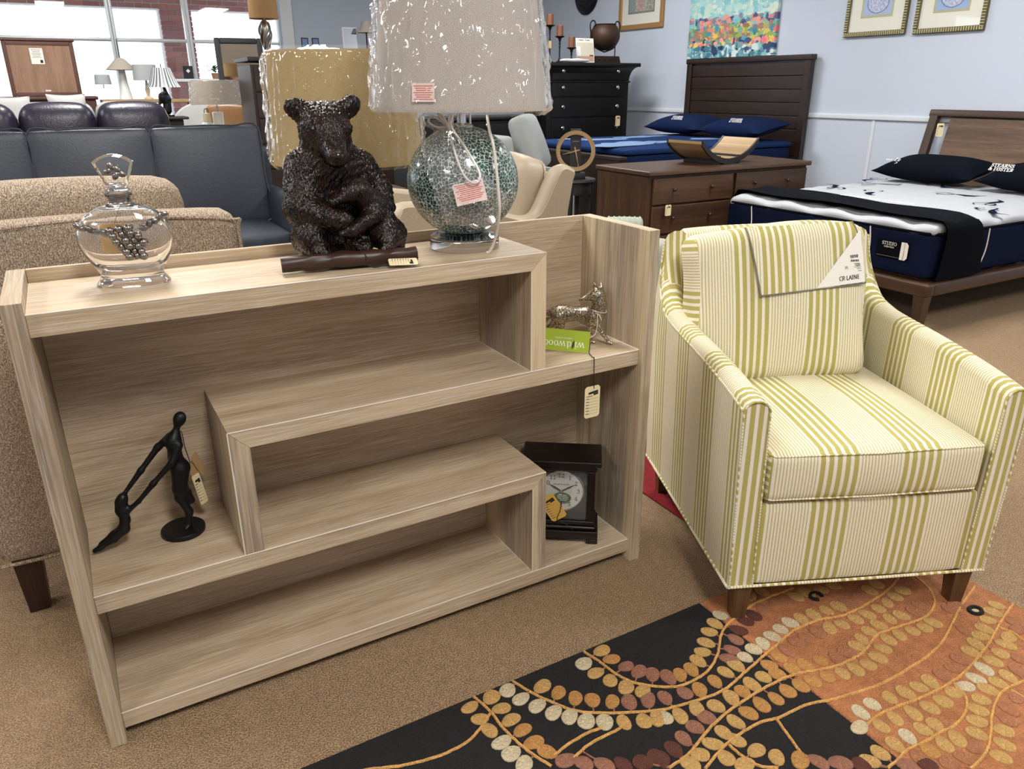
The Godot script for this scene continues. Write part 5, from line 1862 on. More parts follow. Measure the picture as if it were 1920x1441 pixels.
func seating() -> void:
	tweed_chair()
	navy_sofa()
	var st := thing("sofa_table", "narrow pale sofa table, its top edge showing behind the blue grey sofa", "table", Vector3(0.2, 0, -4.32))
	part(st, "top", bx(Vector3(2.16, 0.04, 0.30), 0.012, Vector3(0, 0.975, 0), 0), M.pale_wood)
	part(st, "apron", bx(Vector3(2.0, 0.09, 0.24), 0.003, Vector3(0, 0.91, 0), 0), M.pale_wood)
	for e in [[-1.0, -0.11], [1.0, -0.11], [-1.0, 0.11], [1.0, 0.11]]:
		part(st, "leg", bx(Vector3(0.045, 0.955, 0.045), 0.003, Vector3(e[0], 0.4775, e[1]), 1), M.pale_wood)
	sofa_back("plum_sofa", "dark navy leather sofa with plump rounded back, in front of the windows", Vector3(0, 0, -5.3), M.plum_leather, [-0.58, -0.075, 0.425, 0.93], 1.19, 0.10, false, 0.02)
	sofa_back("cream_sofa", "cream sofa with white pillows, its top showing over the dark leather sofa", Vector3(0, 0, -6.6), M.white_weave, [-0.70, -0.1, 0.48, 0.86], 1.19, 0.09, false)
	for e in [[0.28, 1.16, 0.15, "white throw pillow at the middle of the cream sofa"], [-0.14, 1.145, -0.1, "white throw pillow at the left of the cream sofa"]]:
		solo("throw_pillow", cushion_pillow(Sh.new(), Vector3(0.30, 0.10, 0.26), 12), M.white_weave, e[3], "pillow", Transform3D(Basis(Vector3.UP, e[2]) * Basis(Vector3.RIGHT, deg_to_rad(78)), Vector3(e[0], e[1] - 0.03, -6.42)), "white pillows on the cream sofa")
	# cream leather armchair, facing left
	var c := thing("cream_leather_armchair", "cream leather armchair with loose back cushion, behind the teal lamp", "armchair", Vector3(1.925, 0, -2.35))
	var m: Material = M.cream_leather
	part(c, "seat_box", slab(Sh.new(), Vector3(-0.02, 0.28, 0), Vector3(0.86, 0.28, 0.62), 0.04), m)
	part(c, "seat_cushion", slab(Sh.new(), Vector3(-0.06, 0.49, 0), Vector3(0.76, 0.14, 0.56), 0.05, Vector3(0, 0.03, 0)), m)
	for z in [-0.36, 0.36]:
		# arm: level, then sweeping up to the back
		var pts := [Vector2(-0.46, 0.68), Vector2(-0.44, 0.745), Vector2(-0.38, 0.77), Vector2(0.0, 0.715), Vector2(0.20, 0.66), Vector2(0.30, 0.665), Vector2(0.36, 0.72), Vector2(0.44, 0.87), Vector2(0.48, 0.90), Vector2(0.53, 0.88), Vector2(0.48, 0.6), Vector2(0.45, 0.15), Vector2(-0.45, 0.15)]
		var s := prism(Sh.new(), curve(pts.slice(0, 10), 5) + pts.slice(10), z - 0.055, z + 0.055)
		s.crease = 0.6
		part(c, "arm", s, m)
		var tp := []
		for q in curve(pts.slice(0, 10), 5):
			tp.append(Vector3(q.x, q.y - 0.03, z))
		part(c, "arm_roll", tube(Sh.new(), tp, 0.052, 12), m)
	part(c, "back", slab(Sh.new(), Vector3.ZERO, Vector3(0.11, 0.66, 0.62), 0.05, Vector3(0.02, 0.02, 0)), m, Transform3D(Basis(Vector3.BACK, deg_to_rad(-11)), Vector3(0.44, 0.53, 0)))
	var bc := part(c, "back_cushion", slab(Sh.new(), Vector3.ZERO, Vector3(0.20, 0.46, 0.58), 0.07, Vector3(0.05, 0.03, 0.02), 14), m, Transform3D(Basis(Vector3.BACK, deg_to_rad(-13)), Vector3(0.315, 0.715, 0.02)))
	part(bc, "piping", tube(Sh.new(), curve([Vector3(0.06, 0.215, 0.27), Vector3(0.07, 0.0, 0.292), Vector3(0.06, -0.215, 0.27), Vector3(0.06, -0.22, -0.27), Vector3(0.06, 0.0, -0.29), Vector3(0.06, 0.215, -0.27), Vector3(0.06, 0.235, 0)], 5, true), 0.006, 6, false, true), m)
	for e in [[-0.4, -0.34], [0.38, -0.34], [-0.4, 0.34], [0.38, 0.34]]:
		part(c, "leg", taper_leg(0.15, 0.028, 0.02), M.dark_leg, spot(Vector3(e[0], 0, e[1])))
	# grey armchair, facing right
	c = thing("grey_armchair", "pale grey woven armchair with leaning back pillow, near the round clock", "armchair", Vector3(3.505, 0, -4.30))
	m = M.grey_weave
	part(c, "seat_box", slab(Sh.new(), Vector3(0.06, 0.30, 0), Vector3(0.66, 0.40, 0.66), 0.03), m)
	part(c, "seat_cushion", slab(Sh.new(), Vector3(0.08, 0.565, 0), Vector3(0.64, 0.14, 0.64), 0.04, Vector3(0, 0.02, 0)), m)
	part(c, "back", slab(Sh.new(), Vector3.ZERO, Vector3(0.12, 0.74, 0.70), 0.04), m, Transform3D(Basis(Vector3.BACK, deg_to_rad(9)), Vector3(-0.26, 0.57, 0)))
	part(c, "back_pillow", slab(Sh.new(), Vector3.ZERO, Vector3(0.16, 0.44, 0.46), 0.05, Vector3(0.03, 0.01, 0.01), 12), m, Transform3D(Basis(Vector3.UP, -0.75) * Basis(Vector3.BACK, deg_to_rad(22)), Vector3(0.04, 0.866, 0.10)))
	part(c, "arm", slab(Sh.new(), Vector3(0.05, 0.52, -0.37), Vector3(0.68, 0.72, 0.09), 0.04), M.beige_weave)
	for e in [[-0.2, -0.28], [0.34, -0.28], [-0.2, 0.28], [0.34, 0.28]]:
		part(c, "leg", taper_leg(0.105, 0.025, 0.02), M.dark_leg, spot(Vector3(e[0], 0, e[1])))
	# sage chair behind the bookcase, right
	c = thing("sage_ottoman", "pale sage upholstered ottoman hidden behind the bookcase end", "ottoman", Vector3(2.03, 0, -0.95), 0.35)
	m = M.sage_weave
	part(c, "body", slab(Sh.new(), Vector3(0, 0.40, 0), Vector3(0.32, 0.66, 0.34), 0.04), m)
	for e in [[-0.12, -0.12], [0.12, -0.12], [-0.12, 0.12], [0.12, 0.12]]:
		part(c, "leg", taper_leg(0.08, 0.02, 0.014), M.dark_leg, spot(Vector3(e[0], 0, e[1])))
	c = thing("sage_bolster", "pale sage ribbed bolster cushion peeking over the bookcase's right end", "cushion", Vector3(2.015, 0.777, -0.93), 0.95)
	part(c, "cover", tube(Sh.new(), [Vector3(0, 0, -0.072), Vector3(0, 0, -0.066), Vector3(0, 0, 0), Vector3(0, 0, 0.066), Vector3(0, 0, 0.072)], [0.034, 0.045, 0.047, 0.045, 0.034], 20), m)
	for k in 7:
		var rr := []
		for q in 18:
			rr.append(Vector3(cos(TAU * q / 18.0) * 0.0455, sin(TAU * q / 18.0) * 0.0455, -0.06 + k * 0.02))
		part(c, "rib", tube(Sh.new(), rr, 0.0035, 5, false, true), m)
	c = thing("white_end_table", "small white topped end table beside the blue grey sofa's arm", "side table", Vector3(1.36, 0, -2.88))
	part(c, "top", bx(Vector3(0.30, 0.025, 0.26), 0.003, Vector3(0, 0.885, 0)), M.white_paint)
	for e in [[-0.12, -0.1], [0.12, -0.1], [-0.12, 0.1], [0.12, 0.1]]:
		part(c, "leg", bx(Vector3(0.025, 0.872, 0.025), 0.002, Vector3(e[0], 0.436, e[1])), M.black_satin)
	part(c, "shelf", bx(Vector3(0.26, 0.015, 0.22), 0.002, Vector3(0, 0.3, 0)), M.black_satin)
	# low wooden table
	c = thing("wooden_end_table", "brown wooden end table between the bear and the teal lamp", "side table", Vector3(1.72, 0, -3.25))
	part(c, "top", bx(Vector3(0.46, 0.045, 0.5), 0.004, Vector3(0, 0.70, 0), 0), M.walnut)
	part(c, "apron", bx(Vector3(0.40, 0.10, 0.44), 0.002, Vector3(0, 0.625, 0), 0), M.walnut)
	for e in [[-0.2, -0.21], [0.2, -0.21], [-0.2, 0.21], [0.2, 0.21]]:
		part(c, "leg", bx(Vector3(0.045, 0.677, 0.045), 0.003, Vector3(e[0], 0.3385, e[1]), 1), M.walnut)


# ------------------------------------------------------------------ bedroom furniture on the right
func knob(r := 0.016) -> ArrayMesh:
	return lathe(Sh.new(), [Vector2(0.006, 0), Vector2(0.006, 0.01), Vector2(r, 0.014), Vector2(r, 0.022), Vector2(r * 0.6, 0.027), Vector2(0, 0.028)], 16, Vector3.ZERO, Basis(Vector3.RIGHT, PI / 2)).mesh()


func walnut_dresser() -> void:
	var d := thing("walnut_dresser", "low brown walnut dresser with wide drawers at the foot of the bed", "dresser", Vector3(3.58, 0, -2.685))
	var w := 1.56
	var dp := 0.60
	part(d, "top", bx(Vector3(w + 0.03, 0.032, dp + 0.03), 0.006, Vector3(w / 2, 0.744, -dp / 2), 0), M.walnut)
	part(d, "carcass", bx(Vector3(w, 0.64, dp - 0.02), 0.003, Vector3(w / 2, 0.405, -dp / 2 - 0.012), 1), M.walnut)
	var kn := knob(0.013)
	for r in 3:
		for c in 2:
			var y0 := [0.535, 0.33, 0.11][r] as float
			var h := [0.175, 0.19, 0.205][r] as float
			var dr := part(d, "drawer", bx(Vector3(w / 2 - 0.045, h, 0.018), 0.003, Vector3(0.022 + w / 4 + c * (w / 2 - 0.01) - 0.005, y0 + h / 2, -0.008), 0), M.walnut)
			for k in [0.25, 0.75]:
				part(dr, "knob", kn, M.dark_leg, spot(Vector3(0.045 + c * (w / 2 - 0.01) + (w / 2 - 0.09) * k, y0 + h * 0.55, 0.001)))
	for e in [[0.04, -0.05], [w - 0.04, -0.05], [0.04, -dp + 0.05], [w - 0.04, -dp + 0.05]]:
		part(d, "leg", taper_leg(0.09, 0.028, 0.02), M.walnut, spot(Vector3(e[0], 0, e[1])))
	var t := thing("dresser_price_tag", "cream price tag hanging from a knob of the walnut dresser", "price tag", Vector3(3.733, 0.497, -2.652))
	price_tag(t, 0.052, 0.075, M.tag_card, Transform3D())
	part(t, "string", tube(Sh.new(), [Vector3(0, 0.03, 0.001), Vector3(0.002, 0.08, 0.0), Vector3(0.004, 0.125, -0.004)], 0.0015, 5), M.string_black)
	# curved tray on the dresser
	var tr := thing("curved_tray", "black and tan curved wooden tray on the walnut dresser", "tray", Vector3(4.42, 0.7605, -2.99), 0.10)
	var arc := []
	for k in 13:
		var u := -1.0 + k / 6.0
		arc.append(Vector2(u * 0.31, 0.035 + 0.115 * u * u + 0.02 * u * u * u * u))
	var under := []
	for k in 13:
		under.append(arc[12 - k] + Vector2(0, -0.02))
	part(tr, "bowl", prism(Sh.new(), under + arc, -0.16, 0.16), M.pale_wood)
	var lip := []
	for z in [-0.168, 0.168]:
		var s := prism(Sh.new(), (func() -> Array:
			var o := []
			for k in 13:
				o.append(arc[12 - k] + Vector2(0, -0.035))
			for k in 13:
				o.append(arc[k] + Vector2(0, 0.004))
			return o).call(), z - 0.008, z + 0.008)
		part(tr, "rim", s, M.black_satin)
	for x in [-0.11, 0.11]:
		part(tr, "foot", bx(Vector3(0.03, 0.06, 0.34), 0.003, Vector3(x, 0.0305, 0)), M.black_satin)


func black_chests() -> void:
	var c := thing("black_chest", "tall black chest of drawers with glass knobs against the wall", "chest of drawers", Vector3(4.80, 0, -6.0))
	var w := 1.10
	var dp := 0.48
	part(c, "carcass", bx(Vector3(w, 1.30, dp), 0.004, Vector3(w / 2 + 0.03, 0.72, -dp / 2), 1), M.black_wood)
	part(c, "plinth", bx(Vector3(w + 0.04, 0.09, dp + 0.02), 0.004, Vector3(w / 2 + 0.03, 0.045, -dp / 2 + 0.01), 0), M.black_wood)
	# flared crown
	var cr := []
	for k in 9:
		var a := PI / 2 * k / 8.0
		cr.append(Vector2(0.075 * (1.0 - cos(a)), 1.34 + 0.16 * sin(a)))
	var s := Sh.new()
	var n := cr.size()
	var loop := func(o: float, y: float) -> Array: return [Vector3(0.03 - o, y, 0.0 + o), Vector3(w + 0.03 + o, y, 0.0 + o), Vector3(w + 0.03 + o, y, -dp), Vector3(0.03 - o, y, -dp)]
	for k in n - 1:
		var a: Array = loop.call(cr[k].x, cr[k].y)
		var b: Array = loop.call(cr[k + 1].x, cr[k + 1].y)
		for e in 4:
			s.face([a[e], a[(e + 1) % 4], b[(e + 1) % 4], b[e]])
	s.crease = 0.8
	part(c, "crown", s, M.black_wood)
	part(c, "top", bx(Vector3(w + 0.19, 0.04, dp + 0.095), 0.006, Vector3(w / 2 + 0.03, 1.52, -dp / 2 + 0.045), 0), M.black_wood)
	part(c, "bead", bx(Vector3(w + 0.03, 0.02, dp + 0.015), 0.006, Vector3(w / 2 + 0.03, 1.345, -dp / 2 + 0.008), 0), M.black_wood)
	var kn := knob(0.020)
	for e in [[1.365, 0.13, 1.456], [1.195, 0.14, 1.285], [0.985, 0.19, 1.088], [0.765, 0.2, 0.870], [0.545, 0.2, 0.65], [0.32, 0.2, 0.43], [0.11, 0.19, 0.21]]:
		var dr := part(c, "drawer", bx(Vector3(w - 0.13, e[1], 0.016), 0.004, Vector3(w / 2 + 0.03, e[0] + e[1] / 2, 0.006), 0), M.black_wood)
		for x in [0.222, 0.955]:
			part(dr, "knob", kn, M.chrome, spot(Vector3(x, e[2], 0.012)))
	var t := thing("chest_price_tag", "cream price tag hanging on the tall black chest", "price tag", Vector3(5.765, 0.930, -5.955))
	price_tag(t, 0.065, 0.11, M.tag_card, Transform3D())
	c = thing("black_long_dresser", "long black dresser left of the tall black chest", "dresser", Vector3(3.25, 0, -6.1))
	w = 1.50
	part(c, "carcass", bx(Vector3(w, 0.92, 0.46), 0.004, Vector3(w / 2, 0.50, -0.24), 0), M.black_wood)
	part(c, "top", bx(Vector3(w + 0.05, 0.04, 0.50), 0.006, Vector3(w / 2, 0.985, -0.235), 0), M.black_wood)
	part(c, "plinth", bx(Vector3(w + 0.02, 0.06, 0.47), 0.004, Vector3(w / 2, 0.03, -0.235), 0), M.black_wood)
	for r in 3:
		for k in 2:
			var dr := part(c, "drawer", bx(Vector3(w / 2 - 0.06, 0.25, 0.014), 0.004, Vector3(w / 4 + k * w / 2, 0.80 - r * 0.28, -0.004), 0), M.black_wood)
			for x in [0.14, 0.61]:
				part(dr, "knob", kn, M.chrome, spot(Vector3(x + k * w / 2, 0.95 - 0.03 - r * 0.28 if r == 0 else 0.80 - r * 0.28, 0.002)))
	# on the chest
	for e in [[4.955, -5.99, 1.92, 0.37, "tallest of three iron candle holders on the black chest"], [5.083, -5.99, 1.81, 0.265, "middle of three iron candle holders on the black chest"], [5.165, -5.88, 1.70, 0.15, "shortest of three iron candle holders on the black chest"]]:
		var h: float = e[3]
		var ch := thing("candle_holder", e[4], "candle holder", Vector3(e[0], 1.5405, e[1] - 0.16), 0.0, "candle holders on the black chest")
		part(ch, "stand", lathe(Sh.new(), [Vector2(0, 0), Vector2(0.038, 0), Vector2(0.038, 0.012), Vector2(0.014, 0.025), Vector2(0.018, 0.035), Vector2(0.008, 0.05), Vector2(0.008, h * 0.55), Vector2(0.013, h * 0.6), Vector2(0.008, h * 0.65), Vector2(0.008, h - 0.08), Vector2(0.013, h - 0.075), Vector2(0.008, h - 0.06), Vector2(0.02, h - 0.02), Vector2(0.05, h - 0.008), Vector2(0.054, h), Vector2(0, h)], 16), M.black_iron)
		part(ch, "candle", lathe(Sh.new(), [Vector2(0.0, h), Vector2(0.036, h), Vector2(0.036, h + 0.10), Vector2(0.033, h + 0.106), Vector2(0, h + 0.10)], 20), M.candle_wax)
	var ct := thing("candle_tag", "small buff tag on the tallest candle holder", "price tag", Vector3(4.945, 1.72, -6.128))
	price_tag(ct, 0.035, 0.075, M.manila, Transform3D(), false)
	solo("folded_cloth", stuffed(Sh.new(), Vector3.ZERO, Vector3(0.34, 0.022, 0.08), 0.01, Vector3(0, 0.01, 0), 12, func(p: Vector3) -> Vector3: return p + Vector3(0, 0.004 * sin(p.x * 40.0) * (0.5 if p.y > 0 else 0.0), 0.01 * sin(p.x * 17.0))), M.white_weave, "white folded cloth in front of the candle holders", "cloth", spot(Vector3(5.15, 1.5585, -5.952)))
	# brochure standing in front of the pot
	var br := thing("brochure_stand", "brochure card with a bedroom photo standing on the black chest", "brochure", Vector3(5.385, 1.5405, -6.10), 0.0)
	var tilt := Transform3D(Basis(Vector3.RIGHT, deg_to_rad(-8)), Vector3(0, 0.126, 0))
	var cd := part(br, "card", bx(Vector3(0.235, 0.25, 0.003)), M.paper, tilt)
	part(br, "strut", bx(Vector3(0.05, 0.2, 0.003), 0.0, Vector3(0, 0.1005, -0.035)), M.paper)
	for e in [["A", -0.088], ["R", 0.012]]:
		words(cd, "lettering", e[0], 0.018, M.grey_ink, Transform3D(Basis(), Vector3(e[1], 0.108, 0.002)), true)
	for e in [[-0.045, 0.056], [0.045, 0.040]]:
		part(cd, "print", bx(Vector3(e[1], 0.009, 0.0006)), M.grey_ink, Transform3D(Basis(), Vector3(e[0], 0.105, 0.0019)))
	for e in [[0, -0.015, 0.22, 0.195, rgb(214, 206, 186)], [0, -0.085, 0.22, 0.055, rgb(190, 150, 140)], [-0.085, -0.01, 0.045, 0.10, rgb(236, 238, 240)], [-0.06, -0.07, 0.095, 0.075, rgb(120, 64, 46)], [0.02, -0.055, 0.09, 0.06, rgb(222, 182, 110)], [0.035, 0.01, 0.08, 0.035, rgb(110, 50, 52)], [0.055, 0.055, 0.045, 0.05, rgb(230, 232, 228)], [0.08, -0.075, 0.05, 0.06, rgb(92, 40, 48)]]:
		part(cd, "print", bx(Vector3(e[2], e[3], 0.0004)), mat("print_%d" % rng.randi(), e[4], 0.5), Transform3D(Basis(), Vector3(e[0], e[1], 0.0019 + rng.randf() * 0.0006)))
	# round iron pot hung in a scrolled stand
	var po := thing("iron_pot", "round brown iron pot hanging in a scrolled stand on wooden block", "pot", Vector3(5.705, 1.5405, -6.18))
	var bs := prism(Sh.new(), [Vector2(-0.19, 0), Vector2(0.19, 0), Vector2(0.165, 0.075), Vector2(-0.165, 0.075)], -0.06, 0.06)
	bs.uvf = wood_uv(0)
	part(po, "base", bs, M.dark_leg)
	for k in 4:
		part(po, "stud", ball(Sh.new(), Vector3(-0.11 + k * 0.075, 0.04, 0.062), Vector3.ONE * 0.010, 8, 6), M.black_iron)
	var pot := []
	for k in 15:
		var a := deg_to_rad(-90 + 138.0 * k / 14.0)
		pot.append(Vector2(cos(a) * 0.168, 0.285 + sin(a) * 0.152))
	pot[0].x = 0.0
	pot.append_array([Vector2(0.125, 0.40), Vector2(0.122, 0.405), Vector2(0.112, 0.396), Vector2(0, 0.39)])
	part(po, "pot", lathe(Sh.new(), pot, 28), M.pot_iron)
	for sx in [-1.0, 1.0]:
		var p := curve([Vector3(sx * 0.155, 0.375, 0), Vector3(sx * 0.135, 0.40, 0), Vector3(sx * 0.15, 0.432, 0), Vector3(sx * 0.185, 0.43, 0), Vector3(sx * 0.205, 0.39, 0), Vector3(sx * 0.195, 0.32, 0), Vector3(sx * 0.18, 0.25, 0), Vector3(sx * 0.13, 0.165, 0), Vector3(0, 0.118, 0)], 6)
		part(po, "scroll", tube(Sh.new(), p, 0.007, 8), M.black_iron)
		part(po, "upright", tube(Sh.new(), [Vector3(sx * 0.145, 0.075, 0), Vector3(sx * 0.145, 0.185, 0)], 0.006, 8), M.black_iron)


func clock_table() -> void:
	var t := thing("black_side_table", "small black side table with shaped legs under the round clock", "side table", Vector3(3.585, 0, -3.60))
	part(t, "top", lathe(Sh.new(), [Vector2(0, 0.61), Vector2(0.165, 0.61), Vector2(0.17, 0.616), Vector2(0.165, 0.632), Vector2(0, 0.632)], 32), M.black_satin)
	part(t, "apron", lathe(Sh.new(), [Vector2(0.14, 0.52), Vector2(0.145, 0.52), Vector2(0.145, 0.61), Vector2(0.135, 0.61), Vector2(0.14, 0.52)], 24), M.black_satin)
	for k in 4:
		var a := PI / 4 + PI / 2 * k
		var o := Vector3(sin(a), 0, cos(a))
		part(t, "leg", tube(Sh.new(), [o * 0.135 + Vector3(0, 0.61, 0), o * 0.13 + Vector3(0, 0.3, 0), o * 0.155], [0.022, 0.017, 0.012], 8), M.black_satin)
	var c := thing("ring_clock", "round wooden ring clock on black post standing on side table", "clock", Vector3(3.592, 0.6325, -3.60), -0.55)
	part(c, "foot", bx(Vector3(0.155, 0.045, 0.10), 0.004, Vector3(0, 0.023, 0)), M.black_satin)
	part(c, "post", bx(Vector3(0.082, 0.32, 0.022), 0.002, Vector3(0, 0.205, -0.004)), M.black_satin)
	var ring := []
	for e in [[0.150, -0.008], [0.150, 0.008], [0.120, 0.008], [0.120, -0.008], [0.150, -0.008]]:
		ring.append(Vector2(e[0], e[1]))
	part(c, "ring", lathe(Sh.new(), ring, 48, Vector3(0, 0.205, 0.016), Basis(Vector3.RIGHT, PI / 2)), M.pale_wood)
	for e in [[deg_to_rad(-105), 0.10, "hour_hand"], [deg_to_rad(168), 0.125, "minute_hand"]]:
		part(c, e[2], prism(Sh.new(), [Vector2(-0.005, -0.03), Vector2(0.005, -0.03), Vector2(0.002, e[1]), Vector2(-0.002, e[1])], 0, 0.002), M.pale_wood, Transform3D(Basis(Vector3.BACK, -e[0]), Vector3(0, 0.205, 0.012 if e[1] > 0.11 else 0.009)))
	part(c, "maker_print", bx(Vector3(0.05, 0.005, 0.0006)), M.grey_ink, Transform3D(Basis(), Vector3(0, 0.275, 0.0073)))


func logo(parent: Node, size: float, xf: Transform3D, m: Material) -> void:
	words(parent, "lettering", "STEARNS", size, m, xf * Transform3D(Basis(), Vector3(0, size * 0.62, 0)), true, true, 0.001)
	words(parent, "lettering", "& FOSTER", size, m, xf * Transform3D(Basis(), Vector3(0, -size * 0.62, 0)), true, true, 0.001)


func navy_bed() -> void:
	var b := thing("panelled_bed", "dark espresso bed with tall planked headboard against the wall", "bed", Vector3(6.35, 0, -4.64))
	# x runs towards the wall (0 at the headboard), z along the headboard
	var hw := 0.842
	var w: Material = M.espresso
	for sz in [-1.0, 1.0]:
		part(b, "post", bx(Vector3(0.06, 1.52, 0.075), 0.004, Vector3(0, 0.76, sz * (hw - 0.0375)), 1), w)
	part(b, "top_rail", bx(Vector3(0.075, 0.05, hw * 2 + 0.02), 0.006, Vector3(0, 1.545, 0), 2), w)
	var y := 0.30
	for k in 10:
		var h := 0.116
		part(b, "plank", bx(Vector3(0.03 - 0.004 * (k % 2), h, hw * 2 - 0.16), 0.005, Vector3(0, y + h / 2, 0), 2), w)
		y += 0.121
	part(b, "footboard", bx(Vector3(0.05, 0.66, hw * 2), 0.004, Vector3(-2.15, 0.39, 0), 2), w)
	part(b, "foot_cap", bx(Vector3(0.08, 0.03, hw * 2 + 0.02), 0.004, Vector3(-2.15, 0.735, 0), 2), w)
	for sz in [-1.0, 1.0]:
		part(b, "side_rail", bx(Vector3(2.06, 0.2, 0.03), 0.003, Vector3(-1.08, 0.36, sz * (hw - 0.04)), 0), w)
		part(b, "foot", bx(Vector3(0.07, 0.72, 0.07), 0.004, Vector3(-2.15, 0.36, sz * (hw - 0.036)), 1), w)
	var m := thing("blue_mattress", "blue patterned mattress on the dark planked bed", "mattress", Vector3(6.35, 0.27, -4.64))
	part(m, "box", slab(Sh.new(), Vector3(-1.07, 0.245, 0), Vector3(2.02, 0.49, 1.53), 0.05), M.navy_knit)
	part(m, "foundation", slab(Sh.new(), Vector3(-1.07, 0.004, 0), Vector3(2.0, 0.02, 1.5), 0.005), M.navy_side)
	part(m, "topper", slab(Sh.new(), Vector3(-1.07, 0.505, 0), Vector3(2.03, 0.06, 1.54), 0.03, Vector3(0, 0.012, 0), 14), M.navy_cover)
	# woven pattern: pale broad patches
	var pn := noise(211, 1.6, 2)
	for e in [[-1.75, 0.35, 0.42, 0.20, 0.3], [-1.5, -0.25, 0.36, 0.10, -0.2], [-1.2, 0.25, 0.30, 0.12, 0.5], [-1.0, -0.4, 0.34, 0.10, 0.1], [-0.75, 0.15, 0.30, 0.11, -0.4], [-1.75, -0.5, 0.18, 0.05, 0.2], [-0.62, 0.55, 0.16, 0.08, 0.2], [-1.32, 0.62, 0.22, 0.10, 0.9]]:
		var poly := []
		for k in 22:
			var a := TAU * k / 22.0
			var r := 1.0 + 0.45 * pn.get_noise_2d(cos(a) + e[0] * 9.0, sin(a) + e[1] * 7.0)
			poly.append(Vector2(cos(a) * e[2] * r, sin(a) * e[3] * r).rotated(e[4]))
		part(m, "woven_patch", prism(Sh.new(), poly, 0, 0.003), M.sky_cover, Transform3D(Basis(Vector3.RIGHT, -PI / 2), Vector3(e[0], 0.5425, e[1])), "pale blue woven patch")
	for e in [[-0.43, "dark navy pillow at the far side of the planked headboard"], [0.41, "dark navy pillow at the near side of the planked headboard"]]:
		var p := thing("navy_pillow", e[1], "pillow", Vector3(5.98, 0.925, -4.64 + e[0]), 0.0, "navy logo pillows on the blue mattress")
		part(p, "cover", cushion_pillow(Sh.new(), Vector3(0.44, 0.17, 0.83)), M.navy_knit, Transform3D(Basis(Vector3.BACK, 0.18), Vector3.ZERO))
		logo(p, 0.024, Transform3D(Basis(Vector3.UP, -PI / 2) * Basis(Vector3.RIGHT, -0.62), Vector3(-0.135, 0.058, 0.03)), M.white_ink)


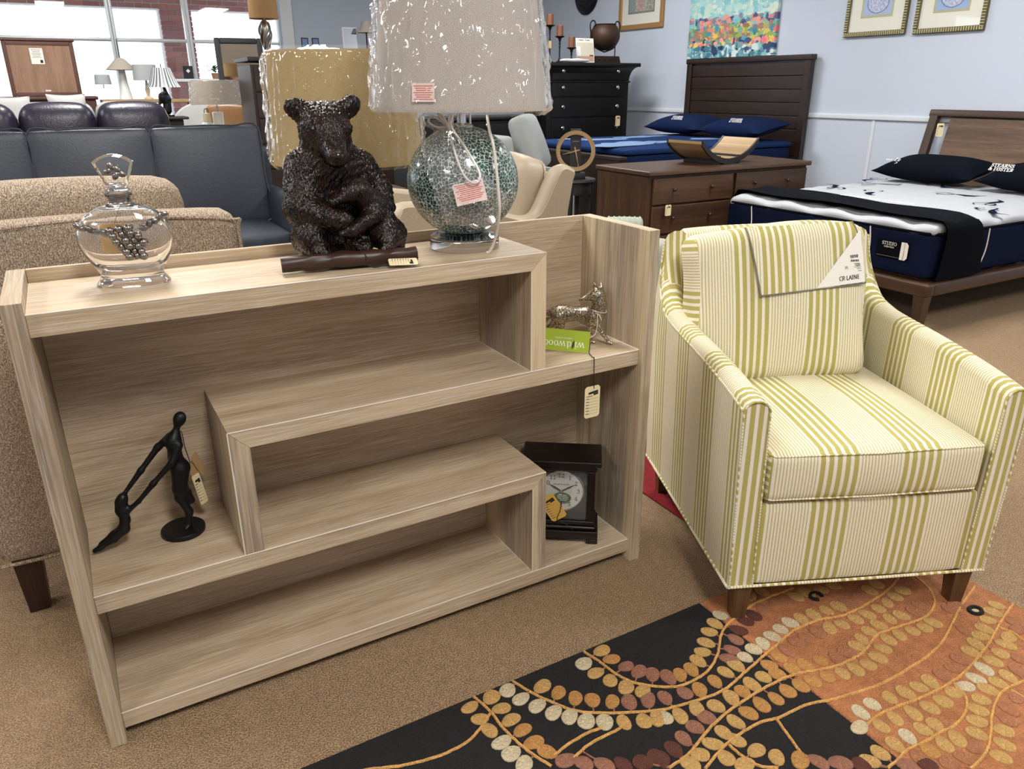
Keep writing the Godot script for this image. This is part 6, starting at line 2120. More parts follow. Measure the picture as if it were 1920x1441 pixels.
func white_bed() -> void:
	var b := thing("platform_bed", "walnut platform bed with slanted panel headboard on tapered legs", "bed", Vector3(4.12, 0, -1.745))
	# x from the foot (0) to the wall, z across
	var hw := 0.81
	var w: Material = M.walnut
	part(b, "foot_rail", bx(Vector3(0.07, 0.075, hw * 2), 0.012, Vector3(0.035, 0.245, 0), 2), w)
	for sz in [-1.0, 1.0]:
		part(b, "side_rail", bx(Vector3(2.1, 0.075, 0.07), 0.012, Vector3(1.11, 0.245, sz * (hw - 0.035)), 0), w)
		var lg := Sh.new()
		grid(lg, 2, 4, func(i: int, j: int) -> Vector3:
			var h := 0.034 if i == 1 else 0.022
			var q := [Vector2(-1, -1), Vector2(-1, 1), Vector2(1, 1), Vector2(1, -1)]
			return Vector3(0.045 + q[j].x * h, 0.0 if i == 0 else 0.21, sz * (hw - 0.05) + q[j].y * h - (0.0 if i == 1 else 0.0)), false, true)
		lg.face([Vector3(0.023, 0, sz * (hw - 0.05) - 0.022), Vector3(0.067, 0, sz * (hw - 0.05) - 0.022), Vector3(0.067, 0, sz * (hw - 0.05) + 0.022), Vector3(0.023, 0, sz * (hw - 0.05) + 0.022)])
		lg.uvf = wood_uv(1)
		part(b, "leg", lg, w)
		part(b, "leg", taper_leg(0.21, 0.034, 0.022), w, spot(Vector3(2.08, 0, sz * (hw - 0.05))))
		# slanted headboard post
		part(b, "headboard_post", box(Sh.new(), Vector3(2.15, 0.655, sz * (hw - 0.035)), Vector3(0.05, 0.90, 0.07), 0.006, Basis(Vector3.BACK, deg_to_rad(-13))), w)
	for k in 8:
		part(b, "slat", bx(Vector3(0.09, 0.02, hw * 2 - 0.16), 0.003, Vector3(0.2 + k * 0.25, 0.271, 0), 2), w)
	part(b, "headboard_rail", box(Sh.new(), Vector3(2.248, 1.085, 0), Vector3(0.05, 0.055, hw * 2 + 0.02), 0.008, Basis(Vector3.BACK, deg_to_rad(-13))), w)
	var pnl := box(Sh.new(), Vector3.ZERO, Vector3(0.022, 0.72, hw * 2 - 0.34), 0.003)
	pnl.uvf = wood_uv(2)
	part(b, "headboard_panel", pnl, M.walnut_panel, Transform3D(Basis(Vector3.BACK, deg_to_rad(-13)), Vector3(2.165, 0.70, 0.0)))
	var ht := thing("headboard_tag", "cream price tag hanging in the slot of the slanted headboard", "price tag", Vector3(6.27, 0.965, -2.40), -PI / 2 + 0.5)
	price_tag(ht, 0.05, 0.10, M.tag_card, Transform3D())
	# mattress
	var m := thing("white_mattress", "white quilted mattress with navy sides on the walnut platform bed", "mattress", Vector3(4.15, 0.285, -1.745))
	var mw := 0.775
	part(m, "side_band", slab(Sh.new(), Vector3(1.0, 0.135, 0), Vector3(2.0, 0.262, mw * 2), 0.04, Vector3(0.006, 0, 0.006), 12), M.navy_side)
	var tp := Sh.new()
	stuffed(tp, Vector3(1.0, 0.279, 0), Vector3(1.985, 0.062, mw * 2 - 0.015), 0.03, Vector3(0.0, 0.010, 0), 44, func(p: Vector3) -> Vector3:
		# quilting: soft squares over the top, scallops round the edge
		var q := absf(sin(p.x * 16.0)) * absf(sin(p.z * 16.0))
		var e := 0.010 * (q - 0.4)
		if p.y > 0.0:
			p.y += e
		var out := maxf(absf(p.x) / 0.99, absf(p.z) / 0.765)
		if out > 0.9 and p.y > -0.02:
			p.y -= 0.020 * (1.0 - absf(sin((p.x + p.z) * 9.0)))
		return p)
	tp.crease = 0.3
	tp.uvf = flat_uv()
	part(m, "pillow_top", tp, M.quilt_white)
	var cdn := [Vector3(-0.002, 0.262, -mw + 0.05), Vector3(-0.002, 0.262, mw - 0.05), Vector3(0.05, 0.262, mw + 0.002), Vector3(1.95, 0.262, mw + 0.002)]
	part(m, "tape_edge", tube(Sh.new(), cdn, 0.007, 8), M.runner_cloth)
	var pp := Sh.new()
	for z in [-0.52, 0.40]:
		tube(pp, curve([Vector3(-0.004, 0.255, z - 0.02), Vector3(-0.010, 0.13, z), Vector3(-0.004, 0.01, z - 0.03)], 5), 0.004, 6)
	tube(pp, curve([Vector3(0.50, 0.255, mw + 0.004), Vector3(0.49, 0.13, mw + 0.010), Vector3(0.45, 0.01, mw + 0.004)], 5), 0.004, 6)
	part(m, "piping", pp, M.piping_white)
	var pl := part(m, "label", bx(Vector3(0.004, 0.10, 0.20), 0.001, Vector3(-0.012, 0.148, 0.545)), M.runner_cloth, Transform3D(), "black and white maker's label")
	words(pl, "lettering", "STUDIO", 0.018, M.white_ink, Transform3D(Basis(Vector3.UP, -PI / 2), Vector3(-0.0145, 0.178, 0.525)), true)
	words(pl, "lettering", "collection", 0.010, M.white_ink, Transform3D(Basis(Vector3.UP, -PI / 2), Vector3(-0.0145, 0.160, 0.525)), true)
	part(pl, "tab", prism(Sh.new(), [Vector2(-0.022, -0.049), Vector2(0.010, -0.049), Vector2(0.022, -0.036), Vector2(0.022, 0.036), Vector2(0.010, 0.049), Vector2(-0.022, 0.049)], 0.0, 0.002), M.paper, Transform3D(Basis(Vector3.UP, -PI / 2), Vector3(-0.0142, 0.148, 0.622)))
	words(pl, "lettering", "STEARNS & FOSTER", 0.007, M.grey_ink, Transform3D(Basis(Vector3.UP, -PI / 2) * Basis(Vector3.BACK, PI / 2), Vector3(-0.0165, 0.148, 0.622)), true)
	part(pl, "outline", bx(Vector3(0.001, 0.002, 0.14), 0, Vector3(-0.0146, 0.107, 0.525)), M.grey_ink)
	# navy scroll motifs embroidered on the top
	for e in [[0.85, -0.25, 0.6], [1.33, -0.55, 2.4], [1.52, -0.85 + 0.1, 0.2], [1.58, -0.20, 1.2], [1.25, 0.12, 2.0], [0.72, 0.66, 0.9], [1.05, 0.45, 3.3], [1.7, 0.4, 0.3], [0.9, -0.62, 4.0]]:
		var s := Sh.new()
		var bs := Basis(Vector3.UP, e[2])
		var o := Vector3(e[0], 0.3195, e[1])
		var c1 := curve([Vector3(-0.16, 0, 0.02), Vector3(-0.08, 0, -0.03), Vector3(0.02, 0, 0.0), Vector3(0.10, 0, 0.06), Vector3(0.16, 0, 0.03)], 5)
		var wd := [0.004, 0.006, 0.008, 0.010, 0.014, 0.018, 0.021, 0.022, 0.020, 0.016, 0.012, 0.010, 0.009, 0.008, 0.007, 0.006, 0.005, 0.005, 0.004, 0.003, 0.002]
		for pair in [[c1, 1.0], [curve([Vector3(0.02, 0, 0.0), Vector3(0.06, 0, -0.05), Vector3(0.12, 0, -0.055), Vector3(0.13, 0, -0.02), Vector3(0.10, 0, -0.012), Vector3(0.09, 0, -0.03)], 4), 0.45]]:
			var c: Array = pair[0]
			grid(s, c.size(), 2, func(i: int, j: int) -> Vector3:
				var d: Vector3 = (c[mini(i + 1, c.size() - 1)] - c[maxi(i - 1, 0)]).normalized()
				var nn := Vector3(-d.z, 0, d.x)
				return o + bs * (c[i] + nn * (1.0 if j == 0 else -1.0) * wd[mini(i, 20)] * pair[1]) + Vector3(0, 0.002, 0))
		part(m, "motif", s, M.navy_side)
	# runner across the foot, hanging down the near side
	var rn := thing("bed_runner", "dark navy runner blanket folded across the foot of the white mattress", "blanket", Vector3(4.15, 0.285, -1.745))
	var path := [Vector2(-mw - 0.018, 0.02), Vector2(-mw - 0.02, 0.26), Vector2(-mw - 0.006, 0.312), Vector2(-mw + 0.05, 0.332), Vector2(-0.4, 0.336), Vector2(0.0, 0.338), Vector2(0.4, 0.336), Vector2(mw - 0.05, 0.332), Vector2(mw + 0.008, 0.312), Vector2(mw + 0.024, 0.26), Vector2(mw + 0.024, 0.15), Vector2(mw + 0.022, 0.01)]
	path = curve(path, 4)
	var np := path.size()
	var rs := Sh.new()
	var edge := func(j: int, side: float, dy: float) -> Vector3:
		var q: Vector2 = path[j]
		var u := float(j) / (np - 1)
		var x := 0.07 + 0.02 * sin(u * 9.0) + side * (0.34 + 0.03 * sin(u * 7.0))
		if q.x > mw - 0.1:
			x += clampf((0.32 - q.y) / 0.3, 0.0, 1.0) * (-0.02 + side * 0.05) - 0.02
		var bumpy := 0.006 * sin(side * 9.0 + u * 30.0)
		return Vector3(x, q.y + (dy if absf(q.x) < mw - 0.02 else 0.0) + bumpy * (1.0 if absf(q.x) < mw else 0.0), q.x + (signf(q.x) * dy if absf(q.x) >= mw - 0.02 else 0.0))
	grid(rs, 9, np, func(i: int, j: int) -> Vector3: return edge.call(j, 1.0 - i / 8.0, 0.010 * sin(PI * i / 8.0) + 0.004))
	grid(rs, 9, np, func(i: int, j: int) -> Vector3: return edge.call(j, i / 8.0, -0.004))
	rs.crease = 0.3
	rs.uvf = flat_uv()
	part(rn, "cloth", rs, M.runner_cloth)
	words(rn, "lettering", "STEARNS & FOSTER", 0.036, M.white_ink, Transform3D(Basis(Vector3.UP, -PI / 2) * Basis(Vector3.RIGHT, -PI / 2), Vector3(0.30, 0.3615, 0.17)), true, true, 0.001)
	for e in [[-0.40, "black navy pillow at the far end of the slanted headboard"], [0.42, "black navy pillow at the near end of the slanted headboard"]]:
		var p := thing("dark_pillow", e[1], "pillow", Vector3(5.90, 0.708, -1.745 + e[0]), 0.0, "dark logo pillows on the white mattress")
		part(p, "cover", cushion_pillow(Sh.new(), Vector3(0.42, 0.17, 0.80)), M.pillow_navy, Transform3D(Basis(Vector3.BACK, 0.18), Vector3.ZERO))
		if e[0] > 0:
			logo(p, 0.024, Transform3D(Basis(Vector3.UP, -PI / 2) * Basis(Vector3.RIGHT, -0.62), Vector3(-0.130, 0.058, -0.26)), M.white_ink)
		else:
			words(p, "lettering", "18", 0.032, M.white_ink, Transform3D(Basis(Vector3.UP, -PI / 2) * Basis(Vector3.RIGHT, -0.62) * Basis(Vector3.BACK, -0.4), Vector3(-0.125, 0.05, -0.24)), true, false, 0.001)
			words(p, "lettering", "46", 0.032, M.white_ink, Transform3D(Basis(Vector3.UP, -PI / 2) * Basis(Vector3.RIGHT, -0.62) * Basis(Vector3.BACK, -0.4), Vector3(-0.160, 0.02, -0.22)), true, false, 0.001)
			words(p, "lettering", "since", 0.016, M.white_ink, Transform3D(Basis(Vector3.UP, -PI / 2) * Basis(Vector3.RIGHT, -0.62), Vector3(-0.125, 0.05, -0.31)), true, false, 0.001)


# ------------------------------------------------------------------ pictures on the right wall
func framed(called: String, label: String, z0: float, z1: float, y0: float, y1: float, fw: float, fm: Material, mat_w: float, inner: Texture2D, ribbed := false) -> void:
	var t := thing(called, label, "picture", Vector3(WALL_X, 0, 0))
	var fr := Sh.new()
	for e in [[z0, z1, y0, y0 + fw], [z0, z1, y1 - fw, y1], [z0, z0 + fw, y0 + fw, y1 - fw], [z1 - fw, z1, y0 + fw, y1 - fw]]:
		box2(fr, Vector3(-0.03, e[2], e[0]), Vector3(-0.001, e[3], e[1]), 0.004)
	part(t, "frame", fr, M.green_gold_base if ribbed else fm)
	if ribbed:
		var rb := Sh.new()
		var n := int((z1 - z0) / 0.02)
		for k in n:
			var z := lerpf(z0, z1, (k + 0.5) / n)
			for y in [y0 + fw / 2, y1 - fw / 2]:
				box(rb, Vector3(-0.032, y, z), Vector3(0.008, fw * 0.8, 0.009), 0.002)
		n = int((y1 - y0) / 0.02)
		for k in n:
			var y := lerpf(y0, y1, (k + 0.5) / n)
			for z in [z0 + fw / 2, z1 - fw / 2]:
				box(rb, Vector3(-0.032, y, z), Vector3(0.008, 0.009, fw * 0.8), 0.002)
		part(t, "ribs", rb, fm)
	part(t, "mount", box2(Sh.new(), Vector3(-0.012, y0 + fw, z0 + fw), Vector3(-0.004, y1 - fw, z1 - fw)), M.mount)
	var lo := Vector3(-0.0135, y0 + mat_w, z0 + mat_w)
	var hi := Vector3(-0.0125, y1 - mat_w, z1 - mat_w)
	part(t, "fillet", box2(Sh.new(), lo + Vector3(0.0004, -0.02, -0.02), hi + Vector3(0.0004, 0.02, 0.02)), M.green_gold if ribbed else M.grey_ink)
	var pr := box2(Sh.new(), lo, hi)
	pr.uvf = func(p: Vector3, _n: Vector3) -> Vector2: return Vector2((p.z - lo.z) / (hi.z - lo.z), 1.0 - (p.y - lo.y) / (hi.y - lo.y))
	var m := mat(called + "_print", Color.WHITE, 0.5, 0.0, inner)
	part(t, "print", pr, m)
	part(t, "glazing", box2(Sh.new(), Vector3(-0.020, y0 + fw, z0 + fw), Vector3(-0.018, y1 - fw, z1 - fw)), M.pane)


func pictures() -> void:
	mat("mount", rgb(236, 234, 222), 0.8)
	# abstract canvas: dabs of paint in bands
	var W := 256
	var H := 512
	var im := Image.create_empty(W, H, false, Image.FORMAT_RGB8)
	var r := RandomNumberGenerator.new()
	r.seed = 77
	im.fill(rgb(150, 200, 200))
	var bands := [
		[0.0, 0.45, [rgb(150, 202, 204), rgb(176, 212, 204), rgb(122, 188, 198), rgb(196, 218, 202), rgb(160, 206, 206), rgb(214, 222, 204)]],
		[0.40, 0.58, [rgb(206, 120, 108), rgb(226, 150, 130), rgb(60, 66, 110), rgb(96, 130, 150), rgb(120, 190, 196)]],
		[0.52, 0.80, [rgb(150, 168, 70), rgb(206, 196, 80), rgb(100, 140, 80), rgb(226, 120, 110), rgb(150, 110, 90), rgb(40, 130, 160), rgb(236, 190, 90), rgb(120, 170, 140)]],
		[0.74, 0.92, [rgb(236, 110, 110), rgb(240, 150, 130), rgb(36, 60, 110), rgb(230, 200, 90), rgb(110, 150, 110), rgb(80, 150, 180)]],
		[0.84, 1.0, [rgb(60, 120, 140), rgb(30, 50, 90), rgb(130, 190, 196), rgb(214, 226, 222), rgb(90, 150, 160)]]]
	for b in bands:
		for k in 420:
			var c: Color = b[2][r.randi_range(0, b[2].size() - 1)]
			c = c.lerp(Color.WHITE, r.randf() * 0.15)
			var x := r.randi_range(-20, W)
			var y := int((0.5 + 0.5 * lerpf(b[0], b[1], r.randf())) * H)
			var ww := r.randi_range(3, 11)
			var hh := r.randi_range(5, 17)
			for j in range(-hh, hh):
				var half := int(ww * sqrt(maxf(0.0, 1.0 - pow(float(j) / hh, 2.0))) * (0.7 + 0.6 * r.randf()))
				im.fill_rect(Rect2i(x - half, y + j, half * 2, 1), c)
	var tex := ImageTexture.create_from_image(im)
	var z0 := -5.56
	var z1 := -4.32
	var y0 := 1.575
	var cv := thing("abstract_painting", "unframed abstract canvas in turquoise, coral and yellow above the planked bed", "painting", Vector3(WALL_X, 0, 0))
	var s := box2(Sh.new(), Vector3(-0.04, y0, z0), Vector3(-0.001, y0 + 1.24, z1), 0.003)
	s.uvf = func(p: Vector3, n: Vector3) -> Vector2: return Vector2(clampf((p.z - z0) / (z1 - z0), 0.005, 0.995), (y0 + 1.24 - p.y) / 1.24)
	part(cv, "canvas", s, mat("painted_canvas", Color.WHITE, 0.6, 0.0, tex))
	# prints
	var bn := noise(221, 0.03, 3)
	var bowl := func(tone: Color) -> ImageTexture:
		return picture(128, 160, func(x: int, y: int) -> Color:
			var p := Vector2(x - 64.0, (y - 122.0) * 1.5)
			var c := tone
			if p.length() < 46.0 and p.y > -14.0:
				c = rgb(150, 160, 206).lerp(rgb(222, 226, 240), clampf(bn.get_noise_2d(x * 3.0, y * 3.0) + 0.5, 0.0, 1.0))
			elif p.length() < 50.0 and p.y > -14.0:
				c = rgb(96, 100, 150)
			elif absf(p.x) < 44.0 and p.y <= -14.0 and p.y > -90.0 and bn.get_noise_2d(x * 2.0, y * 2.0) > 0.0:
				c = rgb(170, 160, 196)
			return c)
	framed("bowl_print_blue", "left of two green-gold framed prints of a blue bowl", -3.545, -2.945, 1.693, 2.42, 0.038, M.green_gold, 0.165, bowl.call(rgb(166, 190, 226)), true)
	framed("bowl_print_dark", "right of two green-gold framed prints of a blue bowl", -2.875, -2.285, 1.686, 2.42, 0.038, M.green_gold, 0.165, bowl.call(rgb(150, 182, 224)), true)
	framed("street_print", "gold framed print of a garden scene above the black chest", -6.86, -6.03, 1.93, 2.75, 0.055, M.gold_frame, 0.19, picture(128, 128, func(x: int, y: int) -> Color:
		var k := bn.get_noise_2d(x * 2.4, y * 2.4)
		var c := rgb(150, 160, 150).lerp(rgb(206, 200, 180), clampf(k + 0.5, 0.0, 1.0))
		if x < 34:
			c = rgb(120, 136, 146).lerp(c, 0.3)
		if absf(x - 60.0 + 5.0 * k) < 15.0 and y > 60:
			c = rgb(196, 128, 128).lerp(c, clampf(k + 0.3, 0.0, 0.6))
		if x > 90 and bn.get_noise_2d(x * 5.0, y * 5.0) > 0.12:
			c = rgb(110, 100, 76)
		return c))
	# black carved medallion
	var md := thing("black_medallion", "round black carved medallion high on the wall above the chest", "wall plaque", Vector3(WALL_X - 0.001, 2.42, -7.58))
	var rn := noise(231, 9.0, 2)
	var disc := Sh.new()
	disc.smooth = true
	grid(disc, 20, 40, func(i: int, j: int) -> Vector3:
		var a := TAU * j / 40.0
		var q := 1.0 - i / 19.0
		return Vector3(-0.02 - 0.05 * sqrt(maxf(0.0, 1.0 - q * q)) - 0.014 * rn.get_noise_2d(cos(a) * q * 1.6, sin(a) * q * 1.6), sin(a) * 0.25 * q, cos(a) * 0.25 * q), false, true)
	part(md, "relief", disc, M.black_iron)
	part(md, "rim", lathe(Sh.new(), [Vector2(0.24, 0), Vector2(0.258, 0.004), Vector2(0.26, 0.02), Vector2(0.24, 0.03)], 40, Vector3.ZERO, Basis(Vector3.BACK, PI / 2)), M.black_iron)


# ------------------------------------------------------------------ things near the windows
func far_left() -> void:
	# dresser with a mirror turned to the window: plywood back with a paper
	var d := thing("brown_dresser", "brown wooden dresser by the window under the turned mirror", "dresser", Vector3(0.15, 0, -7.25))
	part(d, "carcass", bx(Vector3(0.76, 1.12, 0.44), 0.004, Vector3(0, 0.64, 0), 0), M.red_wood)
	part(d, "top", bx(Vector3(0.80, 0.03, 0.47), 0.006, Vector3(0, 1.215, 0), 0), M.red_wood)
	for e in [[-0.34, -0.18], [0.34, -0.18], [-0.34, 0.18], [0.34, 0.18]]:
		part(d, "foot", taper_leg(0.081, 0.03, 0.024), M.red_wood, spot(Vector3(e[0], 0, e[1])))
	var m := thing("dresser_mirror", "framed mirror seen from behind, pinkish plywood back with white paper", "mirror", Vector3(0.15, 1.2305, -7.30), 0.05)
	part(m, "back_panel", bx(Vector3(0.50, 0.40, 0.008), 0.0, Vector3(0, 0.235, 0.012), 1), M.plywood)
	part(m, "glass", bx(Vector3(0.50, 0.40, 0.004), 0.0, Vector3(0, 0.235, -0.008)), M.mirror)
	for e in [[-0.285, 0.0, -0.25, 0.47], [0.25, 0.0, 0.285, 0.47]]:
		part(m, "stile", box2(Sh.new(), Vector3(e[0], e[1], -0.02), Vector3(e[2], e[3], 0.02), 0.004), M.red_wood)
	for e in [[0.0, 0.035], [0.435, 0.47]]:
		part(m, "rail", box2(Sh.new(), Vector3(-0.25, e[0], -0.02), Vector3(0.25, e[1], 0.02), 0.004), M.red_wood)
	part(m, "cornice", bx(Vector3(0.60, 0.025, 0.06), 0.006, Vector3(0, 0.4825, 0)), M.red_wood)
	var pp := part(m, "paper", bx(Vector3(0.105, 0.135, 0.001), 0.0, Vector3(-0.025, 0.345, 0.0165)), M.paper)
	for k in 7:
		part(pp, "print_line", bx(Vector3(0.08 - 0.012 * (k % 3), 0.003, 0.0005), 0, Vector3(-0.027, 0.40 - k * 0.011, 0.0173)), M.grey_ink)
	part(pp, "stamp", bx(Vector3(0.022, 0.026, 0.0005), 0, Vector3(0.005, 0.30, 0.0173)), M.ink)
	part(m, "plate", bx(Vector3(0.045, 0.012, 0.001), 0, Vector3(0.01, 0.05, 0.0165)), M.paper)
	# console with three lamps
	var c := thing("pale_console", "pale console table carrying lamps in front of the window", "table", Vector3(0.98, 0, -7.0))
	part(c, "top", bx(Vector3(0.82, 0.03, 0.44), 0.004, Vector3(0, 1.185, 0), 0), M.pale_wood)
	for e in [[-0.38, -0.19], [0.38, -0.19], [-0.38, 0.19], [0.38, 0.19]]:
		part(c, "leg", bx(Vector3(0.04, 1.17, 0.04), 0.003, Vector3(e[0], 0.585, e[1]), 1), M.pale_wood)
	part(c, "shelf", bx(Vector3(0.76, 0.02, 0.40), 0.003, Vector3(0, 0.5, 0), 0), M.pale_wood)
	var l := thing("cone_lamp", "tall white lamp with tapering body and cone shade by the window", "table lamp", Vector3(0.785, 1.2005, -7.0))
	part(l, "body", lathe(Sh.new(), [Vector2(0, 0), Vector2(0.06, 0), Vector2(0.06, 0.005), Vector2(0.045, 0.08), Vector2(0.035, 0.16), Vector2(0.03, 0.26), Vector2(0, 0.27)], 24), M.ceramic_white)
	part(l, "shade", lathe(Sh.new(), [Vector2(0.13, 0.255), Vector2(0.132, 0.258), Vector2(0.035, 0.355), Vector2(0.0, 0.362)], 32), M.beige_weave)
	part(l, "finial", tube(Sh.new(), [Vector3(0, 0.36, 0), Vector3(0, 0.52, 0)], 0.004, 6), M.black_iron)
	l = thing("grey_drum_lamp", "table lamp with grey pleated drum shade next to the white cone lamp", "table lamp", Vector3(0.965, 1.2005, -6.84))
	part(l, "body", lathe(Sh.new(), [Vector2(0, 0), Vector2(0.04, 0), Vector2(0.04, 0.012), Vector2(0.012, 0.03), Vector2(0.022, 0.08), Vector2(0.01, 0.15), Vector2(0.006, 0.2), Vector2(0, 0.2)], 20), M.ceramic_sand)
	part(l, "shade", lathe(Sh.new(), [Vector2(0.105, 0.165), Vector2(0.107, 0.168), Vector2(0.1, 0.30), Vector2(0.098, 0.30)], 32), M.grey_weave)
	l = thing("small_glass_lamp", "small lamp with pale drum shade and glass body by the window", "table lamp", Vector3(0.61, 1.2005, -6.95))
	part(l, "body", bx(Vector3(0.045, 0.10, 0.03), 0.004, Vector3(0, 0.05, 0)), M.lamp_glass)
	part(l, "stem", tube(Sh.new(), [Vector3(0, 0.10, 0), Vector3(0, 0.14, 0)], 0.005, 8), M.chrome)
	part(l, "shade", lathe(Sh.new(), [Vector2(0.07, 0.13), Vector2(0.071, 0.132), Vector2(0.062, 0.215), Vector2(0.060, 0.215)], 28), M.grey_weave)
	# dark figural lamp with striped bell shade on a pedestal
	c = thing("grey_pedestal", "dark grey pedestal under the striped shade lamp", "stand", Vector3(0.985, 0, -5.70))
	part(c, "top", bx(Vector3(0.26, 0.02, 0.26), 0.003, Vector3(0, 1.07, 0)), M.fiesta_dark)
	part(c, "column", bx(Vector3(0.18, 1.03, 0.18), 0.004, Vector3(0, 0.545, 0)), M.fiesta_dark)
	part(c, "foot", bx(Vector3(0.26, 0.03, 0.26), 0.003, Vector3(0, 0.015, 0)), M.fiesta_dark)
	l = thing("striped_shade_lamp", "dark figural lamp with grey striped bell shade above the leather sofa", "table lamp", Vector3(0.975, 1.0805, -5.70))
	part(l, "figure", body([cap(Vector3(0, 0.02, 0), Vector3(0.01, 0.09, 0), 0.035, 0.028, 0.02), blob(Vector3(-0.02, 0.12, 0.01), Vector3(0.035, 0.04, 0.03), 0.02), cap(Vector3(0.02, 0.11, 0), Vector3(0.0, 0.20, 0), 0.022, 0.010, 0.02), cap(Vector3(-0.04, 0.09, 0.01), Vector3(-0.06, 0.06, 0.02), 0.016, 0.010, 0.01)], 0.008), M.black_iron, spot(Vector3(0, 0.028, 0)))
	part(l, "plinth", lathe(Sh.new(), [Vector2(0, 0), Vector2(0.05, 0), Vector2(0.05, 0.012), Vector2(0, 0.014)], 20), M.black_iron)
	var bell := Sh.new()
	grid(bell, 48, 8, func(i: int, j: int) -> Vector3:
		var t := j / 7.0
		var r := lerpf(0.128, 0.068, pow(t, 0.7)) * (1.0 + 0.02 * (1.0 if i % 2 else -1.0))
		return Vector3(sin(TAU * i / 48.0) * r, 0.225 + 0.145 * t, cos(TAU * i / 48.0) * r), true, false)
	bell.crease = 0.9
	var stripes := mat("bell_stripe", Color.WHITE, 0.8, 0.0, picture(96, 4, func(x: int, _y: int) -> Color: return rgb(208, 212, 212) if x % 4 < 2 else rgb(84, 88, 92)))
	part(l, "shade", bell, stripes)
	part(l, "finial", tube(Sh.new(), [Vector3(0, 0.20, 0), Vector3(0, 0.40, 0)], 0.004, 6), M.black_iron)
	# white-topped table with the wrapped lamp and a jar
	c = thing("white_top_table", "white topped table under the plastic wrapped lamp behind the sofas", "table", Vector3(1.30, 0, -5.10))
	part(c, "top", bx(Vector3(0.48, 0.02, 0.44), 0.003, Vector3(0, 0.955, 0)), M.white_paint)
	part(c, "shelf", bx(Vector3(0.44, 0.02, 0.40), 0.003, Vector3(0, 0.45, 0)), M.black_satin)
	for e in [[-0.21, -0.19], [0.21, -0.19], [-0.21, 0.19], [0.21, 0.19]]:
		part(c, "leg", bx(Vector3(0.03, 0.945, 0.03), 0.002, Vector3(e[0], 0.4725, e[1])), M.black_satin)
	l = thing("wrapped_glass_lamp", "glass bodied lamp with beige drum shade in plastic behind the sofas", "table lamp", Vector3(1.265, 0.9655, -5.12))
	part(l, "body", bx(Vector3(0.075, 0.16, 0.06), 0.006, Vector3(0, 0.08, 0)), M.lamp_glass)
	part(l, "stem", tube(Sh.new(), [Vector3(0, 0.16, 0), Vector3(0, 0.30, 0)], 0.006, 8), M.chrome)
	shade(l, "shade", 0.178, 0.166, 0.215, 0.385, M.burlap, 391, true, 40)
	var j := thing("glass_jar", "square glass jar with tan cap and black handle beside wrapped lamp", "jar", Vector3(1.155, 0.9655, -4.95))
	part(j, "body", lathe(Sh.new(), [Vector2(0, 0), Vector2(0.055, 0), Vector2(0.058, 0.01), Vector2(0.058, 0.07), Vector2(0.04, 0.09), Vector2(0.022, 0.095), Vector2(0, 0.095)], 4, Vector3.ZERO, Basis(Vector3.UP, PI / 4)), M.lamp_glass)
	part(j, "cap", lathe(Sh.new(), [Vector2(0.027, 0.095), Vector2(0.029, 0.10), Vector2(0.026, 0.155), Vector2(0, 0.16)], 20), M.ceramic_sand)
	part(j, "handle", tube(Sh.new(), curve([Vector3(-0.015, 0.155, 0), Vector3(-0.013, 0.18, 0), Vector3(0, 0.188, 0), Vector3(0.013, 0.18, 0), Vector3(0.015, 0.155, 0)], 4), 0.003, 6), M.black_iron)
	# dining chairs
	c = thing("tan_chair", "tan leather dining chair behind the wrapped lamp", "chair", Vector3(1.50, 0, -5.62), 2.6)
	part(c, "back", slab(Sh.new(), Vector3(0, 0.88, -0.2), Vector3(0.34, 0.56, 0.07), 0.03, Vector3(0, 0.02, 0.02)), M.tan_leather)
	part(c, "seat", slab(Sh.new(), Vector3(0, 0.56, 0.02), Vector3(0.38, 0.10, 0.40), 0.04, Vector3(0, 0.015, 0)), M.tan_leather)
	for e in [[-0.15, -0.16], [0.15, -0.16], [-0.15, 0.18], [0.15, 0.18]]:
		part(c, "leg", taper_leg(0.52, 0.02, 0.014), M.dark_leg, spot(Vector3(e[0], 0, e[1])))
	c = thing("cream_chair", "cream tub chair behind the end of the dark leather sofa", "chair", Vector3(1.24, 0, -6.15), -0.5)
	var tub := Sh.new()
	grid(tub, 24, 7, func(i: int, k: int) -> Vector3:
		var a := deg_to_rad(-120 + 240.0 * i / 23.0) + PI
		var y: float = [0.45, 0.8, 1.16 - 0.30 * pow(absf(i - 11.5) / 11.5, 2.0), 1.18 - 0.30 * pow(absf(i - 11.5) / 11.5, 2.0), 1.16 - 0.30 * pow(absf(i - 11.5) / 11.5, 2.0), 0.8, 0.5][k]
		var r: float = [0.19, 0.21, 0.22, 0.205, 0.19, 0.17, 0.15][k]
		return Vector3(sin(a) * r, y, cos(a) * r))
	part(c, "back", tub, M.white_weave)
	part(c, "seat", lathe(Sh.new(), [Vector2(0, 0.46), Vector2(0.17, 0.46), Vector2(0.185, 0.5), Vector2(0.17, 0.55), Vector2(0, 0.56)], 24), M.white_weave)
	for e in [[-0.12, -0.12], [0.12, -0.12], [-0.12, 0.12], [0.12, 0.12]]:
		part(c, "leg", taper_leg(0.47, 0.016, 0.012), M.dark_leg, spot(Vector3(e[0], 0, e[1])))
	# tall dark chest with rattan lamp on it
	c = thing("tall_brown_chest", "tall dark brown chest with stacked drawers behind the gold shade lamp", "chest of drawers", Vector3(1.40, 0, -4.40))
	part(c, "carcass", bx(Vector3(0.62, 1.44, 0.44), 0.003, Vector3(0.31, 0.73, -0.23), 1), M.espresso)
	part(c, "top", bx(Vector3(0.65, 0.03, 0.47), 0.004, Vector3(0.31, 1.485, -0.225), 0), M.espresso)
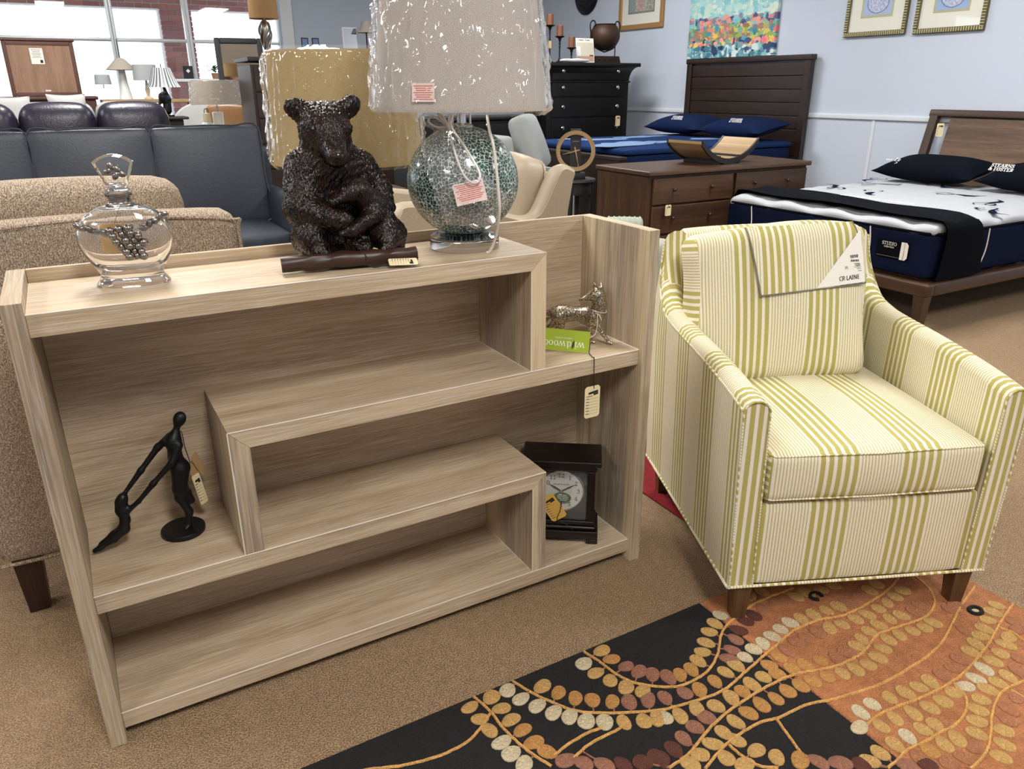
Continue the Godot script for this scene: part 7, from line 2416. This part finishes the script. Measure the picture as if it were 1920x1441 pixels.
	part(c, "plinth", bx(Vector3(0.6, 0.03, 0.42), 0.002, Vector3(0.31, 0.015, -0.23), 0), M.espresso)
	for k in 8:
		part(c, "drawer", bx(Vector3(0.58, 0.165, 0.016), 0.004, Vector3(0.31, 0.13 + k * 0.175, -0.003), 0), M.espresso)
	l = thing("rattan_shade_lamp", "lamp with tan woven shade and twisted base, top left of picture", "table lamp", Vector3(1.585, 1.5005, -4.64))
	part(l, "body", lathe(Sh.new(), [Vector2(0, 0), Vector2(0.035, 0), Vector2(0.03, 0.02), Vector2(0.016, 0.05), Vector2(0.03, 0.12), Vector2(0.042, 0.19), Vector2(0.022, 0.24), Vector2(0.008, 0.255), Vector2(0.008, 0.3), Vector2(0, 0.3)], 12), M.pewter)
	for k in 5:
		var tw := []
		for q in 13:
			var a := TAU * k / 5.0 + q * 0.22
			var rr: float = [0.018, 0.021, 0.025, 0.029, 0.033, 0.037, 0.040, 0.043, 0.044, 0.043, 0.038, 0.031, 0.024][q]
			tw.append(Vector3(sin(a) * rr, 0.05 + q * 0.0155, cos(a) * rr))
		part(l, "strand", tube(Sh.new(), tw, 0.006, 6), M.pewter)
	part(l, "shade", lathe(Sh.new(), [Vector2(0.100, 0.255), Vector2(0.102, 0.257), Vector2(0.098, 0.40), Vector2(0.096, 0.40)], 32), M.rattan)
	# leaning floor mirror
	m = thing("floor_mirror", "dark framed floor mirror leaning near the window", "mirror", Vector3(1.78, 0, -6.5), -0.12)
	var lean := Transform3D(Basis(Vector3.RIGHT, deg_to_rad(-5)), Vector3.ZERO)
	for e in [[-0.215, 0.0, -0.165, 1.74], [0.165, 0.0, 0.215, 1.74], [-0.165, 0.0, 0.165, 0.05], [-0.165, 1.69, 0.165, 1.74]]:
		part(m, "frame", box2(Sh.new(), Vector3(e[0], e[1], -0.02), Vector3(e[2], e[3], 0.02), 0.006), M.black_satin, lean)
	part(m, "glass", box2(Sh.new(), Vector3(-0.165, 0.05, -0.004), Vector3(0.165, 1.69, 0.006)), M.mirror, lean)
	var bk := thing("black_cabinet", "black cabinet with round ring pulls between mirror and tall chest", "cabinet", Vector3(1.80, 0, -6.08))
	part(bk, "carcass", bx(Vector3(0.36, 1.15, 0.34), 0.004, Vector3(0, 0.595, 0)), M.black_satin)
	part(bk, "top", bx(Vector3(0.38, 0.02, 0.36), 0.004, Vector3(0, 1.18, 0)), M.black_satin)
	part(bk, "plinth", bx(Vector3(0.34, 0.02, 0.32), 0.002, Vector3(0, 0.01, 0)), M.black_satin)
	for y in [1.10, 1.0, 0.9]:
		var rg := []
		for k in 17:
			rg.append(Vector3(-0.08 + cos(TAU * k / 16.0) * 0.02, y + sin(TAU * k / 16.0) * 0.02, 0.176))
		part(bk, "ring_pull", tube(Sh.new(), rg, 0.003, 6), M.chrome)
	# small black picture and a plant on the window sill
	var sill := thing("sill_shelf", "white display shelf along the foot of the shop window", "shelf", Vector3(1.6, 0, -8.1))
	part(sill, "top", bx(Vector3(0.75, 0.03, 0.34), 0.004, Vector3(0, 1.375, 0)), M.white_paint)
	for x in [-0.35, 0.35]:
		part(sill, "side", bx(Vector3(0.03, 1.36, 0.32), 0.003, Vector3(x, 0.68, 0)), M.white_paint)
	var pc := thing("small_black_picture", "small black picture with white diamond standing before the brick pier", "picture", Vector3(1.52, 1.3905, -8.05), 0.1)
	part(pc, "board", bx(Vector3(0.105, 0.13, 0.012), 0.002, Vector3(0, 0.066, 0)), M.black_satin)
	part(pc, "diamond", bx(Vector3(0.03, 0.03, 0.001), 0, Vector3.ZERO), M.paper, Transform3D(Basis(Vector3.BACK, PI / 4), Vector3(0, 0.08, 0.0068)))
	var pt := thing("potted_plant", "green leafy plant in a pot on the window shelf", "plant", Vector3(1.80, 1.3905, -8.05))
	part(pt, "pot", lathe(Sh.new(), [Vector2(0, 0), Vector2(0.035, 0), Vector2(0.045, 0.06), Vector2(0.04, 0.06), Vector2(0, 0.055)], 20), M.clay)
	var lf := Sh.new()
	for k in 60:
		var a := rng.randf() * TAU
		var u := rng.randf()
		var o := Vector3(sin(a) * 0.08 * u, 0.06 + rng.randf() * 0.07, cos(a) * 0.08 * u)
		var dir := Vector3(sin(a), rng.randf_range(-0.2, 0.8), cos(a)).normalized() * 0.04
		var sd := dir.cross(Vector3.UP).normalized() * 0.016
		lf.face([o, o + dir * 0.5 + sd, o + dir, o + dir * 0.5 - sd])
	part(pt, "leaves", lf, M.foliage).set_meta("kind", "stuff")
	# tall cabinet by the far wall with frames, mirror and lamp on top
	c = thing("tall_cabinet", "tall dark cabinet against the far wall behind the lampshades", "cabinet", Vector3(3.4, 0, -8.6))
	part(c, "carcass", bx(Vector3(1.15, 1.62, 0.42), 0.004, Vector3(0, 0.86, 0), 1), M.espresso)
	part(c, "top", bx(Vector3(1.2, 0.03, 0.46), 0.006, Vector3(0, 1.685, 0), 0), M.espresso)
	part(c, "plinth", bx(Vector3(1.1, 0.05, 0.40), 0.003, Vector3(0, 0.025, 0), 0), M.espresso)
	for x in [-0.29, 0.29]:
		part(c, "door", bx(Vector3(0.55, 1.5, 0.018), 0.004, Vector3(x, 0.86, 0.216), 1), M.espresso)
	for e in [[2.955, "narrow framed picture, left of two on the tall far cabinet"], [3.085, "narrow framed picture, right of two on the tall far cabinet"]]:
		var f := thing("small_picture", e[1], "picture frame", Vector3(e[0], 1.7005, -8.5), 0.0, "narrow frames on the far cabinet")
		part(f, "frame", bx(Vector3(0.088, 0.155, 0.012), 0.003, Vector3(0, 0.0785, 0)), M.black_satin)
		part(f, "print", bx(Vector3(0.062, 0.128, 0.001), 0, Vector3(0, 0.0785, 0.0068)), M.sky_cover)
	var mm := thing("standing_mirror", "white edged mirror standing on the tall far cabinet", "mirror", Vector3(3.55, 1.7005, -8.58), 0.0)
	part(mm, "frame", bx(Vector3(0.19, 0.29, 0.015), 0.004, Vector3(0, 0.1455, 0)), M.white_paint)
	part(mm, "glass", bx(Vector3(0.165, 0.265, 0.002), 0, Vector3(0, 0.1455, 0.0082)), M.mirror)
	l = thing("scalloped_lamp", "lamp with white scalloped shade and slim black stand on far cabinet", "table lamp", Vector3(3.72, 1.7005, -8.45))
	part(l, "stand", lathe(Sh.new(), [Vector2(0, 0), Vector2(0.045, 0), Vector2(0.045, 0.01), Vector2(0.008, 0.02), Vector2(0.008, 0.28), Vector2(0, 0.28)], 16), M.black_iron)
	part(l, "shade", lathe(Sh.new(), [Vector2(0.11, 0.225), Vector2(0.112, 0.228), Vector2(0.075, 0.29), Vector2(0.045, 0.36), Vector2(0.043, 0.36)], 12), M.shade_linen)
	var bb := thing("small_black_box", "small black box on the tall far cabinet", "box", Vector3(3.40, 1.7005, -8.46))
	part(bb, "body", bx(Vector3(0.085, 0.034, 0.06), 0.002, Vector3(0, 0.017, 0)), M.black_satin)
	part(bb, "lid", bx(Vector3(0.09, 0.012, 0.065), 0.002, Vector3(0, 0.0405, 0)), M.black_satin)


# ------------------------------------------------------------------ rug design, millimetres x, z on the floor
const VINES := [
	[726, 255, 738, 314, 740, 371, 748, 423, 761, 470, 777, 509],
	[733, 324, 695, 351, 645, 370, 580, 371, 518, 358, 462, 336, 408, 318],
	[827, 259, 850, 323, 878, 375, 907, 415, 954, 448, 1006, 475, 1068, 503, 1114, 513, 1162, 522, 1231, 528, 1297, 514, 1361, 500, 1444, 482, 1531, 464, 1618, 467, 1689, 486, 1777, 487, 1888, 475, 1969, 452],
	[1027, 247, 1039, 308, 1052, 374, 1075, 415, 1114, 449, 1153, 468, 1203, 470, 1256, 458, 1309, 428, 1366, 381, 1421, 358, 1532, 336, 1671, 341],
	[981, 631, 1037, 625, 1105, 601, 1170, 584, 1242, 574, 1326, 569, 1407, 573, 1470, 591, 1538, 605, 1615, 604, 1677, 585, 1727, 580, 1803, 591, 1873, 596, 1936, 578, 1983, 540, 2011, 476],
	[1042, 669, 1115, 647, 1171, 639, 1230, 637, 1276, 648, 1354, 652, 1419, 670, 1475, 681, 1540, 692, 1617, 695, 1714, 692, 1810, 678, 1903, 648, 1998, 615, 2110, 584],
	[1270, 647, 1254, 698, 1243, 738],
	[1427, 756, 1478, 752, 1540, 758, 1614, 768, 1692, 772, 1777, 765, 1866, 748, 1933, 732, 2008, 709, 2070, 692, 2122, 681],
	[1993, 717, 2003, 744, 1995, 776],
	[1706, 777, 1691, 813, 1655, 837, 1593, 852, 1537, 849, 1482, 847, 1437, 843, 1391, 850, 1365, 851],
	[1854, 852, 1786, 847, 1733, 857, 1682, 878, 1633, 904, 1575, 928, 1508, 936],
	[1798, 854, 1800, 882],
	[795, 489, 838, 480, 890, 475, 927, 479],
	[825, 515, 876, 502, 957, 499, 986, 488],
	[1129, 649, 1131, 684, 1144, 719, 1173, 741],
]
const LEAVES := {
	"y": [704, 285, 708, 326, 711, 364, 760, 282, 764, 323, 766, 362, 858, 268, 878, 311, 975, 490, 1015, 509, 1046, 517, 1067, 282, 1009, 337, 1024, 374, 1043, 409, 1069, 438, 1246, 426, 1277, 408, 1308, 387, 1343, 361, 1378, 344, 1276, 487, 1314, 482, 1585, 441, 1626, 445, 1669, 451, 1711, 455, 1845, 451, 1885, 442, 1341, 543, 1300, 547, 1229, 553, 1181, 555, 1618, 503, 1658, 509, 1706, 513, 1748, 515, 1795, 514, 1837, 510, 1879, 504, 1922, 497, 1093, 537, 1139, 539, 1621, 582, 1653, 571, 1694, 561, 1737, 557, 1782, 557, 1821, 562, 1186, 610, 1511, 627, 1549, 634, 1588, 639, 1630, 634, 1669, 620, 1709, 605, 1748, 608, 1791, 615, 1829, 623, 1866, 621, 1142, 619, 1101, 630, 1059, 638, 1025, 646, 1151, 648, 1099, 671, 1119, 702, 1167, 688, 1190, 721, 1348, 823, 1384, 820, 1430, 821, 1449, 775, 1538, 731, 1583, 739, 1625, 744, 1664, 746, 1844, 734, 1882, 723, 1921, 711, 1956, 700, 1997, 685, 2040, 673, 2077, 662, 1494, 777, 1542, 787, 1589, 795, 1632, 798, 1679, 794, 1857, 780, 1900, 773, 1943, 762, 1977, 749, 1518, 825, 1553, 830, 1520, 873, 1557, 878, 1607, 889, 1641, 870, 1675, 852, 1711, 837, 1755, 827, 1796, 827, 1837, 826, 1665, 914, 1629, 936, 1590, 950, 1648, 371, 1686, 373, 1731, 385, 1543, 305, 1585, 306, 1776, 386],
	"c": [718, 406, 721, 441, 731, 477, 802, 282, 815, 320, 836, 356, 857, 391, 882, 418, 906, 447, 939, 469, 997, 262, 1003, 297, 1414, 327, 1353, 473, 1392, 463, 1428, 459, 1468, 452, 1507, 443, 1548, 438, 1061, 524, 1472, 821, 1444, 727, 1406, 754, 1487, 724, 1720, 796, 1765, 794, 1813, 784],
	"o": [773, 399, 777, 440, 788, 474, 899, 346, 923, 379, 953, 403, 989, 429, 1070, 318, 1177, 440, 1212, 440, 1184, 499, 1233, 497, 1424, 515, 1382, 523, 1377, 553, 1265, 552, 1420, 559, 1457, 565, 1501, 573, 1229, 606, 1272, 603, 1314, 606, 1355, 603, 1394, 606, 1430, 610, 1471, 617, 1226, 750, 1479, 868],
	"m": [810, 512, 838, 536, 872, 561, 1021, 449, 1062, 465, 1085, 355, 1101, 384, 1122, 407, 1148, 432, 1380, 416, 1345, 439, 1316, 459, 1749, 457, 1798, 457, 1099, 479, 1148, 490, 1140, 570, 1099, 577, 1057, 588, 1461, 508, 1504, 497, 1537, 500, 1579, 500, 1544, 582, 1580, 584, 1256, 772, 1292, 796, 1707, 746, 1753, 747, 1795, 738, 1443, 867, 1404, 867, 1565, 908, 1522, 914, 1484, 906, 1701, 901, 1736, 884, 1787, 874, 1877, 823, 1921, 807, 2049, 724, 2023, 743, 1903, 560, 1865, 569, 1906, 679, 1956, 610, 1985, 607, 1581, 360, 1611, 368, 1528, 366],
	"d": [905, 580, 943, 594, 977, 597, 1412, 394, 1454, 378, 1489, 371, 1020, 600, 983, 608, 1327, 819, 1441, 887],
}
